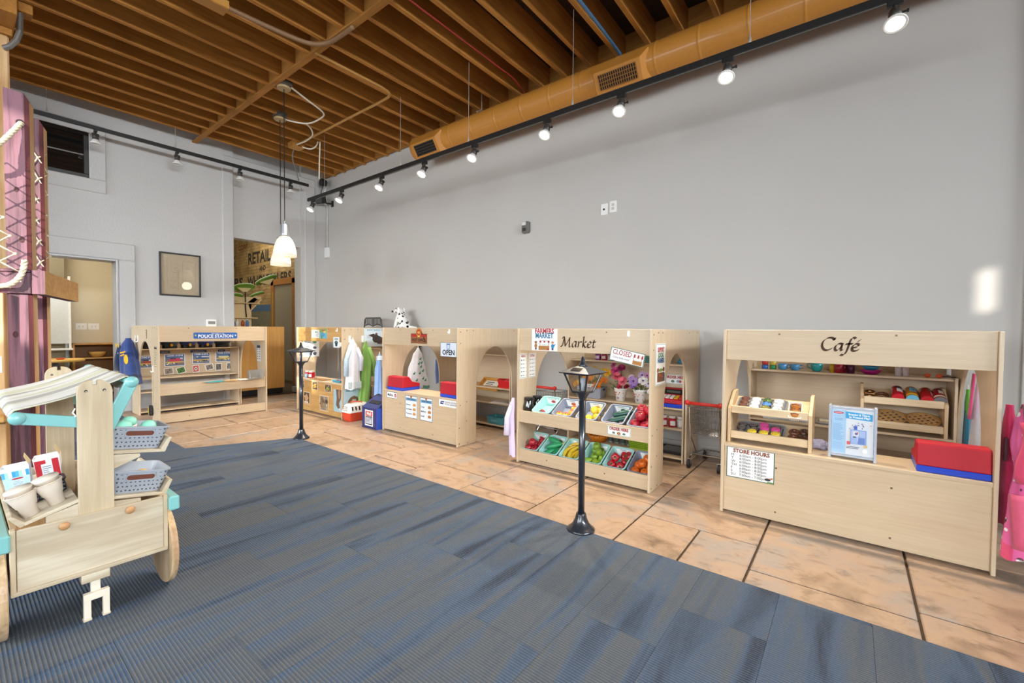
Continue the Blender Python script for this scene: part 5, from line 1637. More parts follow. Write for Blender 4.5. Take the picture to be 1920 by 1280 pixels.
def floral_pot(t, r=0.072, h=0.135):
    m = MB(); m.smooth = True
    m.lathe([(r * .62, 0), (r * .94, h * .9), (r, h * .92), (r, h), (r * .92, h), (r * .6, 0.02), (0, 0.02)], 20)
    m.build('pot', M('F0EFEC', 0.5), t)
    k = Ink()
    q = random.Random(4)
    for i in range(26):
        a = -PI / 2 + q.uniform(-1.5, 1.5)
        z = h * q.uniform(.16, .72)
        rad = r * (.62 + .32 * z / (h * .9)) + .0008
        k.T = frame((rad * math.cos(a), rad * math.sin(a), z), (-math.sin(a), math.cos(a), 0), (0, 0, 1))
        k.z = 0
        k.e(0, 0, .006, .006, q.choice(['C83A4A', '3A8A5A', 'D8703A', '4A7AB0', 'C84A3A']), 7)
    k.build('painted_flowers', k.mats, t)
    return t
SH = 0.516
floral_pot(plant('potted_flowers', 'pink and coral roses in a white flowered pot on the market shelf', (-1.90, 4.32, SH),
    [(-.02, -.05, .25, .055, 'E06A78', 'rose'), (.05, -.06, .21, .055, 'E8788A', 'rose'), (-.05, -.02, .31, .05, 'D04A8A', 'rose'), (.0, .02, .34, .045, 'A8345E', 'rose'), (.08, -.03, .15, .035, 'A82840', 'rose'), (.02, -.08, .155, .03, 'B83048', 'rose'), (-.08, .0, .37, .04, 'B04878', 'pansy')], 26, 1))
floral_pot(plant('potted_flowers', 'lilac and white flowers in a white flowered pot on the market shelf', (-1.69, 4.32, SH),
    [(-.05, -.06, .22, .055, 'B08ACA', 'pansy'), (-.04, -.07, .17, .045, '9A70B8', 'pansy'), (.05, -.05, .23, .05, 'ECE6E2', 'pansy'), (.10, -.03, .20, .045, 'E8DCE8', 'pansy'), (.02, .0, .28, .045, 'C8B0D8', 'pansy'), (-.09, -.02, .25, .04, 'D8B8D0', 'pansy'), (.12, -.04, .13, .035, 'F0ECEA', 'pansy'), (.07, .0, .28, .04, 'D8A8CC', 'pansy')], 34, 2))
fb = plant('flower_basket', 'orange and yellow flowers in a grey woven basket on the market shelf', (-2.25, 4.34, SH),
    [(-.02, -.06, .20, .075, 'E8901C', 'daisy'), (.10, -.07, .14, .06, 'E08018', 'daisy'), (-.10, -.05, .17, .055, 'E8B828', 'daisy'), (.05, .0, .27, .06, 'D8A820', 'daisy'), (.13, .0, .29, .055, 'D8B030', 'daisy'), (.20, -.02, .28, .05, 'E0A828', 'daisy'), (.0, .04, .29, .055, 'C89A28', 'daisy'), (-.17, -.03, .14, .05, 'E8A820', 'daisy'), (.17, -.05, .20, .045, 'D87A20', 'daisy')], 46, 3)
m = MB()
m.T = TR(0.0, 0, 0.12)
tub(m, 0.30, 0.16, 0.27, 0.14, 0.12)
m.build('basket', M('9A9EA8', 0.6, var=0.25, scale=160), fb, bevel=0.001)
bx('handle_hole', M('2A2A2C', 0.8), fb, 0.1455, -0.02, 0.085, 0.1525, 0.02, 0.105)
bx('white_lining', WHITE, fb, -0.05, -0.07, 0.10, 0.07, -0.055, 0.15)
# jars along the top shelf of the market
for i, (c, x) in enumerate(zip(['9A4A9A', 'C03060', 'D8C8D0', 'D0903A', 'D8983E', 'D8A8A8', 'B83A3A'], [-2.17, -2.095, -2.02, -1.945, -1.87, -1.79, -1.715])):
    t = thing('jam_jar', 'toy jar with a %s label, %s on the top market shelf' % (['purple', 'magenta', 'pale', 'amber', 'light amber', 'pinkish', 'red', 'beige'][i], ['first from the left', 'second from the left', 'third from the left', 'fourth from the left', 'fifth from the left', 'sixth from the left', 'seventh from the left', 'last before the sign'][i]), 'jar', (x, 4.33, 0.931))
    m = MB(); m.smooth = True
    m.lathe([(0.03, 0), (0.033, 0.01), (0.033, 0.05), (0.028, 0.06), (0, 0.06)], 14)
    m.build('jar_body', M(c, 0.3), t)
    MB().lathe([(0.031, 0.06), (0.031, 0.075), (0, 0.075)], 14).build('lid', M('5A2A40' if i < 3 else 'E8E0D4', 0.4), t)
    k = Ink()
    for j in range(5):
        a = -PI / 2 + (j - 2) * .3
        k.T = frame((.0336 * math.cos(a), .0336 * math.sin(a), .03), (-math.sin(a), math.cos(a), 0), (0, 0, 1))
        k.z = 0
        k.r(-.006, -.014, .006, .014, 'EDE6DC' if i % 2 else 'E4D0DC')
    k.build('jar_label', k.mats, t)
t = thing('teal_box', 'teal box at the right end of the top market shelf behind the CLOSED sign', 'box', (-1.56, 4.34, 0.931))
bx('box_body', M('4E9A94', 0.5), t, -0.07, -0.07, 0, 0.07, 0.07, 0.06)
bx('box_lid', M('5EAAA4', 0.5), t, -0.073, -0.073, 0.05, 0.073, 0.073, 0.072)
t = thing('blue_bowl', 'upturned bright blue bowl on the top shelf seen through the market side arch', 'bowl', (-1.292, 4.42, 0.931))
m = MB(); m.smooth = True
m.lathe([(0.06, 0), (0.055, 0.03), (0.03, 0.05), (0.028, 0.056), (0, 0.056)], 18)
m.build('bowl_body', M('3A9ED0', 0.4), t)

def register(T, label):
    """toy cash register; back at y=0 facing the customer, keys towards +y"""
    t = thing('toy_cash_register', label, 'cash register', T)
    w = 0.29
    m = MB()
    m.prism([(0.0, 0.0), (-0.006, 0.036), (0.27, 0.036), (0.262, 0.0)], 0, w, 'x')
    m.build('blue_base', M('1C48C8', 0.35, coat=0.3), t, bevel=0.004)
    m = MB()
    m.prism([(-0.004, 0.036), (0.008, 0.158), (0.016, 0.165), (0.10, 0.165), (0.145, 0.105), (0.268, 0.075), (0.268, 0.036)], 0.0, w, 'x')
    m.build('red_housing', M('B81024', 0.62), t, bevel=0.006)
    s = MB()
    s.T = frame((w / 2, 0.1225, 0.135), (-1, 0, 0), (0, -0.045, 0.06)) @ TR(0, 0, 0.0012)
    s.rect(-0.11, -0.028, 0.11, 0.028)
    s.k = 1
    s.rect(-0.08, -0.012, 0.05, 0.012, 0.0006)
    s.build('display', [BLACK, M('5A5E54', 0.3)], t)
    B = frame((w / 2, 0.205, 0.0905), (-1, 0, 0), (0, -0.123, 0.03))
    b = MB(); b.T = B
    for i in range(5):
        for j in range(3):
            b.k = 0 if i < 3 else (1 if i == 3 else 2)
            x = -0.1 + i * 0.042
            y = -0.035 + j * 0.03
            b.box(x, y, 0, x + 0.032, y + 0.022, 0.008)
    b.build('key', [M('ECEAE4', 0.4), M('E8B820', 0.4), M('C83A3A', 0.4)], t)
    bx('drawer_handle', M('A01020', 0.4), t, 0.09, 0.268, 0.045, 0.20, 0.282, 0.058)
    return t
register(Matrix.Translation((-1.21, 4.50, 0.516)) @ Matrix.Rotation(PI, 4, 'Z'), 'red and blue toy cash register with keys showing, inside the market stand')
def spice(T, label, red):
    t = thing('toy_jar', label, 'jar', T)
    m = MB(); m.smooth = True
    m.lathe([(0.03, 0), (0.036, 0.008), (0.036, 0.07), (0.028, 0.085), (0, 0.085)], 16)
    m.build('jar_body', M('C0182C', 0.3) if red else M('C9CCCE', 0.15), t)
    MB().lathe([(0.031, 0.084), (0.033, 0.088), (0.033, 0.108), (0, 0.108)], 16).build('lid', M('DEDBD4', 0.4), t)
    k = Ink()
    for j in range(5):
        a = -PI / 2 + .5 + (j - 2) * .28
        k.T = frame((.0365 * math.cos(a), .0365 * math.sin(a), .038), (-math.sin(a), math.cos(a), 0), (0, 0, 1))
        k.z = 0
        k.r(-.0055, -.022, .0055, .022, 'F2F0EC')
    k.build('jar_label', k.mats, t)
    return t
spice((-1.435, 4.29, 0.321), 'red toy jar, left of the three seen through the market side arch', True)
spice((-1.355, 4.30, 0.321), 'red toy jar, middle of the three seen through the market side arch', True)
spice((-1.275, 4.31, 0.321), 'clear toy jar, right of the three seen through the market side arch', False)
t = thing('black_tray', 'black rimmed baking tray on the bottom shelf inside the market', 'tray', (-1.36, 4.42, 0.046))
m = MB(); m.T = TR(0, 0, 0.035)
tub(m, 0.30, 0.24, 0.27, 0.21, 0.033)
m.build('tray_body', M('2E2C2C', 0.4), t)
bx('tray_rack', M('8C8C8C', 0.3, 0.7), t, -0.12, -0.1, 0.028, 0.12, 0.1, 0.034)
t = thing('orange_basket', 'round orange slotted basket on the bottom market shelf', 'basket', (-2.15, 4.33, 0.046))
m = MB(); m.smooth = True
m.lathe([(0.07, 0), (0.10, 0.05), (0.115, 0.075), (0.12, 0.075), (0.105, 0.045), (0.075, -0.0), ], 20)
m.build('basket_body', M('E08A24', 0.5), t)
m = MB()
for i in range(12):
    a = 2 * PI * i / 12
    m.tube([(0.10 * math.cos(a), 0.10 * math.sin(a), .05), (0.125 * math.cos(a), 0.125 * math.sin(a), .085)], 0.006, 5)
m.build('basket_slats', M('C87818', 0.5), t)
for i in range(4):
    t = thing('toy_bottle', 'clear toy bottle with a dark label, %s of four on the bottom market shelf' % ['left end', 'second', 'third', 'right end'][i], 'bottle', (-2.02 + i * 0.07, 4.36, 0.046))
    m = MB(); m.smooth = True
    m.lathe([(0.025, 0), (0.027, 0.01), (0.027, 0.07), (0.012, 0.095), (0.012, 0.11), (0, 0.11)], 12)
    m.build('bottle_body', M('B8C4BC', 0.15, trans=0.3), t)
    MB().lathe([(0.0275, 0.02), (0.0278, 0.021), (0.0278, 0.06), (0.0275, 0.061)], 12).build('bottle_label', M('4A5A56', 0.5), t)
t = thing('green_basket', 'bright green perforated plastic basket on the bottom market shelf', 'basket', (-1.66, 4.36, 0.046))
m = MB(); m.T = TR(0, 0, 0.11)
tub(m, 0.27, 0.2, 0.24, 0.17, 0.11)
m.build('basket_body', M('A4CE2C', 0.45), t)
k = MB()
for i in range(17):
    for j in range(5):
        x, z = -0.115 + i * 0.0144, 0.02 + j * 0.017
        k.box(x - .0035, -0.0965 - z * .05, z - .0035, x + .0035, -0.084 - z * .05, z + .0035)
tag(k.build('perforations', M('6E8E1C', 0.6), t), kind='stuff')

# ---- shopping carts
def shop_cart(T, label):
    t = thing('toy_shopping_cart', label, 'shopping cart', T)
    L_, Wd = 0.46, 0.26
    # local: handle at x=0, basket along +x, y across
    fr = MB()
    for s in (-1, 1):
        y = s * Wd / 2
        fr.tube([(0.0, y, 0.60), (0.02, y, 0.56), (0.06, y, 0.30), (0.10, y, 0.12), (0.04, y, 0.07)], 0.008, 8)
        fr.tube([(0.10, y, 0.12), (0.40, y * .8, 0.10), (0.44, y * .8, 0.07)], 0.008, 8)
        fr.tube([(0.06, y, 0.30), (0.2, y * .9, 0.12)], 0.006, 8)
    fr.tube([(0.10, -Wd / 2, 0.12), (0.10, Wd / 2, 0.12)], 0.007, 8)
    fr.tube([(0.40, -Wd * .4, 0.10), (0.40, Wd * .4, 0.10)], 0.007, 8)
    fr.build('frame', CHROME, t)
    h = MB(); h.smooth = True
    h.tube([(0, -Wd / 2 - .02, 0.60), (0, Wd / 2 + .02, 0.60)], 0.015, 12)
    for s in (-1, 1):
        h.ball((0, s * (Wd / 2 + .01), 0.603), 0.024, 10, 6)
    h.build('handle', M('D03028', 0.35), t)
    b = MB()
    def P(u, v, w):       # u along, v across -1..1, w height 0..1
        x0, x1 = 0.03 + 0.03 * (1 - w), 0.40 + 0.06 * w
        hw_ = Wd / 2 * (0.82 + 0.18 * w) * (1 - 0.14 * u)
        zt = 0.55 - 0.03 * u
        return (x0 + (x1 - x0) * u, v * hw_, 0.31 + (zt - 0.31) * w)
    for w in (0, .25, .5, .75, 1.0):
        r = 0.004 if w in (0, 1.0) else 0.002
        b.tube([P(0, -1, w), P(1, -1, w), P(1, 1, w), P(0, 1, w)], r, 5, closed=True)
    for i in range(13):
        u = i / 12
        for s in (-1, 1):
            b.tube([P(u, s, 0), P(u, s, 1)], 0.0018, 4)
        b.tube([P(u, -1, 0), P(u, 1, 0)], 0.0018, 4)
    for i in range(9):
        v = -1 + i / 4
        b.tube([P(1, v, 1), P(1, v, 0), P(0, v, 0), P(0, v, 1)], 0.0018, 4)
    b.build('wire_basket', M('A8ABAE', 0.25, 0.9), t)
    r_ = MB()
    for i in range(6):
        y = -0.10 + i * .04
        r_.tube([(0.10, y, 0.125), (0.40, y * .8, 0.105)], 0.002, 4)
    r_.build('bottom_rack', CHROME, t)
    for (x, y) in ((0.04, -Wd / 2), (0.04, Wd / 2), (0.44, -Wd * .4), (0.44, Wd * .4)):
        w_ = MB()
        w_.T = TR(x, y, 0.036, rx=PI / 2)
        w_.lathe([(0.012, -0.012), (0.036, -0.012), (0.036, 0.012), (0.012, 0.012), (0.012, -0.012)], 16)
        o = w_.build('wheel', M('1E1E20', 0.6), t)
        f_ = MB()
        f_.T = TR(x, y, 0.036)
        f_.box(-.006, -.017, 0, .006, -.014, .05).box(-.006, .014, 0, .006, .017, .05).box(-.008, -.017, .045, .008, .017, .05)
        f_.build('wheel_fork', STEEL, o)
    return t
shop_cart(Matrix.Translation((-1.02, 4.10, 0)) @ Matrix.Rotation(R(88), 4, 'Z'), 'chrome toy shopping cart with a red handle between the market and the café')
shop_cart(Matrix.Translation((-2.73, 4.12, 0)) @ Matrix.Rotation(R(90), 4, 'Z'), 'chrome toy shopping cart with a red handle seen through the left market arch')
shop_cart(Matrix.Translation((0.86, 4.10, 0)) @ Matrix.Rotation(R(88), 4, 'Z'), 'chrome toy shopping cart with a red handle right of the café behind the pink apron')

# ================================================================ CLOTHES
def garment(name, label, T, prof, mat, n=5, amp=0.1, seed=0, cat='costume', hook=True, bands=None):
    """prof: (z, width, depth, x shift) from the top down; a folded tube of cloth"""
    t = thing(name, label, cat, T)
    q = random.Random(seed)
    ph = q.uniform(0, 6)
    def fn(u, v):
        s = v * (len(prof) - 1)
        a = min(int(s), len(prof) - 2)
        f = s - a
        f = f * f * (3 - 2 * f)
        z, w, d, dx = [prof[a][k] + (prof[a + 1][k] - prof[a][k]) * (s - a if k == 0 else f) for k in range(4)]
        th = 2 * PI * u
        g = 1 + amp * min(1, v * 3) * (math.sin(n * th + ph + 2 * v) + .5 * math.sin((n * 2 + 1) * th - ph))
        return (dx + w / 2 * math.cos(th) * (1 + (g - 1) * .3), d / 2 * math.sin(th) * g, z + (.012 * math.sin(n * th + ph) * v))
    m = MB(); m.smooth = True
    m.grid(fn, 40, 18, closed=True)
    # close the top
    m.add([fn(i / 40, 0) for i in range(40)], [tuple(range(40))])
    mats = [mat]
    if bands:
        for i, f in enumerate(m.f):
            zc = sum(m.v[k][2] for k in f) / len(f)
            for (z0, z1, mt) in bands:
                if z0 <= zc <= z1:
                    if mt not in mats: mats.append(mt)
                    m.m[i] = mats.index(mt)
    m.build('cloth', mats, t)
    if hook:
        z = prof[0][0]
        h = MB()
        h.tube([(prof[0][3], 0, z - .03), (prof[0][3], 0, z + .03)], 0.004, 6)
        h.build('hanging_loop', WHITE, t)
    return t
def sleeve(t, path, r0, r1, mat):
    m = MB(); m.smooth = True
    k = len(path)
    m.tube(path, r0, 10, rs=[r0 + (r1 - r0) * i / (k - 1) for i in range(k)])
    return m.build('sleeve', mat, t)
def clothm(c, var=0.1, scale=40):
    return M(c, 0.85, var=var, scale=scale, sheen=0.3)
# clinic side panel, facing +x: local x -> world y, local y(depth) -> -x
CX = lambda y, z, x=-5.40: frame((x, y, z), (0, 1, 0), (-1, 0, 0)) if False else Matrix(((0, -1, 0, x), (1, 0, 0, y), (0, 0, 1, z), (0, 0, 0, 1)))
g = garment('white_coat', 'white lab coat hanging on the clinic side panel, left of the green gown', CX(3.40, 0), [(1.10, .03, .03, 0), (1.0, .13, .07, 0), (.8, .18, .09, .0), (.6, .20, .10, .0), (.42, .23, .10, .0)], clothm('ECEAF0'), 4, .14, 1)
sleeve(g, [(-.05, -.01, .98), (-.11, -.02, .82), (-.115, -.02, .60)], .03, .035, M('B8CCDC', 0.8, var=0.5, scale=60))
sleeve(g, [(.05, -.01, .98), (.11, -.03, .84), (.10, -.03, .66)], .03, .035, clothm('DDE2EA'))
bx('patterned_hem', M('C9D8D8', 0.8, var=0.4, scale=60), g, -.10, -.052, .43, .10, -.048, .52)
g = garment('green_gown', 'green gown hanging beside the white coat on the clinic side panel', CX(3.60, 0), [(1.07, .03, .03, 0), (.95, .11, .08, .0), (.75, .17, .11, .02), (.5, .17, .12, .0), (.21, .16, .11, -.03)], clothm('7CA850'), 4, .2, 2)
sleeve(g, [(.03, -.02, .98), (.10, -.03, .78), (.13, -.03, .58)], .035, .05, clothm('86B25A'))
g = garment('blue_shirt', 'light blue shirt hanging on the left outside of the post office stand', CX(3.26, 0, -4.625), [(.93, .02, .03, .02), (.86, .05, .06, .01), (.7, .09, .08, .0), (.44, .11, .09, .0)], clothm('8EB0E4'), 3, .15, 3)
bx('collar', clothm('D4E0F4'), g, -.03, -.05, .86, .04, -.01, .91)
g = garment('print_scrubs', 'white scrub shirt with green prints hanging inside the post office stand', CX(3.80, 0, -4.515), [(1.0, .03, .03, 0), (.9, .15, .06, -.01), (.7, .28, .08, -.02), (.46, .38, .09, .0)], clothm('E8E8EE'), 4, .12, 4, bands=[(.455, .485, clothm('5AA08A'))])
k = Ink()
q = random.Random(9)
k.T = Matrix(((0, 0, 1, .056), (1, 0, 0, 0), (0, 1, 0, 0), (0, 0, 0, 1)))
for i in range(12):
    x, z = q.uniform(-.12, .1), q.uniform(.54, .88)
    if abs(x) > (1.0 - z) * .36: continue
    k.T = frame((x, -.056, z), (1, 0, 0), (0, 0, 1))
    k.z = 0
    k.e(0, 0, .018, .012, '3E8A74', 9).e(.012, .016, .008, .012, '4E9A84', 8)
tag(k.build('green_print', k.mats, g), kind='stuff')
g = garment('blue_shirt', 'darker blue shirt glimpsed at the right edge of the post office arch', CX(4.27, 0, -4.64), [(.86, .02, .03, 0), (.8, .10, .05, 0), (.66, .14, .06, .02), (.48, .12, .06, .03)], clothm('6E84B8'), 3, .12, 5)
g = garment('lilac_dress', 'pale lilac dress hanging on the left outside of the market stand', CX(3.27, 0, -2.53), [(.60, .02, .03, .02), (.54, .05, .05, .0), (.44, .06, .05, -.01), (.3, .06, .05, 0.0), (.05, .07, .06, .02)], clothm('DCCCEC'), 3, .15, 6, hook=False)
sleeve(g, [(-.01, .0, .53), (-.06, .01, .42), (-.065, .01, .26)], .022, .028, clothm('E2D8F0'))
# police jacket on the clinic-facing side: hangs on the stand's side panel, facing -y
JT = Matrix.Translation((-7.92, 1.535, 0))
JB, JD = clothm('1E3A78', .25, 14), clothm('16264C', .2, 14)
g = garment('police_jacket', 'navy toy police jacket with yellow patches hanging on the police stand side', JT, [(1.09, .07, .06, -.03), (1.0, .16, .12, -.03), (.85, .28, .17, -.02), (.66, .42, .18, .02), (.48, .54, .18, .10)], JB, 4, .14, 7, hook=False, bands=[(.56, .61, JD)])
sleeve(g, [(-.13, -.04, .97), (-.26, -.05, .80), (-.33, -.05, .64)], .06, .06, JD)
k = Ink()
k.T = frame((.13, -.098, .79), (1, .12, 0), (-.1, 0, 1))
k.p([(-.06, .09), (.12, .115), (.12, .135), (-.06, .11)], 'E8A818').p([(-.06, .05), (.08, .075), (.08, .095), (-.06, .07)], 'E8A818')
k.e(.13, .02, .07, .065, 'F0B81C', 16)
k.T = frame((-.14, -.10, .98), (1, .1, 0), (0, 0, 1))
k.r(-.06, -.02, -.01, .03, 'E0B030').r(.03, -.02, .07, .03, 'E0B030')
k.T = frame((-.02, -.105, .62), (1, 0, 0), (0, 0, 1))
k.r(-.12, -.02, -.02, .0, 'E0B030').e(-.04, .26, .014, .014, 'E8E4DA', 10)
tag(k.build('yellow_patches', k.mats, g), kind='stuff')
for i, x in enumerate((-8.0, -7.87)):
    m = MB()
    m.prism(rrect(.035, .1, .015), 0, .005)
    m.tube([(0, -.03, .005), (0, -.045, .02), (0, -.03, .035), (0, -.01, .035)], .007, 6)
    o = m.build('white_hook', WHITE)
    o.matrix_world = FY(x, 1.08, 1.6235)
    tag(o, ['left white adhesive hook above the police jacket', 'right white adhesive hook above the police jacket'][i], 'hook')
o = MB().prism(rrect(.03, .09, .012), 0, .006).tube([(0, -.03, .006), (0, -.04, .02), (0, -.02, .03)], .006, 6).build('white_hook', WHITE)
o.matrix_world = FY(-7.15, .70, 1.6235)
tag(o, 'white adhesive hook with a cord low on the police side panel', 'hook')
cable('hook_cord', 'thin pale cord hanging from the low hook on the police stand', [(-7.15, 1.612, .67), (-7.16, 1.612, .5), (-7.15, 1.612, .25)], .004, M('C9B48C', 0.7))
for i, y in enumerate((3.395, 3.595)):
    o = MB().prism(rrect(.035, .1, .015), 0, .005).tube([(0, -.03, .005), (0, -.045, .02), (0, -.03, .035)], .007, 6).build('white_hook', WHITE)
    o.matrix_world = FX(y, 1.10, -5.469)
    tag(o, ['white hook holding the lab coat on the clinic side', 'white hook holding the green gown on the clinic side'][i], 'hook')
t = thing('toy_radio', 'small black toy radio with a yellow edge on the police side panel', 'radio', FY(-7.22, .155, 1.623))
MB().prism(rrect(.07, .13, .012), 0, .03).build('radio_body', BLACK, t, bevel=.004)
bx('yellow_clip', M('E0B020', 0.4), t, -.038, -.05, .006, -.028, .05, .034)
MB().tube([(.03, .03, .015), (.06, .02, .02), (.06, -.03, .02), (.03, -.04, .015)], .01, 6).build('radio_grip', DARK, t)
# police hats and papers
def hat(T, label, col, badge=True):
    t = thing('police_hat', label, 'hat', T)
    m = MB(); m.smooth = True
    m.lathe([(.085, 0), (.09, .03), (.115, .055), (.118, .065), (.1, .078), (0, .085)], 18, sy=.9)
    m.build('crown', clothm(col, .2, 12), t)
    m = MB()
    m.lathe([(.0905, .004), (.0925, .006), (.0935, .028), (.0915, .03)], 18, sy=.9)
    m.build('band', BLACK, t)
    m = MB()
    m.add([(.06 * math.cos(a), -.0, 0) for a in (0,)] and [(r_ * math.cos(a), r_ * .9 * math.sin(a), .004 - (.018 if r_ > .1 else 0)) for r_ in (.088, .135) for a in [-PI + PI * i / 8 for i in range(9)]], [(i, i + 1, 9 + i + 1, 9 + i) for i in range(8)])
    m.build('brim', M('141416', 0.25, coat=.5), t, solid=.004)
    if badge:
        m = MB(); m.T = TR(0, -.094, .036, rx=PI / 2)
        m.lathe([(.018, 0), (.016, .004), (0, .006)], 8)
        m.build('badge', M('E0A828', .3, .6), t)
    return t
for i, (y, z, c, b, l) in enumerate([(1.80, 0, '1C2436', 0, 'dark police hat at the left end of the police hat shelf'), (2.02, 0, '2A3040', 1, 'dark grey police hat, second on the police hat shelf'), (2.25, 0, '1E2C60', 1, 'navy police hat with a gold badge in the middle of the hat shelf'),
                                     (2.48, 0, '22347A', 1, 'brighter blue police hat, fourth on the police hat shelf'), (2.71, 0, '16181E', 0, 'black police hat at the right end of the police hat shelf')]):
    hat(Matrix.Translation((-8.03, y, .931)) @ Matrix.Rotation(PI / 2, 4, 'Z') @ Matrix.Diagonal((1.0, 1.0, 1.4, 1)), l, c, b)
def paper(T, w, h, label, col, name='paper_sheet', n=1):
    m = MB()
    m.grid(lambda u, v: ((u - .5) * w, (v - .5) * h, .004 * math.sin(3 * u + 2 * v) + .004), 6, 4)
    o = m.build(name, M(col, .7), None, solid=.002)
    o.matrix_world = T
    return tag(o, label, 'paper')
paper(TR(-6.875, 2.22, .502, rz=.2), .10, .24, 'teal folder lying on the front rail shelf of the police stand', '2E9AA8', 'teal_folder')
paper(TR(-6.88, 2.42, .502, rz=-.1), .10, .16, 'tan folder between teal and white papers on the police rail shelf', 'B89868', 'tan_folder')
paper(TR(-6.875, 2.60, .502, rz=.1), .10, .18, 'white paper at the right of the folders on the police rail shelf', 'ECE8E0')
t = thing('acrylic_holder', 'clear acrylic holder at the right end of the police rail shelf', 'holder', (-6.88, 2.745, .502))
GL = M('DDE2E4', .08, trans=.85, var=0)
m = MB()
m.prism([(-.05, 0), (.05, 0), (.02, .13), (.012, .13), (.036, .006), (-.036, .006), (-.012, .13), (-.02, .13)], -.10, .10, 'y')
m.build('acrylic_sheet', GL, t)
for s in (-.075, .04):
    m = MB(); m.prism([(-.035, 0.006), (.035, 0.006), (.012, .12), (-.012, .12)], s, s + .012, 'y')
    m.build('divider', M('C4B49C', .3, trans=.4), t)

# ================================================================ POST OFFICE AND CLINIC THINGS
register(Matrix.Translation((-4.505, 3.312, .505)), 'red and blue toy cash register at the left end of the post office counter')
register(Matrix.Translation((-3.565, 3.312, .505)), 'red and blue toy cash register at the right end of the post office counter')
t = thing('wooden_tray', 'tilted honey wooden tray with a printed card on the post office shelf', 'tray', Matrix.Translation((-3.72, 4.36, .516)) @ Matrix.Rotation(R(35), 4, 'X'))
MB().box(-.17, -.10, 0, .17, .10, .012).box(-.17, -.10, .012, -.155, .10, .05).box(.155, -.10, .012, .17, .10, .05).box(-.155, -.10, .012, .155, -.088, .05).box(-.155, .088, .012, .155, .10, .05).build('tray_body', HONEY, t, bevel=.002)
k = Ink(); k.T = TR(0, 0, .013)
k.r(-.12, -.075, .12, .075, 'EFE9DA').lines(-.09, .09, .05, -.05, 3, '3A342C', 4, .014)
k.build('card', k.mats, t)
t = thing('red_basket', 'red plastic basket on the post office shelf seen through its side arch', 'basket', (-3.41, 4.33, .516))
m = MB(); m.T = TR(0, 0, .10)
tub(m, .24, .18, .20, .15, .10)
m.build('basket_body', M('D02428', .35), t)
MB().tube([(-.1, -.09, .1), (-.06, -.098, .12), (.06, -.098, .12), (.1, -.09, .1)], .006, 6).build('handle', M('B01C20', .4), t)
paper(TR(-3.46, 4.28, .324, rz=.2, rx=.06), .30, .18, 'sheaf of pale papers on the middle shelf inside the post office', 'E2DED8')
t = thing('teal_bin', 'shallow teal bin on the bottom shelf inside the post office', 'bin', (-3.56, 4.33, .046))
m = MB(); m.T = TR(0, 0, .09)
tub(m, .28, .2, .25, .17, .09)
m.build('bin_body', M('4E9CA8', .45), t)
bx('bin_label', M('6EB0BA', .5), t, -.05, -.101, .03, .05, -.0935, .06)
# blue mailbox
t = thing('play_mailbox', 'dark blue play mailbox with a slot standing beside the post office', 'mailbox', (-4.905, 3.215, 0))
MB().prism([(0, 0), (0, .255), (.19, .375), (.30, .375), (.30, 0)], 0, .31, 'x').build('mailbox_body', M('24306E', .4, coat=.2), t, bevel=.004)
bx('side_panel', M('1E48B0', .4, coat=.2), t, .31, 0.0, 0.0, .322, .30, .26)
m = MB(); m.T = frame((.155, .095, .3155), (1, 0, 0), (0, .19, .12))
m.box(-.11, -.03, -.002, .11, .03, .004)
m.build('letter_slot', M('0C0F22', .6), t)
k = Ink(); k.T = frame((.155, -.0015, .13), (1, 0, 0), (0, 0, 1))
k.r(-.085, -.10, .085, .10, 'F2EEEC')
dr_mail(k, .17, .20)
k.build('mail_label', k.mats, t)
# pet carrier
t = thing('pet_carrier', 'white and orange toy pet carrier in front of the clinic side panel', 'pet carrier', (-5.445, 3.24, 0))
m = MB()
loft(m, [[(p[0] + .105, p[1] + .17, z) for p in rrect(w, l, .03, 3)] for w, l, z in ((.17, .28, 0), (.18, .30, .02), (.205, .335, .11), (.205, .335, .115))])
m.build('orange_base', M('D8482A', .4), t)
m = MB()
loft(m, [[(p[0] + .105, p[1] + .17, z) for p in rrect(w, l, .03, 3)] for w, l, z in ((.205, .335, .118), (.195, .325, .14), (.16, .28, .21), (.13, .25, .23))])
m.build('white_top', M('E8E4DE', .4), t)
m = MB()
for i in range(5):
    y = .06 + i * .052
    m.T = frame((.1955, y, .172), (0, 1, 0), (-.27, 0, 1))
    m.box(-.010, -.026, -.002, .010, .026, .003)
m.build('vent_slot', M('2A2422', .7), t)
m = MB()
for i in range(3):
    for j in range(3):
        m.T = frame((.06 + i * .04, .0075 + .0035 * 0, .15 + j * .022), (1, 0, 0), (0, .3, 1))
        m.box(-.006, -.005, -.004, .006, .005, .006)
m.build('vent_hole', M('8A8682', .6), t)
MB().tube([(.06, .11, .23), (.07, .12, .25), (.14, .22, .25), (.15, .23, .23)], .009, 6).build('handle', M('C9442A', .4), t)
for i in range(3):
    t = spice((-6.64 + i * .055, 3.40 + (i % 2) * .05, .485), ['red medicine jar with a white lid, left of the clinic counter trio', 'red medicine jar with a white lid, middle of the clinic counter trio', 'red medicine jar with a white lid, right of the clinic counter trio'][i], True)
t = thing('medicine_bottle', 'small pale blue bottle in front of the red clinic jars', 'bottle', (-6.585, 3.35, .485))
m = MB(); m.smooth = True
m.lathe([(.02, 0), (.022, .05), (.012, .06), (.012, .07), (0, .07)], 12)
m.build('bottle_body', M('9CC8E0', .3), t)
MB().lathe([(.014, .07), (.014, .085), (0, .085)], 10).build('bottle_cap', M('C83A4A', .4), t)
t = thing('clipboard', 'brown clipboard lying across the clinic counter edge', 'clipboard', TR(-6.2, 3.36, .486, rz=.05))
bx('board', M('8A6238', .6), t, -.17, -.06, 0, .17, .08, .008)
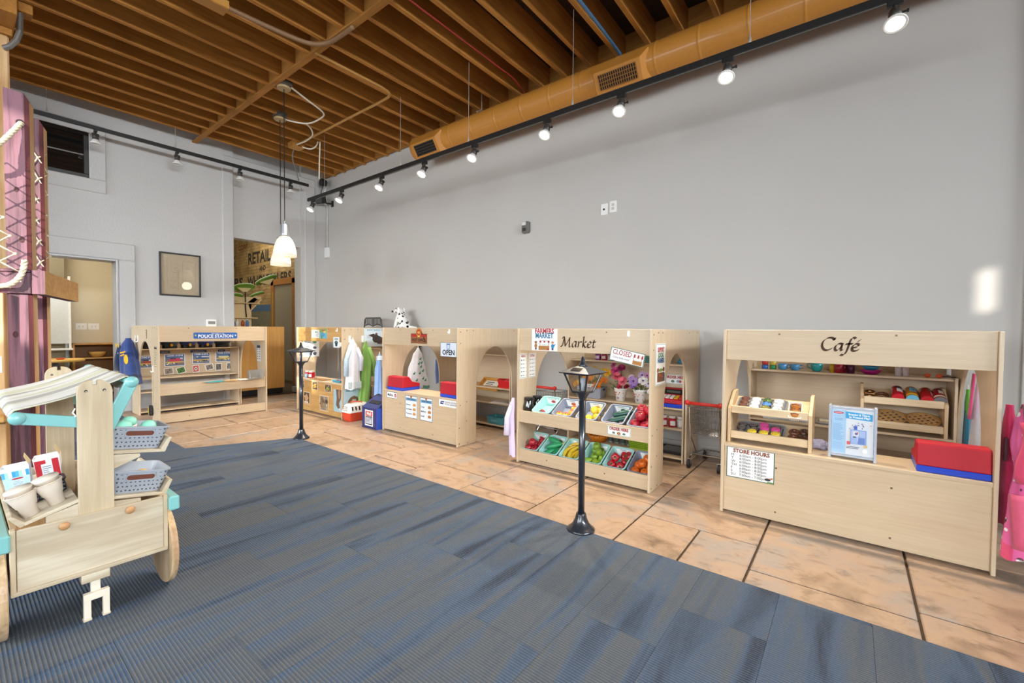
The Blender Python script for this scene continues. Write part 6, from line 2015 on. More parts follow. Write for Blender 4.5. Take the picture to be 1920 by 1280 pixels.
bx('clip', STEEL, t, -.17, -.02, .008, -.14, .04, .018)
t = thing('blue_tray', 'light blue tray with red toys on the clinic counter', 'tray', (-5.74, 3.40, .485))
m = MB(); m.T = TR(0, 0, .028)
tub(m, .2, .13, .18, .11, .027)
m.build('tray_body', M('4EA8C8', .4), t)
for i in range(3):
    o = MB().ball((0, 0, .014), .016, 8, 6, sx=1.4).build('red_toy', M('B8443A', .5))
    o.matrix_world = TR(-5.79 + i * .05, 3.40 + .02 * (i % 2), .489)
    tag(o, ['red toy piece at the left in the clinic tray', 'red toy piece in the middle of the clinic tray', 'red toy piece at the right in the clinic tray'][i], 'toy')
# things on the clinic shelves seen through its side arch
m = MB(); m.smooth = True
t = thing('plush_tiger', 'orange and black striped plush lying low inside the clinic arch', 'plush toy', (-5.98, 4.33, .046))
m.ball((0, 0, .07), .07, 12, 8, sx=1.6)
m.ball((.12, -.03, .10), .055, 12, 8)
m.build('plush_body', M('D08A24', .9, var=.35, scale=30), t)
m = MB(); m.smooth = True
for s in (-1, 1):
    m.ball((.13, -.03 + s * .04, .15), .02, 8, 6)
m.build('ear', M('B06A1C', .9), t)
m = MB()
for i in range(5):
    m.T = TR(-.08 + i * .035, 0, .07)
    a = math.sqrt(max(.05, 1 - ((-.08 + i * .035) / .112) ** 2)) * .0715
    m.tube([(0, a * math.cos(b), a * math.sin(b)) for b in [.3 + 2.6 * j / 8 for j in range(9)]], .006, 5)
m.build('stripe', M('1E1814', .9), t)
t = thing('brown_hat', 'brown hat on the middle shelf inside the clinic arch', 'hat', (-6.02, 4.33, .516))
m = MB(); m.smooth = True
m.lathe([(.11, 0), (.115, .008), (.07, .02), (.065, .08), (.05, .10), (0, .105)], 18)
m.build('hat_body', clothm('5A3E2A'), t)
MB().lathe([(.072, .022), (.0725, .04)], 18).build('hat_band', BLACK, t)
t = thing('black_hat', 'black hat on the top shelf inside the clinic arch', 'hat', (-5.93, 4.34, .931))
m = MB(); m.smooth = True
m.lathe([(.10, 0), (.10, .006), (.06, .012), (.055, .06), (0, .065)], 16)
m.build('hat_body', clothm('1E1C1C'), t)
MB().lathe([(.0615, .013), (.06, .025)], 16).build('hat_band', M('7A3A2A', .6), t)
t = thing('plush_bear', 'brown plush on the lower middle shelf inside the clinic arch', 'plush toy', (-6.03, 4.33, .321))
m = MB(); m.smooth = True
m.ball((0, 0, .05), .05, 10, 8)
m.ball((0, -.01, .115), .035, 10, 8)
m.build('plush_body', clothm('6A4630'), t)
m = MB(); m.smooth = True
for s in (-1, 1):
    m.ball((s * .03, -.01, .145), .013, 8, 6)
m.build('ear', clothm('583824'), t)
# top shelf of the clinic, wire rack and plush dalmatian
bx('top_shelf', BIRCH_X, bpy.data.objects['animal_clinic_stand'], .018, .95, 1.232, 1.252, 1.28, 1.25)
t = thing('wire_rack', 'dark grey slotted rack standing on top of the animal clinic', 'rack', (-6.46, 4.45, 1.25))
m = MB()
m.tube([(-.26, 0, 0), (-.235, 0, .15), (-.2, 0, .18), (.2, 0, .18), (.235, 0, .15), (.26, 0, 0)], .012, 8)
m.tube([(-.24, 0, .05), (-.12, 0, .075), (0, 0, .04), (.12, 0, .075), (.24, 0, .05)], .01, 8)
m.tube([(0, 0, .04), (0, 0, .18)], .02, 8)
m.tube([(-.26, .1, 0), (-.26, 0, .01), (.26, 0, .01), (.26, .1, 0)], .01, 8)
m.build('rack_frame', M('4A4844', .5), t)
for s in (-1, 1):
    for i in range(5):
        x = s * (.055 + i * .038)
        MB().tube([(x, 0, .06), (x, 0, .178)], .008, 6).build('rack_bar', M('4A4844', .5), t)
t = thing('plush_dalmatian', 'sitting white plush dalmatian with black spots on top of the clinic', 'plush toy', Matrix.Translation((-5.66, 4.43, 1.25)) @ Matrix.Rotation(R(12), 4, 'Z'))
# one continuous body grown from a skin skeleton; dog faces -x
sk_v = [(0.05, 0, .07, .085), (0.0, 0, .17, .075), (-.03, 0, .24, .05), (-.04, 0, .30, .062), (-.10, 0, .285, .038), (-.16, 0, .272, .03),
        (-.07, -.04, .12, .034), (-.09, -.045, .03, .03), (-.12, -.045, .018, .026), (-.07, .04, .12, .034), (-.09, .045, .03, .03), (-.12, .045, .018, .026),
        (.06, -.08, .05, .045), (-.03, -.09, .02, .026), (.06, .08, .05, .045), (-.03, .09, .02, .026), (.14, 0, .03, .025), (.24, -.02, .03, .014), (.32, -.03, .022, .01)]
sk_e = [(0, 1), (1, 2), (2, 3), (3, 4), (4, 5), (1, 6), (6, 7), (7, 8), (1, 9), (9, 10), (10, 11), (0, 12), (12, 13), (0, 14), (14, 15), (0, 16), (16, 17), (17, 18)]
me = bpy.data.meshes.new('plush_body')
me.from_pydata([v[:3] for v in sk_v], sk_e, [])
o = bpy.data.objects.new('plush_body', me)
COL.objects.link(o)
o.parent = t
o.modifiers.new('skin', 'SKIN').use_smooth_shade = True
for i, v in enumerate(me.skin_vertices[0].data):
    v.radius = (sk_v[i][3], sk_v[i][3])
    v.use_root = (i == 0)
o.modifiers.new('sub', 'SUBSURF').render_levels = 2
mt, nt, b = nodes_of('white_plush_with_black_spots')
tc = node(nt, 'ShaderNodeTexCoord')
vo = node(nt, 'ShaderNodeTexVoronoi', i_Scale=16.0)
link(nt, tc.outputs['Object'], vo.inputs['Vector'])
rr = ramp(nt, vo.outputs['Distance'], [(.30, '1C1A1A'), (.33, 'F0EEEA')])
link(nt, rr.outputs[0], b.inputs['Base Color'])
b.inputs['Roughness'].default_value = .9
me.materials.append(mt)
m = MB(); m.smooth = True
m.ball((-.192, 0, .277), .016, 10, 6)
m.build('nose', BLACK, t)
for s in (-1, 1):
    m = MB(); m.smooth = True
    m.ball((-.085, s * .035, .325), .009, 8, 6)
    m.build('eye', BLACK, t)
    m = MB(); m.smooth = True
    m.ball((-.015, s * .062, .29), .04, 10, 6, sx=.7, sy=.35, sz=1.25)
    m.build('ear', mt, t)

# ================================================================ STREET LAMPS
IRON = M('20242C', .3, coat=.5)
def street_lamp(x, y, rz, label):
    t = thing('street_lamp', label, 'lamp post', Matrix.Translation((x, y, 0)) @ Matrix.Rotation(rz, 4, 'Z'))
    m = MB(); m.smooth = True
    m.lathe([(.085, 0), (.087, .012), (.075, .02), (.052, .045), (.038, .075), (.032, .10), (.03, .108), (.021, .11), (0, .11)], 24)
    m.build('base', IRON, t)
    m = MB(); m.smooth = True
    m.lathe([(.021, .105), (.021, .83)], 16)
    m.build('pole', IRON, t)
    m = MB(); m.smooth = True
    m.lathe([(.021, .815), (.024, .83), (.045, .862), (.05, .868), (0, .868)], 20)
    m.build('neck', IRON, t)
    a, b, z0, z1 = .046, .083, .868, .985
    m = MB()
    sq = lambda h, z: [(-h, -h, z), (h, -h, z), (h, h, z), (-h, h, z)]
    loft(m, [sq(.05, z0), sq(.05, z0 + .008)])
    for i in range(4):
        p, q_ = sq(a, z0)[i], sq(b, z1)[i]
        m.tube([p, q_], .006, 6)
        p2, q2 = sq(a, z0)[(i + 1) % 4], sq(b, z1)[(i + 1) % 4]
        m.tube([q_, q2], .008, 6)
        m.tube([p, p2], .006, 6)
    m.build('lantern_frame', IRON, t)
    for i in range(4):
        p, q_, p2, q2 = sq(a, z0)[i], sq(b, z1)[i], sq(a, z0)[(i + 1) % 4], sq(b, z1)[(i + 1) % 4]
        m = MB(); m.add([p, p2, q2, q_], [(0, 1, 2, 3)])
        m.build('glass_pane', M('FFFFFF', .02, trans=1.0, var=0), t, solid=.0015)
    m = MB()
    loft(m, [sq(.105, z1), sq(.108, z1 + .006), sq(.03, z1 + .042), sq(.026, z1 + .044)])
    m.build('roof', IRON, t)
    m = MB(); m.smooth = True
    m.lathe([(.032, z1 + .042), (.02, z1 + .055), (.014, z1 + .075), (.008, z1 + .1), (0, z1 + .104)], 12)
    m.build('finial', IRON, t)
    m = MB(); m.T = frame((0, -.068, z1 + .0245), (1, 0, 0), (0, .078, .036)) @ TR(0, 0, .001)
    m.box(-.035, -.018, -.003, .035, .018, .002)
    m.build('solar_cell', M('0E1016', .15, coat=.8), t)
    m = MB(); m.smooth = True
    m.lathe([(.012, z0 + .008), (.012, z0 + .05), (.016, z0 + .06), (.016, z0 + .085), (0, z0 + .09)], 10)
    m.build('lamp_tube', M('DDE6F0', .2), t)
    return t
street_lamp(-1.31, 2.41, R(-4), 'black toy street lamp standing in front of the market stand')
street_lamp(-4.89, 2.43, R(20), 'black toy street lamp farther off, in front of the animal clinic')

# ================================================================ CAFÉ THINGS
PINE_X = wood('pine_rack_along_x', 'CDAE84', 'E6CEA8', 0, grain=50)
PINE_Z = wood('pine_rack_along_z', 'CDAE84', 'E4CAA2', 2, grain=50)
def rack(name, label, T, w, h0=0.24, h1=0.345, d=0.26):
    t = thing(name, label, 'display rack', T)
    for x in (0, w - 0.02):
        MB().prism([(0, 0), (0, h0), (0.16, h1), (d, h1), (d, 0)], x, x + 0.02, 'x').build('side_panel', PINE_Z, t, bevel=0.002)
    for z in (0.03, 0.205):
        bx('front_rail', PINE_X, t, 0.02, 0.004, z, w - 0.02, 0.022, z + 0.052, bevel=0.004)
        m = MB(); m.T = TR(0, 0.022, z + 0.008, rx=R(20))
        m.box(0.02, 0, -0.008, w - 0.02, d * 0.93, 0)
        m.build('tray_board', PINE_X, t)
    return t
RK = Matrix.Translation((-0.672, 3.345, 0.478))
rack('pastry_rack', 'small two tier wooden pastry rack at the left end of the café counter', RK, 0.49)
US = RK @ Matrix.Translation((0, 0.022, 0.2135)) @ Matrix.Rotation(R(20), 4, 'X')      # upper tray surface
LS = RK @ Matrix.Translation((0, 0.022, 0.0385)) @ Matrix.Rotation(R(20), 4, 'X')
def flat_tray(T, w, d, label, col='9EA4AC'):
    t = thing('baking_tray', label, 'tray', T)
    m = MB(); m.T = TR(w / 2, d / 2, 0.012)
    tub(m, w - .02, d - .02, w - .04, d - .04, 0.0115, t=.002, lip=.008)
    m.build('tray_body', M(col, .3, .7), t)
    bx('tray_mat', M('8C8E94', .5), t, .022, .022, .0026, w - .022, d - .022, .0036)
    return t
flat_tray(US @ TR(.035, .012, .0005), .31, .20, 'grey metal tray of iced cookies on the upper tier of the left pastry rack')
flat_tray(LS @ TR(.035, .012, .0005), .30, .20, 'grey metal tray of swirls and cupcakes on the lower tier of the left pastry rack')
def cookie(name, label, T, base, top, dots=None, r=.028, h=.026, ring=None, seed=0):
    t = thing(name, label, 'pastry', T)
    m = MB(); m.smooth = True
    m.lathe([(r * .86, 0), (r * .98, h * .4), (r * .96, h * .7), (0, h * .7)], 14)
    m.build('cake', M(base, .6), t)
    m = MB(); m.smooth = True
    m.lathe([(r, h * .66), (r * 1.04, h * .8), (r * .95, h), (r * .5, h * 1.1), (0, h * 1.12)], 14)
    m.build('icing', M(top, .35, coat=.2), t)
    q = random.Random(seed)
    if dots:
        for i in range(7):
            a, rr = q.uniform(0, 6.28), r * math.sqrt(q.uniform(0, .55))
            m = MB(); m.smooth = True
            m.ball((rr * math.cos(a), rr * math.sin(a), h * 1.08), r * .12, 6, 4)
            m.build('sprinkle', M(dots[i % len(dots)], .4), t)
    if ring:
        for rr in (.35, .7):
            m = MB(); m.smooth = True
            m.tube([(r * rr * math.cos(a), r * rr * math.sin(a), h * 1.08) for a in [2 * PI * i / 14 for i in range(14)]], r * .07, 5, closed=True)
            m.build('swirl_ring', M(ring, .4), t)
    return t
rown = ['front', 'middle', 'back']
tops = [('5A3222', ['8A4A34'], 'brown sprinkled cookie'), ('F2F2F0', None, 'white iced cookie'), (None, None, ''), ('F2F0EA', ['D83A4A', '3A4A9A', '3AA86A', 'E88AA0'], 'white cookie with coloured dots')]
for c in range(4):
    for r_ in range(3):
        top, dots, nm = tops[c]
        if c == 2:
            top, dots, nm = [('6E6A2A', ['C8B83A'], 'yellow speckled cookie'), ('4A86C8', ['2A4A7A'], 'blue iced cookie'), ('4E6A2A', ['3A2A1A'], 'green iced cookie')][r_]
            lab = '%s in the third column of the upper café tray' % nm
        else:
            lab = '%s at the %s of its column on the upper café tray' % (nm, rown[r_])
        cookie('toy_cookie', lab, US @ TR(.085 + c * .068, .052 + r_ * .055, .004, rx=0), 'E8DCC8' if c != 2 else '3A2416', top, dots, seed=c * 5 + r_)
t = thing('bread_carton', 'white carton of brown rolls standing tilted on the upper tier of the pastry rack', 'carton', US @ TR(.395, .05, .002, rx=R(28)))
m = MB()
W_, L2, H2 = .072, .125, .045
loft(m, [rl(.062, .11, .008, 0), rl(W_, L2, .01, H2), rl(W_ - .006, L2 - .006, .008, H2), rl(.056, .104, .006, .004)])
m.build('carton_body', WHITE, t)
k = Ink(); k.T = frame((0, -L2 / 2 - .0002 + .004, H2 * .5), (1, 0, 0), (0, -.16, 1))
for i in range(5):
    k.p([(-.024 + i * .012, -.014), (-.019 + i * .012, -.014), (-.021 + i * .012, .01)], '23232A')
k.build('carton_print', k.mats, t)
for i, y in enumerate((-.036, 0, .036)):
    o = thing('toy_roll', ['front brown roll in the white carton', 'middle brown roll in the white carton', 'back brown roll in the white carton'][i], 'bread', US @ TR(.395, .05, .002, rx=R(28)) @ TR(0, y, .034))
    m = MB(); m.smooth = True
    m.ball((0, 0, 0), .029, 12, 8, sy=.62, sz=.9)
    m.build('roll_body', M('C07A34', .4, coat=.3, var=.2), o)
    m = MB(); m.smooth = True
    m.tube([(-.022, 0, .018), (0, 0, .0265), (.022, 0, .018)], .004, 6)
    m.build('crust_ridge', M('8A4A1C', .5), o)
for i, (x, y, l) in enumerate([(.07, .155, 'first dark swirl cookie in the back row of the lower café tray'), (.135, .158, 'second dark swirl cookie in the back row of the lower café tray'), (.275, .165, 'dark swirl cookie behind the pink cupcakes on the lower café tray'),
                               (.07, .105, 'dark swirl cookie at the left of the middle row on the lower café tray'), (.15, .10, 'dark swirl cookie behind a yellow cupcake on the lower café tray'), (.075, .045, 'dark swirl cookie at the front left of the lower café tray')]):
    cookie('swirl_cookie', l, LS @ TR(x, y, .004), '3A2E2A', '3E3634', r=.030, h=.014, ring='8A7E78')
for i, (x, y, a, b, l) in enumerate([(.205, .15, 'E8B84A', 'D84A9A', 'pink topped cupcake at the back of the lower café tray'), (.215, .10, 'E8B84A', 'D84A9A', 'pink topped cupcake in the middle of the lower café tray'), (.28, .105, 'E8B84A', 'D84A9A', 'pink topped cupcake at the right of the lower café tray'),
                                     (.145, .045, 'E8C83A', 'F0D040', 'yellow cupcake, front left of three on the lower café tray'), (.215, .045, 'E8C83A', 'F0D040', 'yellow cupcake, front middle of three on the lower café tray'), (.285, .048, 'E8C83A', 'F0D040', 'yellow cupcake, front right of three on the lower café tray')]):
    cookie('toy_cupcake', l, LS @ TR(x, y, .004), a, b, ['E84A8A'] if i < 3 else ['D8B020'], r=.028, h=.034, seed=i)
def donut(label, T, col, r=.034):
    t = thing('toy_donut', label, 'pastry', T)
    m = MB(); m.smooth = True
    m.tube([(r * .62 * math.cos(a), r * .62 * math.sin(a), 0) for a in [2 * PI * i / 18 for i in range(18)]], r * .38, 8, closed=True)
    m.build('donut_ring', M(col, .35, coat=.3, var=.2), t)
    m = MB(); m.smooth = True
    m.tube([(r * .62 * math.cos(a), r * .62 * math.sin(a), r * .12) for a in [2 * PI * i / 18 for i in range(18)]], r * .31, 8, closed=True)
    m.build('donut_glaze', M('5A3220' if col != 'B8803E' else '3E2418', .3, coat=.5), t)
    return t
for x, y, z, c, l in ((.385, .13, .014, '7A4A30', 'chocolate donut at the back left of four on the pastry rack'), (.385, .06, .014, '8A5638', 'chocolate donut at the front left of four on the pastry rack'), (.44, .145, .014, '4A2A1A', 'darker chocolate donut at the back right of four on the pastry rack'), (.445, .07, .014, '5A3422', 'dark chocolate donut at the front right of four on the pastry rack')):
    donut(l, LS @ TR(x, y, z), c)

# display stand
t = thing('menu_display', 'white framed café play set display with a blue banner standing on the counter', 'display', Matrix.Translation((.0185, 3.345, .478)) @ Matrix.Rotation(R(-1), 4, 'Z'))
FRM = M('C8D0DC', .25, .3, coat=.3)
w, h, d = .232, .325, .06
for x in (-w / 2, w / 2 - .014):
    bx('side_post', FRM, t, x, 0, 0, x + .014, d, h, bevel=.002)
bx('top_bar', FRM, t, -w / 2 + .014, 0.004, h - .022, w / 2 - .014, d, h - .008)
bx('bottom_bar', FRM, t, -w / 2 + .014, 0.004, .012, w / 2 - .014, d, .026)
bx('panel', M('D8DEE6', .4), t, -w / 2 + .014, .010, .026, w / 2 - .014, .016, h - .022)
k = Ink(); k.T = frame((0, .0098, .167), (1, 0, 0), (0, 0, 1))
k.r(-.100, -.135, -.03, .13, 'A8CCE8').r(-.03, -.135, .098, .13, 'DDE2E8')
k.e(-.068, .112, .025, .007, 'C8303A', 16).r(-.084, .109, -.052, .114, 'E8B0B0')
k.lines(-.092, -.040, .092, .086, 1, '8CB0D0').lines(-.086, -.046, .078, .062, 2, '7AA2CC', 2)
k.lines(-.094, -.038, .045, -.06, 14, '8AB0D4', 3)
k.lines(-.094, -.038, -.07, -.115, 5, '98BCDC', 5)
k.p([(-.032, .082), (.094, .076), (.094, .116), (-.032, .124)], '3AA2D8')
k.t('Brewing & Things', .017, .031, .102, 'F4F8FA', bold=.03, width=.10).t('to Pretend Play!', .017, .033, .086, 'F4F8FA', bold=.03, width=.10)
q = random.Random(11)
for i in range(14):
    k.e(q.uniform(-.02, .09), q.uniform(.02, .065), .003, .004, q.choice(['9AA4B8', '5A6A9A', 'C89A8A']), 7)
k.r(.008, .018, .024, .040, '4A62B8').r(.014, .040, .018, .048, '6A82C8')
k.r(-.008, -.07, .068, .018, '8AA6D8').r(-.004, -.05, .03, .012, 'B8C8E8').r(.006, -.02, .032, .008, 'E0D8D4').e(.02, -.006, .008, .008, '5A6AA8', 8).e(.026, .0, .004, .005, 'C86A5A', 8)
k.r(.034, -.024, .062, .012, 'A8BCE4').r(-.004, -.066, .026, -.032, 'A0B8E4').r(.030, -.066, .060, -.030, '6A86C8').r(.004, -.030, .02, -.024, '1E2A4A')
k.r(-.024, -.076, -.008, -.056, 'D8606A').e(.064, -.078, .010, .010, 'D8BC8A', 12).e(.062, -.106, .012, .013, 'F4F4F4', 14)
k.lines(-.026, .06, -.086, -.102, 2, '5A6878', 7, .004)
k.build('print', k.mats, t)
tag(bpy.data.objects.new('x', None)) if False else None
register(Matrix.Translation((.306, 3.315, .478)) @ Matrix.Rotation(R(0), 4, 'Z'), 'red and blue toy cash register at the right end of the café counter')
# plastic bag
t = thing('plastic_bag', 'crumpled clear lilac plastic bag lying on the counter beside the pastry rack', 'bag', (-.16, 3.53, .478))
q = random.Random(3)
m = MB()
pts = {}
def bagf(u, v):
    key = (round(u % 1.0, 4), round(v, 4))
    if key not in pts:
        pts[key] = q.uniform(.75, 1.15)
    s = math.sin(PI * v) ** .6
    return (.075 * s * math.cos(2 * PI * u) * pts[key], .05 * s * math.sin(2 * PI * u) * pts[key], max(0, .03 - .032 * math.cos(PI * v) * pts[key]))
m.grid(bagf, 14, 8, closed=True)
m.build('bag_body', M('CFCFF0', .15, trans=.45, var=0), t)
m = MB(); m.tube([(.06, 0, .03), (.085, .01, .028), (.10, .005, .018)], .008, 6)
m.build('bag_neck', M('B8B8E8', .2, trans=.3, var=0), t)

# second rack on the back shelf
RK2 = Matrix.Translation((.067, 4.225, .516))
rack('pastry_rack', 'two tier wooden pastry rack of cans and pies on the back shelf of the café', RK2, .478, .235, .335, .26)
U2 = RK2 @ Matrix.Translation((0, .022, .2135)) @ Matrix.Rotation(R(20), 4, 'X')
L2_ = RK2 @ Matrix.Translation((0, .022, .0385)) @ Matrix.Rotation(R(20), 4, 'X')
donut('iced donut at the front left of the upper tier of the back café rack', U2 @ TR(.055, .05, .016), 'B8803E', .036)
donut('iced donut behind, at the left of the upper tier of the back café rack', U2 @ TR(.058, .125, .016), 'B8803E', .036)
t = thing('toy_pretzel', 'brown toy pretzel between the donuts and the cans on the back café rack', 'pastry', U2 @ TR(.125, .075, .013))
m = MB(); m.smooth = True
m.tube([(.035 * math.sin(2 * a) * 1.0, .045 * math.cos(a) + .012 * math.cos(3 * a), .004 * math.sin(3 * a)) for a in [2 * PI * i / 28 for i in range(28)]], .011, 7, closed=True)
m.build('pretzel_loop', M('5E3820', .35, coat=.4), t)
m = MB(); m.smooth = True
m.tube([(-.03, -.02, .004), (0, .0, .012), (.03, -.02, .004)], .010, 7)
m.build('pretzel_cross', M('6A4226', .35, coat=.4), t)
def can(label, T, body, end, dr):
    t = thing('toy_can', label, 'can', T)
    m = MB(); m.smooth = True
    m.lathe([(.034, .004), (.036, .008), (.036, .15), (.034, .154), (0, .154)], 20)
    m.build('can_body', M(body, .25, coat=.5), t)
    m = MB()
    m.lathe([(.035, 0), (.0365, .002), (.0365, .010), (.031, .010)], 20)
    m.lathe([(0, .0035), (.031, .0035)], 20)
    m.build('can_end', M(end, .35), t)
    k = Ink()
    for (a0, z, w_, h_, c) in dr:
        n = max(1, int(w_ / .25))
        for i in range(n):
            a = a0 + (i - (n - 1) / 2) * .25
            k.T = frame((.0363 * math.cos(a), .0363 * math.sin(a), z), (-math.sin(a), math.cos(a), 0), (0, 0, 1))
            k.z = 0.0002
            k.r(-.0048, -h_ / 2, .0048, h_ / 2, c)
    if k.f:
        k.build('can_print', k.mats, t)
    return t
def canT(x):
    return U2 @ TR(x, .012, .037) @ Matrix.Rotation(R(-90), 4, 'X')     # lying, end to the front
can('red toy can with a white picture, first of four on the back café rack', canT(.215), 'B81828', 'D02838', [(-1.2, .08, 1.1, .05, 'ECE8E8'), (-1.3, .125, .8, .03, '2A3A5A'), (-.9, .10, .5, .016, '8A8A9A')])
can('orange toy can with a pale blue lid, second of four on the back café rack', canT(.293), 'C07A28', '7AC8E8', [(-1.4, .10, 1.2, .06, '6AB8D8'), (-1.3, .10, .6, .035, '3A4A2A'), (-1.5, .03, 2.6, .025, 'E8B838')])
can('plain red toy can, third of four cans on the back café rack', canT(.371), 'A81420', 'C82834', [(-.7, .07, .5, .06, 'D8A0A0')])
can('dark red toy can with a grey lid, last of four on the back café rack', canT(.438), '981828', '77787C', [(-1.4, .03, 2.6, .022, 'E8DCC0'), (-1.3, .09, .8, .05, 'D8C8B8'), (-1.3, .12, .5, .02, '3A3A3A')])
def pie(label, T, r, a, b):
    t = thing('toy_pie', label, 'pastry', T)
    m = MB(); m.smooth = True
    m.lathe([(r * .8, 0), (r, .022), (r * 1.03, .026), (r * .96, .028), (0, .024)], 24)
    m.build('pie_filling', M(a, .4, var=.6, scale=30), t)
    for d_ in (0, 1):
        for i in range(5):
            o_ = (i - 2) * r * .38
            L_ = math.sqrt(max(.001, r * r - o_ * o_)) * .97
            m = MB()
            m.T = TR(0, 0, .0255 + d_ * .003, rz=.5 + d_ * PI / 2)
            m.box(-L_, o_ - r * .09, 0, L_, o_ + r * .09, .005)
            m.build('lattice_strip', M('D0A468', .6, var=.15), t, bevel=.001)
    m = MB(); m.smooth = True
    m.tube([(r * math.cos(x), r * math.sin(x), .028 + .003 * math.sin(18 * x)) for x in [2 * PI * i / 36 for i in range(36)]], .008, 6, closed=True)
    m.build('crust_rim', M('B8864A', .6), t)
    return t
pie('lattice toy pie with dark blue filling, left of two on the back café rack', L2_ @ TR(.175, .11, .001), .098, '26264E', '')
pie('lattice toy pie with red filling, right of two on the back café rack', L2_ @ TR(.36, .11, .001), .092, '6A1C2C', '')
cookie('toy_cupcake', 'small yellow topped cupcake at the left of the pies on the back café rack', L2_ @ TR(.05, .1, .001), '4A3020', 'E0C060', r=.028, h=.04)
# mid shelf things
t = thing('white_tray', 'white tray on the middle shelf seen between the tiers of the pastry rack', 'tray', (-.42, 4.34, .516))
m = MB(); m.T = TR(0, 0, .02)
tub(m, .34, .2, .32, .18, .02)
m.build('tray_body', M('DDE4EC', .4), t)
bx('tray_liner', M('C8D0DA', .6), t, -.14, -.08, .0045, .14, .08, .007)
t = thing('silver_tray', 'silver tray of toy sandwiches on the middle café shelf left of the menu display', 'tray', (-.10, 4.33, .516))
m = MB(); m.T = TR(0, 0, .018)
tub(m, .2, .16, .18, .14, .018)
m.build('tray_body', M('B8BCC4', .3, .6), t)
bx('tray_liner', M('D0D4DA', .5), t, -.08, -.06, .0045, .08, .06, .006)
for i, x in enumerate((-.05, .045)):
    t = thing('toy_sandwich', ['pale toy sandwich at the left of the silver tray', 'dark filled toy sandwich at the right of the silver tray'][i], 'food', (-.10 + x, 4.30, .522))
    bx('bread_slice', M('D8C8A8', .7), t, -.035, -.03, 0, .035, .03, .012)
    bx('filling', M('6A3A24' if i else 'C8A878', .6), t, -.037, -.032, .012, .037, .032, .020)
    bx('bread_slice', M('E4D8C0', .7), t, -.035, -.03, .020, .035, .03, .032)
# cups on the top shelf
TZ = .931
def cup(name, label, x, cols, r=.026, hh=.07, y=4.33):
    t = thing(name, label, 'cup', (x, y, TZ))
    n = len(cols)
    for i, c in enumerate(cols):
        m = MB(); m.smooth = True
        z0 = i * hh / n
        m.lathe([(r * .88, z0), (r, z0 + hh / n * .95), (r * .9, z0 + hh / n * .95), (r * .78, z0 + .004), (0, z0 + .004)], 16)
        m.build('cup_body' if n == 1 else 'cup_block', M(c, .35, coat=.3), t)
    m = MB(); m.smooth = True
    m.tube([(r * math.cos(a), r * math.sin(a), hh * .97) for a in [2 * PI * i / 16 for i in range(16)]], .0022, 5, closed=True)
    m.build('cup_rim', M(cols[-1], .35), t)
    return t
cup('stacking_cup', 'blue and red stacking cup at the left end of the top café shelf', -.583, ['2A6AB8', 'C83A3A'])
cup('stacking_cup', 'green and yellow stacking cup, second on the top café shelf', -.523, ['2E8A5A', 'E0C85A'])
def teacup(x, label, col, r=.036, spout=False):
    t = thing('toy_teapot' if spout else 'toy_teacup', label, 'teapot' if spout else 'cup', (x, 4.33, TZ))
    m = MB(); m.smooth = True
    hh = .075 if spout else .05
    m.lathe([(r * .55, 0), (r * .85, hh * .2), (r, hh * .6), (r * .98, hh), (r * .88, hh), (r * .8, hh * .3), (0, hh * .15)], 18)
    m.build('cup_body', M(col, .3, coat=.3), t)
    m = MB(); m.smooth = True
    s = -1 if spout else 1
    m.tube([(s * r * .95, 0, hh * .85), (s * (r + .02), 0, hh * .8), (s * (r + .022), 0, hh * .45), (s * r * .85, 0, hh * .25)], .0045, 7)
    m.build('handle', M(col, .3, coat=.3), t)
    if spout:
        m = MB(); m.smooth = True
        m.lathe([(r * .9, hh), (r * .5, hh + .012), (.006, hh + .016), (.008, hh + .026), (0, hh + .028)], 14)
        m.build('pot_lid', M(col, .3), t)
    return t
teacup(-.452, 'light blue toy teacup, left of the pair on the top café shelf', '4E9ACC')
teacup(-.365, 'light blue toy teacup, right of the pair on the top café shelf', '4E9ACC')
teacup(-.215, 'teal toy teapot on the top café shelf', '2AA8B0', .042, True)
cup('plastic_cup', 'yellow plastic cup on the top café shelf', -.110, ['D8B020'], .024, .08)
cup('plastic_cup', 'dark red plastic cup right of the yellow one on the top café shelf', -.072, ['A81C34'], .03, .08, 4.30)
cup('plastic_cup', 'second dark red plastic cup on the top café shelf', -.038, ['9A1830'], .026, .08, 4.36)
cup('plastic_cup', 'purple plastic cup on the top café shelf', .006, ['5A2048'], .026, .08)
for i, (c, z, r, l) in enumerate([('B01A7A', 0, .07, 'magenta bowl at the bottom of the bowl stack on the top café shelf'), ('3A9AC8', .03, .055, 'blue bowl in the middle of the bowl stack on the top café shelf'), ('2E3A4A', .058, .05, 'dark bowl on top of the bowl stack on the top café shelf')]):
    bowl(l, (.125, 4.34, TZ + z + .0), r, .034, M(c, .35))
bpy.data.objects['cafe_stand']
for i, x in enumerate((.285, .325)):
    t = cup('clear_tumbler', ['clear plastic tumbler, left of two on the top café shelf', 'clear plastic tumbler, right of two on the top café shelf'][i], x, ['E4DCE4'], .022, .085)
for i, (x, rz) in enumerate(((.44, .15), (.50, -.4))):
    t = thing('toy_spoon', ['orange ended toy spoon at the left of the pair near the shelf end', 'orange ended toy spoon at the right of the pair near the shelf end'][i], 'utensil', TR(x, 4.30, TZ, rz=rz))
    m = MB(); m.smooth = True
    m.ball((0, 0, .016), .018, 10, 6, sz=.85)
    m.build('spoon_end', M('E05A28', .4), t)
    m = MB(); m.smooth = True
    m.tube([(.015, 0, .012), (.05, .012, .014), (.085, .018, .008)], .005, 7)
    m.build('spoon_handle', M('3A3430' if i else 'C8BCA8', .4), t)

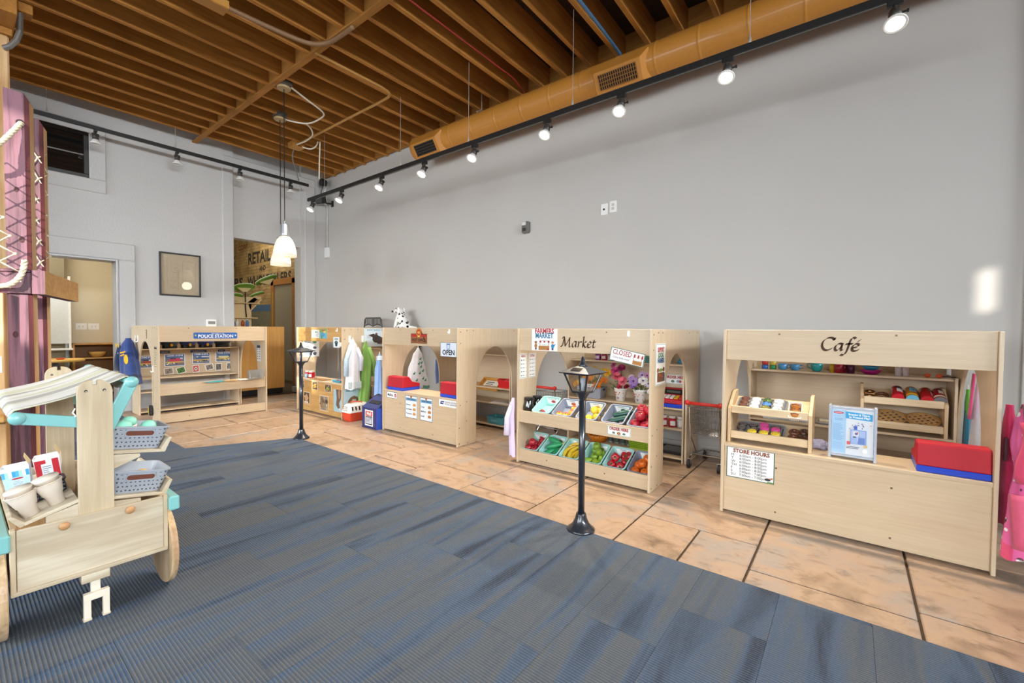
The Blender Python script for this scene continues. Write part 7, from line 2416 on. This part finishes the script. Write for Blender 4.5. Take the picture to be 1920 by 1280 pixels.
# ---- aprons on the right outside of the café
PINK = clothm('E05A94', .12, 14)
def cupcake_print():
    m, nt, b = nodes_of('pink_cloth_with_cupcake_dots')
    tc = node(nt, 'ShaderNodeTexCoord')
    v = node(nt, 'ShaderNodeTexVoronoi', i_Scale=22.0)
    link(nt, tc.outputs['Object'], v.inputs['Vector'])
    v2 = node(nt, 'ShaderNodeTexNoise', i_Scale=24.0)
    link(nt, tc.outputs['Object'], v2.inputs['Vector'])
    r0 = ramp(nt, v2.outputs['Fac'], [(.50, 'F4ECEE'), (.56, '6A3A3E')])
    r1 = ramp(nt, v.outputs['Distance'], [(.28, 'FFFFFF'), (.32, '000000')])
    mx = node(nt, 'ShaderNodeMix', data_type='RGBA')
    link(nt, r1.outputs[0], mx.inputs[0])
    mx.inputs[6].default_value = (*lin('E66AA4'), 1)
    link(nt, r0.outputs[0], mx.inputs[7])
    link(nt, mx.outputs[2], b.inputs['Base Color'])
    b.inputs['Roughness'].default_value = .9
    return m
CPK = cupcake_print()
g = garment('pink_apron', 'pink printed child apron with brown ribbons hanging at the right end of the café', Matrix.Translation((.745, 3.27, 0)), [(.90, .03, .04, -.05), (.80, .09, .07, -.045), (.70, .14, .10, -.03), (.56, .17, .11, .0), (.40, .25, .12, .02), (.13, .29, .14, .02)], CPK, 4, .14, 11, bands=[(.12, .165, clothm('E84A7A'))], cat='apron', hook=False)
m = MB(); m.smooth = True
m.grid(lambda u, v: (-.085 + .062 * u + .012 * math.sin(6 * v), -.075 - .012 * math.sin(PI * u), .82 - .30 * v), 6, 8)
m.build('rose_pocket', clothm('D8486C'), g, solid=.004)
m = MB(); m.smooth = True
m.grid(lambda u, v: (-.11 + .06 * u + .02 * v, -.06 - .02 * math.sin(PI * u), .46 - .27 * v), 6, 8)
m.build('rose_panel', clothm('D85A78'), g, solid=.004)
for pts in ([(-.055, -.03, .90), (-.055, -.07, .82), (-.03, -.08, .70), (.0, -.085, .62)], [(.0, -.085, .48), (.0, -.09, .36), (-.03, -.09, .22), (-.012, -.09, .10)], [(-.055, -.03, .89), (-.02, -.06, .85), (.0, -.06, .84)]):
    m = MB()
    P_ = [Vector(p) for p in pts]
    for a, b in zip(P_[:-1], P_[1:]):
        m.add([(a.x - .014, a.y, a.z), (a.x + .014, a.y, a.z), (b.x + .014, b.y, b.z), (b.x - .014, b.y, b.z)], [(0, 1, 2, 3)])
    m.build('brown_ribbon', M('5E4034', .7), g, solid=.003)
g = garment('red_apron', 'plain red pink apron hanging between the printed apron and the café panel', Matrix.Translation((.665, 3.40, 0)), [(.88, .03, .03, 0), (.76, .05, .10, 0), (.55, .06, .18, 0), (.25, .06, .2, 0)], clothm('C82A5A'), 3, .1, 12, cat='apron', hook=False)
bx('apron_tie', M('4A2A30', .8), g, -.032, -.10, .60, -.02, -.085, .72)
g = garment('white_chef_coat', 'white cloth with a pink strap seen through the right café arch', Matrix.Translation((.69, 4.12, 0)), [(.99, .02, .03, -.02), (.85, .06, .08, -.01), (.7, .10, .16, 0), (.45, .12, .24, .0)], clothm('E4E6F0'), 4, .12, 13, cat='apron', hook=False)
m = MB(); m.smooth = True
m.grid(lambda u, v: (-.055 + .0 * u - .012 * v, -.06 + .05 * u + .03 * v - .02, .99 - .30 * v), 4, 8)
m.build('pink_strap', clothm('DC4A7C'), g, solid=.01)
g = garment('green_towel', 'green and teal striped towel hanging deepest in the right café arch', Matrix.Translation((.655, 4.36, 0)), [(.86, .02, .03, 0), (.75, .03, .1, 0), (.45, .04, .14, 0)], clothm('6AC038'), 3, .1, 14, cat='towel', bands=[(.45, .70, clothm('3A8AA8'))])

# ================================================================ FOREGROUND MARKET CART
CT = Vector((-3.05, .378, 0))
ct = thing('play_cart', 'pale wooden play market cart with a striped awning and teal arms in the left foreground', 'cart', CT)
def cp_(name, m, mat, bevel=.002):
    for i, v in enumerate(m.v):
        m.v[i] = (v[0] - CT.x, v[1] - CT.y, v[2])
    return m.build(name, mat, ct, bevel=bevel)
TQ = M('7EBAB8', .35, coat=.3, var=.05)
XF, XR = -2.53, -3.62
fp = MB().box(XF - .02, .148, .215, XF - .005, .606, .455)
fp = cp_('drop_front', fp, PALE_Y)
for (y, z) in ((.278, .434), (.484, .434)):
    m = MB(); m.smooth = True
    m.T = TR(0, 0, 0, ry=PI / 2)
    m.lathe([(.006, 0), (.008, .006), (.016, .014), (.016, .02), (.010, .025), (0, .026)], 14)
    for i, v in enumerate(m.v):
        m.v[i] = (v[0] + XF - .005 - CT.x, v[1] + y - CT.y, v[2] + z)
    m.build('knob', M('B8895A', .5), fp)
cp_('frame_rail', MB().box(XF - .03, .13, .20, XF + .004, .62, .216), PALE_Y)
for y in (.13, .606):
    cp_('frame_stile', MB().box(XF - .03, y, .20, XF, y + .016, .46), PALE_Z)
for y in (.135, .60):
    cp_('side_panel', MB().box(XR, y, .20, XF - .03, y + .018, .455), PALE_X)
cp_('bottom_panel', MB().box(XR, .153, .205, XF - .03, .60, .22), PALE_X)
cp_('rear_panel', MB().box(XR, .153, .22, XR + .018, .60, .455), PALE_Y)
for (y0, y1) in ((.092, .132), (.622, .662)):
    cp_('teal_side_rail', MB().box(XR - .05, y0, .385, XF + .025, y1, .452), TQ, .006)
for (y0, y1) in ((.095, .123), (.625, .652)):
    for xc in (-2.665, -3.45):
        m = MB()
        m.T = Matrix.Translation((xc, y0, .185)) @ Matrix.Rotation(-PI / 2, 4, 'X')
        m.lathe([(.0, 0), (.185, 0), (.185, y1 - y0), (0, y1 - y0)], 40)
        cp_('wheel', m, wood('walnut_wheel', 'A5815C', 'D8BF98', 2, grain=30), .003)
for x, nm in ((-2.575, 'front_upright'), (-3.56, 'rear_upright')):
    m = MB()
    out = [(.325, .24), (.437, .24), (.437, .97)] + arc(.392, .97, .045, .05, 0, PI / 2, 6) + [(.388, 1.02), (.388, 1.0), (.374, 1.0), (.374, 1.02)] + arc(.370, .97, .045, .05, PI / 2, PI, 6)
    m.prism(out, x, x + .024, 'x')
    u = cp_(nm, m, PALE_Z)
    for y in (.352, .41):
        s = MB(); s.T = TR(x + .0245 - CT.x, y - CT.y, .975, ry=PI / 2)
        s.lathe([(.006, 0), (.006, .002), (0, .001)], 10)
        s.build('screw', M('6A6258', .4, .6), u)
# arms with round knob ends
def arm(name, x, a, b, wd):
    a, b = Vector((0, *a)), Vector((0, *b))
    d = (b - a).normalized()
    n = Vector((0, -d.z, d.y)) * wd / 2
    m = MB()
    m.prism([((a - n).y, (a - n).z), ((b - n).y, (b - n).z), ((b + n).y, (b + n).z), ((a + n).y, (a + n).z)], x, x + .022, 'x')
    o = cp_(name, m, TQ, .003)
    s = MB(); s.smooth = True
    s.T = TR(x + .011 - CT.x, b.y - CT.y, b.z)
    s.ball((0.006, 0, 0), .026, 16, 10, sx=.85)
    s.build('round_end', TQ, o)
for x in (-2.60, -3.59):
    arm('teal_arm', x, (.335, .842), (.160, .884), .046)
    arm('teal_arm', x, (.425, .80), (.508, .998), .046)
for (y, z) in ((.160, .884), (.508, .998)):
    m = MB(); m.smooth = True
    m.tube([(-2.60, y, z), (-3.57, y, z)], .012, 10)
    cp_('awning_rod', m, TQ, 0)
def canvas():
    m, nt, b = nodes_of('striped_awning_canvas')
    tc = node(nt, 'ShaderNodeTexCoord')
    sx = node(nt, 'ShaderNodeSeparateXYZ')
    link(nt, tc.outputs['Object'], sx.inputs[0])
    a = node(nt, 'ShaderNodeMath', operation='MULTIPLY')
    a.inputs[1].default_value = 4.2
    link(nt, sx.outputs[0], a.inputs[0])
    f = node(nt, 'ShaderNodeMath', operation='FRACT')
    link(nt, a.outputs[0], f.inputs[0])
    r = ramp(nt, f.outputs[0], [(0, 'CFCCC4'), (.22, 'CFCCC4'), (.24, 'A19E95'), (.44, 'A3A097'), (.46, 'CFCCC4'), (.62, 'CFCCC4'), (.64, 'C2BFA4'), (.86, 'C2BFA4'), (.88, 'CFCCC4')])
    link(nt, r.outputs[0], b.inputs['Base Color'])
    b.inputs['Roughness'].default_value = .9
    return m
CANVAS = canvas()
m = MB(); m.smooth = True
prof = [(.185, .845), (.150, .862), (.142, .885), (.158, .903)]
for i in range(1, 12):
    s = i / 12
    prof.append((.158 + (.505 - .158) * s, .903 + (1.018 - .903) * s - .018 * math.sin(PI * s)))
prof += [(.505, 1.018), (.526, 1.010), (.534, .985), (.50, .955)]
def cf(u, v):
    s = v * (len(prof) - 1)
    a = min(int(s), len(prof) - 2)
    y, z = [prof[a][k] + (prof[a + 1][k] - prof[a][k]) * (s - a) for k in (0, 1)]
    return (-2.655 - .90 * u, y, z + .0045 * math.sin(2 * PI * u * 5 + 4 * v))
m.grid(cf, 44, 30)
aw = cp_('awning', m, CANVAS, 0)
sd = aw.modifiers.new('solid', 'SOLIDIFY')
sd.thickness = .003
m = MB(); m.tube([(-2.60, .325, .90), (-2.58, .315, .885), (-2.58, .325, .87), (-2.585, .312, .865)], .003, 6)
cp_('awning_tie', m, WHITE, 0)
# side shelves
def shelf(nm, x0, x1, ya, za, yb, zb, lip):
    a, b = Vector((0, ya, za)), Vector((0, yb, zb))
    d = (b - a).normalized()
    n = Vector((0, -d.z, d.y)) * (1 if d.y > 0 else -1)
    P = lambda q: (q.y, q.z)
    m = MB()
    m.prism([P(a - n * .014), P(b - n * .014), P(b), P(a)], x0, x1, 'x')
    o = cp_(nm, m, PALE_X if ya < .3 else PALE_Y)
    m = MB()
    l = b + n * lip + d * .02
    m.prism([P(b - n * .014), P(b - n * .014 + d * .012), P(l + d * .01), P(l - d * .004), P(b - d * .006)], x0, x1, 'x')
    for i, v in enumerate(m.v):
        m.v[i] = (v[0] - CT.x, v[1] - CT.y, v[2])
    m.build('shelf_lip', PALE_Y, o, bevel=.002)
    return n
nR1 = shelf('side_shelf', -3.15, -2.585, .437, .696, .618, .668, .055)
nR2 = shelf('side_shelf', -3.15, -2.585, .437, .492, .618, .462, .055)
nL = shelf('side_shelf', -3.25, -2.565, .327, .520, .168, .470, .04)
cp_('shelf_bracket', MB().prism([(.437, .678), (.535, .664), (.535, .650), (.437, .612)], -2.60, -2.582, 'x'), PALE_Y)
cp_('shelf_bracket', MB().prism([(.437, .470), (.535, .458), (.535, .44), (.437, .42)], -2.60, -2.582, 'x'), PALE_Y)
cp_('shelf_bracket', MB().prism([(.327, .50), (.23, .475), (.23, .44), (.327, .42)], -2.59, -2.566, 'x'), PALE_Y)
# kick leg
cp_('leg_block', MB().box(XF - .05, .325, .165, XF + .006, .415, .2), PALE_Y)
lg = MB().box(XF - .03, .355, .085, XF - .008, .386, .166).box(XF - .012, .33, .088, XF + .012, .412, .118).box(XF - .012, .33, .012, XF + .012, .353, .09).box(XF - .012, .39, .012, XF + .012, .412, .09)
lg = cp_('fork_leg', lg, M('E0D6C4', .6))
cp_('leg_foot', MB().box(XF - .014, .328, .004, XF + .014, .355, .014).box(XF - .014, .388, .004, XF + .014, .414, .014), M('CDBFA8', .6))
cp_('floor_runner', MB().box(XR, .36, .185, XF - .05, .39, .205), PALE_X)

# baskets with punched sides
def punched(T, label, col, w=.215, d=.21, h=.105, wb=.17, db=.17, slot=True, rows=5, colsn=11, name='perforated_basket'):
    t = thing(name, label, 'basket', T)
    m = MB(); m.T = TR(0, 0, h)
    tub(m, w, d, wb, db, h, .003, .006)
    m.build('basket_body', M(col, .45), t)
    k = MB()
    for side in range(4):
        a = side * PI / 2
        ww, dd, wwb, ddb = (w, d, wb, db) if side % 2 == 0 else (d, w, db, wb)
        for j in range(rows):
            f = (j + .7) / (rows + .4)
            for i in range(colsn):
                g_ = (i + .5 + (.25 if j % 2 else 0)) / colsn - .5
                z = h * f
                if slot and .5 < f < .86 and abs(g_) < .30: continue
                x = g_ * (wwb + (ww - wwb) * f) * .94
                y = -(ddb + (dd - ddb) * f) / 2 - .0008
                s = .0052
                k.T = Matrix.Rotation(a, 4, 'Z')
                pts = [(x - s, y, z - s * .7), (x + s, y, z - s * .7), (x, y, z + s)] if (i + j) % 2 else [(x - s, y, z + s * .7), (x, y, z - s), (x + s, y, z + s * .7)]
                k.add(pts, [(0, 1, 2)])
    tag(k.build('perforations', M('3E4450' if col != '22262E' else '6E7480', .8), t), kind='stuff')
    if slot:
        for a in (0, PI):
            m = MB(); m.T = Matrix.Rotation(a, 4, 'Z') @ frame((0, -(db + (d - db) * .7) / 2 - .001, h * .70), (1, 0, 0), (0, -.19, 1))
            m.flat(rrect(.105, .026, .0125, 5), 0.0008)
            m.build('handle_slot', M('6A3A2A', .7), t)
            m = MB(); m.T = Matrix.Rotation(a, 4, 'Z') @ frame((0, -(db + (d - db) * .7) / 2 - .001, h * .70), (1, 0, 0), (0, -.19, 1))
            m.tube([(p[0], p[1], .001) for p in rrect(.108, .028, .0135, 5)], .003, 5, closed=True)
            m.build('slot_rim', M(col, .45), t)
    return t
def onshelf(x, y, ya, za, yb, zb, lift=.001):
    s = (y - ya) / (yb - ya)
    ang = math.atan2(zb - za, yb - ya)
    if yb < ya: ang = math.atan2(za - zb, ya - yb)
    return Matrix.Translation((x, y, za + (zb - za) * s + lift)) @ Matrix.Rotation(ang, 4, 'X') @ Matrix.Rotation(PI / 2, 4, 'Z')
S1 = (.437, .696, .618, .668)
S2 = (.437, .492, .618, .462)
S3 = (.327, .520, .168, .470)
GB = '9DA2AA'
b1 = onshelf(-2.70, .528, *S1)
b2 = onshelf(-2.70, .528, *S2)
punched(b1, 'grey perforated basket of ice cream sandwiches on the upper right cart shelf', GB)
punched(b2, 'grey perforated basket, nearly empty, on the lower right cart shelf', GB)
def treat(label, T, top):
    t = thing('toy_treat', label, 'food', T)
    m = MB(); m.smooth = True
    m.lathe([(.0, 0), (.026, .002), (.03, .012), (.029, .018), (0, .018)], 16)
    m.build('brown_base', M('8A4A2C', .5), t)
    m = MB(); m.smooth = True
    m.lathe([(.029, .018), (.034, .026), (.033, .036), (.028, .042), (0, .042)], 16)
    m.build('white_layer', M('EDEADF', .5), t)
    m = MB(); m.smooth = True
    m.lathe([(.029, .042), (.031, .048), (.024, .064), (.01, .071), (0, .072)], 16)
    m.build('top_scoop', M(top, .45), t)
    return t
for i, (x, y, z, rx, l) in enumerate([(-.055, -.035, .066, .75, 'mint topped toy treat at the front left of the upper cart basket'), (.035, -.03, .066, .75, 'mint topped toy treat at the front right of the upper cart basket'), (-.02, .045, .066, .4, 'mint topped toy treat at the back of the upper cart basket')]):
    treat(l, b1 @ TR(x, y, z, rx=rx), '8ED6BE')
for i, (x, y, l) in enumerate([(-.05, -.03, 'brown toy treat base lying low in the upper cart basket'), (.04, .0, 'second brown toy treat base lying low in the upper cart basket')]):
    treat(l, b1 @ TR(x, y, .006), 'B86A48')
treat('mint topped toy treat lying in the lower cart basket', b2 @ TR(-.05, .03, .01, rx=.6), '8ED6BE')
treat('pale toy treat beside the mint one in the lower cart basket', b2 @ TR(.02, -.03, .006), 'E8D8B8')
treat('orange toy treat in the lower cart basket', b2 @ TR(.04, .045, .006), 'E0B060')
# left shelf: cups, black basket, two cartons
def cone_cup(T, label):
    t = thing('toy_cone_cup', label, 'cup', T)
    m = MB(); m.smooth = True
    m.lathe([(.026, 0), (.028, .04), (.032, .043), (.042, .085), (.043, .09), (.046, .094), (.044, .10), (.038, .098), (.0, .096)], 20)
    m.build('cup_body', M('E3D6C6', .5, var=.04), t)
    m = MB(); m.smooth = True
    m.tube([(.045 * math.cos(a), .045 * math.sin(a), .099) for a in [2 * PI * i / 20 for i in range(20)]], .003, 5, closed=True)
    m.build('cup_rim', M('D8C8B4', .5), t)
    m = MB(); m.smooth = True
    m.lathe([(.036, .098), (.040, .112), (.043, .116), (.041, .122), (.0, .124)], 20)
    m.build('nested_cup', M('DDD0C0', .5), t)
    return t
cone_cup(onshelf(-2.63, .196, *S3), 'cream toy ice cream cone cups stacked at the front left of the cart shelf')
cone_cup(onshelf(-2.64, .272, *S3), 'cream toy ice cream cone cups stacked right of the first pair on the cart shelf')
bb = Matrix.Translation((-2.80, .245, .499)) @ Matrix.Rotation(math.atan2(.05, .159), 4, 'X') @ Matrix.Rotation(PI / 2, 4, 'Z')
punched(bb, 'long black perforated basket on the left cart shelf', '22262E', .165, .10, .055, .15, .085, False, 3, 12)
t = thing('toy_banana_boat', 'white and mint toy sundae dish lying in the black cart basket', 'food', bb @ TR(.035, 0, .040))
m = MB(); m.smooth = True
m.ball((0, 0, .008), .04, 14, 8, sx=1.2, sy=.9, sz=.45)
m.build('dish', M('DDE6F0', .4), t)
m = MB(); m.smooth = True
m.ball((-.012, 0, .022), .026, 12, 8, sz=.7)
m.build('mint_scoop', M('9ED8C4', .5), t)
m = MB()
for x in (-.03, .02):
    m.box(x, -.037, .010, x + .02, -.034, .018)
m.build('blue_mark', M('3A8AC0', .4), t)
def carton(T, label, kind):
    t = thing('snack_carton', label, 'carton', T)
    hb, w0, w1, d0, d1 = .135, .072, .086, .06, .075
    A = lambda w, d, z: [(-w / 2, -d / 2, z), (w / 2, -d / 2, z), (w / 2, d / 2, z), (-w / 2, d / 2, z)]
    m = MB()
    loft(m, [A(w0, d0, 0), A(w1, d1, hb), A(w1 - .003, d1 - .003, hb), A(w0 - .003, d0 - .003, .003)])
    m.build('carton_body', M('E4ECF4' if kind else 'EDEBEA', .6), t)
    k = Ink()
    k.T = frame((0, -(d0 + d1) / 4 - .0012, hb / 2), (1, 0, 0), (0, -(d1 - d0) / 2 / hb, 1))
    if kind:
        k.p([(-w0 / 2, -hb / 2), (w0 / 2, -hb / 2), (w1 / 2 - .002, hb / 2 - .02), (-w1 / 2 + .002, hb / 2 - .02)], 'BCDCEC')
        for i in range(8):
            x = -w1 / 2 + .002 + i * (w1 - .004) / 8
            k.r(x, hb / 2 - .045, x + (w1 - .004) / 8, hb / 2 - .018, ['58AED0', 'A8DCCC', 'F0F2F2', '3E9CC8'][i % 4])
        k.e(.004, hb / 2 - .052, .018, .004, 'B83A3A', 12)
        k.r(-.014, -.05, .022, .008, 'D4E6F2').lines(-.012, .02, .004, -.046, 8, '8AA0B4', 1)
    else:
        k.r(-w1 / 2 + .004, -hb / 2 + .01, -.020, hb / 2 - .012, 'C01C2A').r(.016, -hb / 2 + .03, w1 / 2 - .006, hb / 2 - .012, 'C01C2A').r(-.02, hb / 2 - .03, -.004, hb / 2 - .012, 'C01C2A')
        k.r(-.018, -.05, .014, .03, 'E0E2E6').lines(-.016, .012, .026, -.046, 8, '8A8E98', 2)
    k.build('carton_print', k.mats, t)
    m = MB()
    m.add([(w1 / 2, -d1 / 2, hb), (w1 / 2, d1 / 2, hb), (w1 / 2 - .015, d1 / 2, hb + .04), (w1 / 2 - .012, -d1 / 4, hb + .035)], [(0, 1, 2, 3)])
    m.build('carton_flap', M('C8B48C', .7), t, solid=.001)
    return t
RZ = Matrix.Rotation(R(80), 4, 'Z')
carton(Matrix.Translation((-2.905, .188, .5)) @ Matrix.Rotation(.12, 4, 'X') @ RZ, 'pale blue striped snack carton at the left on the cart shelf', 1)
carton(Matrix.Translation((-2.92, .285, .52)) @ Matrix.Rotation(.12, 4, 'X') @ RZ, 'red and white snack carton beside the pale blue one on the cart shelf', 0)
t = thing('toy_candy', 'round pink toy candy sitting in the pale blue carton', 'food', (-2.905, .185, .585))
m = MB(); m.smooth = True
m.ball((0, 0, .01), .028, 12, 8, sz=.8)
m.build('candy_body', M('D8608A', .4), t)
m = MB(); m.smooth = True
m.tube([(.028 * math.cos(a), .028 * math.sin(a), .012) for a in [2 * PI * i / 16 for i in range(16)]], .004, 6, closed=True)
m.build('candy_rim', M('B02A44', .4), t)

# ================================================================ PURPLE TIMBER CLIMBER WITH ROPE NETS
rot = R(-16)
E1, E2 = Vector((math.cos(rot), math.sin(rot), 0)), Vector((-math.sin(rot), math.cos(rot), 0))
def post(x, y, top, label):
    t = thing('purple_post', label, 'timber post', Matrix.Translation((x, y, 0)) @ Matrix.Rotation(rot, 4, 'Z'))
    a = .049
    m = MB()
    z0, z1 = 0.004, top
    # outline: front (+x) face, chamfer at +x+y, natural +y face
    out = [(a, -a), (a, a - .018), (a - .012, a), (-a, a), (-a, -a)]
    tops = [z1, z1 - .012, z1 - .05, z1 - .05, z1 - .0]
    n = len(out)
    vs = [(p[0], p[1], z0) for p in out] + [(p[0], p[1], h) for p, h in zip(out, tops)]
    m.add(vs, [tuple(range(n))[::-1], tuple(range(n, 2 * n))])
    for i in range(n):
        m.k = [0, 1, 2, 0, 0][i]
        m.add([vs[i], vs[(i + 1) % n], vs[n + (i + 1) % n], vs[n + i]], [(0, 1, 2, 3)])
    m.build('post_shaft', [PURPLE, PURPLE_RED, TIMBER], t, bevel=.003)
    return t
P1 = Vector((-3.80, .268, 0))
P2 = Vector((-4.32, .372, 0))
p1 = post(P1.x, P1.y, 2.58, 'nearer purple stained timber post behind the play cart')
m = MB(); m.T = TR(.0495, .015, 2.40, ry=PI / 2)
m.lathe([(.018, 0), (.018, .0012), (0, .0014)], 14)
m.build('rope_hole', M('2A1A20', .8), p1)
for (y, z, r_) in ((-.005, 2.02, .010), (.012, 1.74, .012), (-.02, 1.20, .012)):
    m = MB(); m.T = TR(.0492, y, z, ry=PI / 2)
    m.lathe([(r_, 0), (r_ * .6, .0012), (0, .001)], 12, sx=1.6)
    m.build('wood_knot', M('4A2428', .7), p1)
post(P2.x, P2.y, 2.62, 'farther purple stained timber post behind the nearer purple post')
bt = thing('timber_crossbeam', 'purple and natural timber crossbeam fixed to the nearer purple post', 'timber beam', Matrix.Translation((P1.x, P1.y, 0)) @ Matrix.Rotation(rot, 4, 'Z'))
m = MB()
x0, x1, y0, y1, z0, z1 = -.85, .075, .052, .105, 1.432, 1.568
vs = [(x0, y0, z0), (x1, y0, z0), (x1, y1, z0), (x0, y1, z0), (x0, y0, z1), (x1, y0, z1), (x1, y1, z1), (x0, y1, z1)]
for i, f in enumerate([(0, 3, 2, 1), (4, 5, 6, 7), (0, 1, 5, 4), (1, 2, 6, 5), (2, 3, 7, 6), (3, 0, 4, 7)]):
    m.k = 1 if i == 4 else 0
    m.add([vs[j] for j in f], [(0, 1, 2, 3)])
m.build('side_beam', [PURPLE, TIMBER_Y], bt, bevel=.004)
m = MB().box(.051, -1.2, 1.432, .075, .05, 1.552).box(.049, -1.2, 1.552, .085, .05, 1.568)
m.build('front_beam', PURPLE, bt, bevel=.003)
for y in (-.03, .01):
    m = MB(); m.T = TR(.0755, y, 1.49 + y, ry=PI / 2)
    m.lathe([(.005, 0), (.004, .002), (0, .002)], 8)
    m.build('screw', M('B8B0A4', .3, .8), bt)
nt_ = thing('timber_backing', 'natural timber upright at the far left edge beside the purple post', 'timber post', Matrix.Translation((-3.77, .155, 0)) @ Matrix.Rotation(rot, 4, 'Z'))
bx('upright', TIMBER, nt_, -.02, -.16, .004, .06, .052, 1.43, bevel=.003)
bx('ledge', TIMBER_Y, nt_, .06, -.16, .72, .12, .06, .76, bevel=.003)
sg = MB(); sg.T = frame((.061, -.02, 1.035), (0, 1, 0), (0, 0, 1))
sg.box(-.08, -.045, 0, .062, .045, .002)
sg.build('white_notice', WHITE, nt_)
ROPE = M('D8CBAE', .85, var=.15, scale=120)
def rope(m, path, r, n=8):
    """twisted two strand rope along a smoothed path"""
    P = [Vector(p) for p in path]
    out = []
    for i in range(len(P) - 1):
        p0, p1_, p2, p3 = P[max(i - 1, 0)], P[i], P[i + 1], P[min(i + 2, len(P) - 1)]
        for k_ in range(14):
            s = k_ / 14
            out.append(0.5 * ((2 * p1_) + (p2 - p0) * s + (2 * p0 - 5 * p1_ + 4 * p2 - p3) * s * s + (3 * p1_ - p0 - 3 * p2 + p3) * s ** 3))
    out.append(P[-1])
    Ls = 0
    tw = []
    for i, p in enumerate(out):
        if i: Ls += (p - out[i - 1]).length
        tw.append(Ls / (r * 5) * 2 * PI)
    for s_ in (0, 2.094, 4.189):
        pts = []
        for i, p in enumerate(out):
            t = (out[min(i + 1, len(out) - 1)] - out[max(i - 1, 0)]).normalized()
            u_ = t.cross(Vector((1, 0.2, 0))).normalized()
            v_ = t.cross(u_)
            pts.append(p + (u_ * math.cos(tw[i] + s_) + v_ * math.sin(tw[i] + s_)) * r * .5)
        m.tube(pts, r * .55, 6)
H1 = P1 + E1 * .05 + E2 * .015 + Vector((0, 0, 2.40))
H2 = P1 + E1 * .085 + E2 * .03 + Vector((0, 0, 1.60))
m = MB(); m.smooth = True
rope(m, [H1 - E1 * .02, H1 + E1 * .03 - Vector((0, 0, .03)), H1 + E1 * .10 - E2 * .06 - Vector((0, 0, .17)), H1 + E1 * .16 - E2 * .12 - Vector((0, 0, .25)), H1 + E1 * .2 - E2 * .3 - Vector((0, 0, .3))], .014)
tag(m.build('thick_rope', ROPE), 'thick pale rope coming out of the hole at the top of the purple post', 'rope')
m = MB(); m.smooth = True
rope(m, [H2 + Vector((0, 0, .02)), H2 + E1 * .02 - E2 * .01 - Vector((0, 0, .06)), H2 + E1 * .05 - E2 * .045 - Vector((0, 0, .12)), H2 + E1 * .06 - E2 * .10 - Vector((0, 0, .135)), H2 + E1 * .07 - E2 * .25 - Vector((0, 0, .13))], .014)
tag(m.build('thick_rope', ROPE), 'thick pale rope end knotted at the crossbeam of the purple post', 'rope')
def net(name, label, fn, nu, nv, r):
    m = MB(); m.smooth = True
    for j in range(nv):
        for i in range(nu):
            a, b, c, d = fn(i / nu, j / nv), fn((i + 1) / nu, (j + 1) / nv), fn((i + 1) / nu, j / nv), fn(i / nu, (j + 1) / nv)
            if (i + j) % 2 == 0:
                m.tube([a, b], r, 5)
            else:
                m.tube([c, d], r, 5)
    t = thing(name, label, 'net', (0, 0, 0))
    o = m.build('net_cords', ROPE, t)
    tag(o, kind='stuff')
    k = MB(); k.smooth = True
    for j in range(1, nv):
        for i in range(nu + 1):
            if (i + j) % 2 == 0:
                k.ball(fn(i / nu, j / nv), r * 2.1, 6, 4)
    tag(k.build('net_knots', ROPE, t), kind='stuff')
    return t
def fA(u, v):
    top = H1 + E1 * .13 - E2 * .09 - Vector((0, 0, .19))
    return tuple(top - E2 * (.60 * u + .02 * math.sin(5 * v)) + E1 * (.05 - .07 * v + .06 * u) + E2 * (.03 + .045 * v * (1 - u)) - Vector((0, 0, .66 * v)))
net('rope_net', 'rope net hanging left of the nearer purple post', fA, 10, 14, .004)
def fB(u, v):
    a = P2 + E1 * (.060 - .06 * max(0, u - .75) * 4)
    return tuple(a + E2 * (-.085 + .14 * u + .008 * math.sin(9 * v)) + Vector((0, 0, 2.40 - .82 * v + .03 * math.sin(3 * u))))
net('rope_net', 'rope net stretched over the face of the farther purple post', fB, 4, 12, .004)
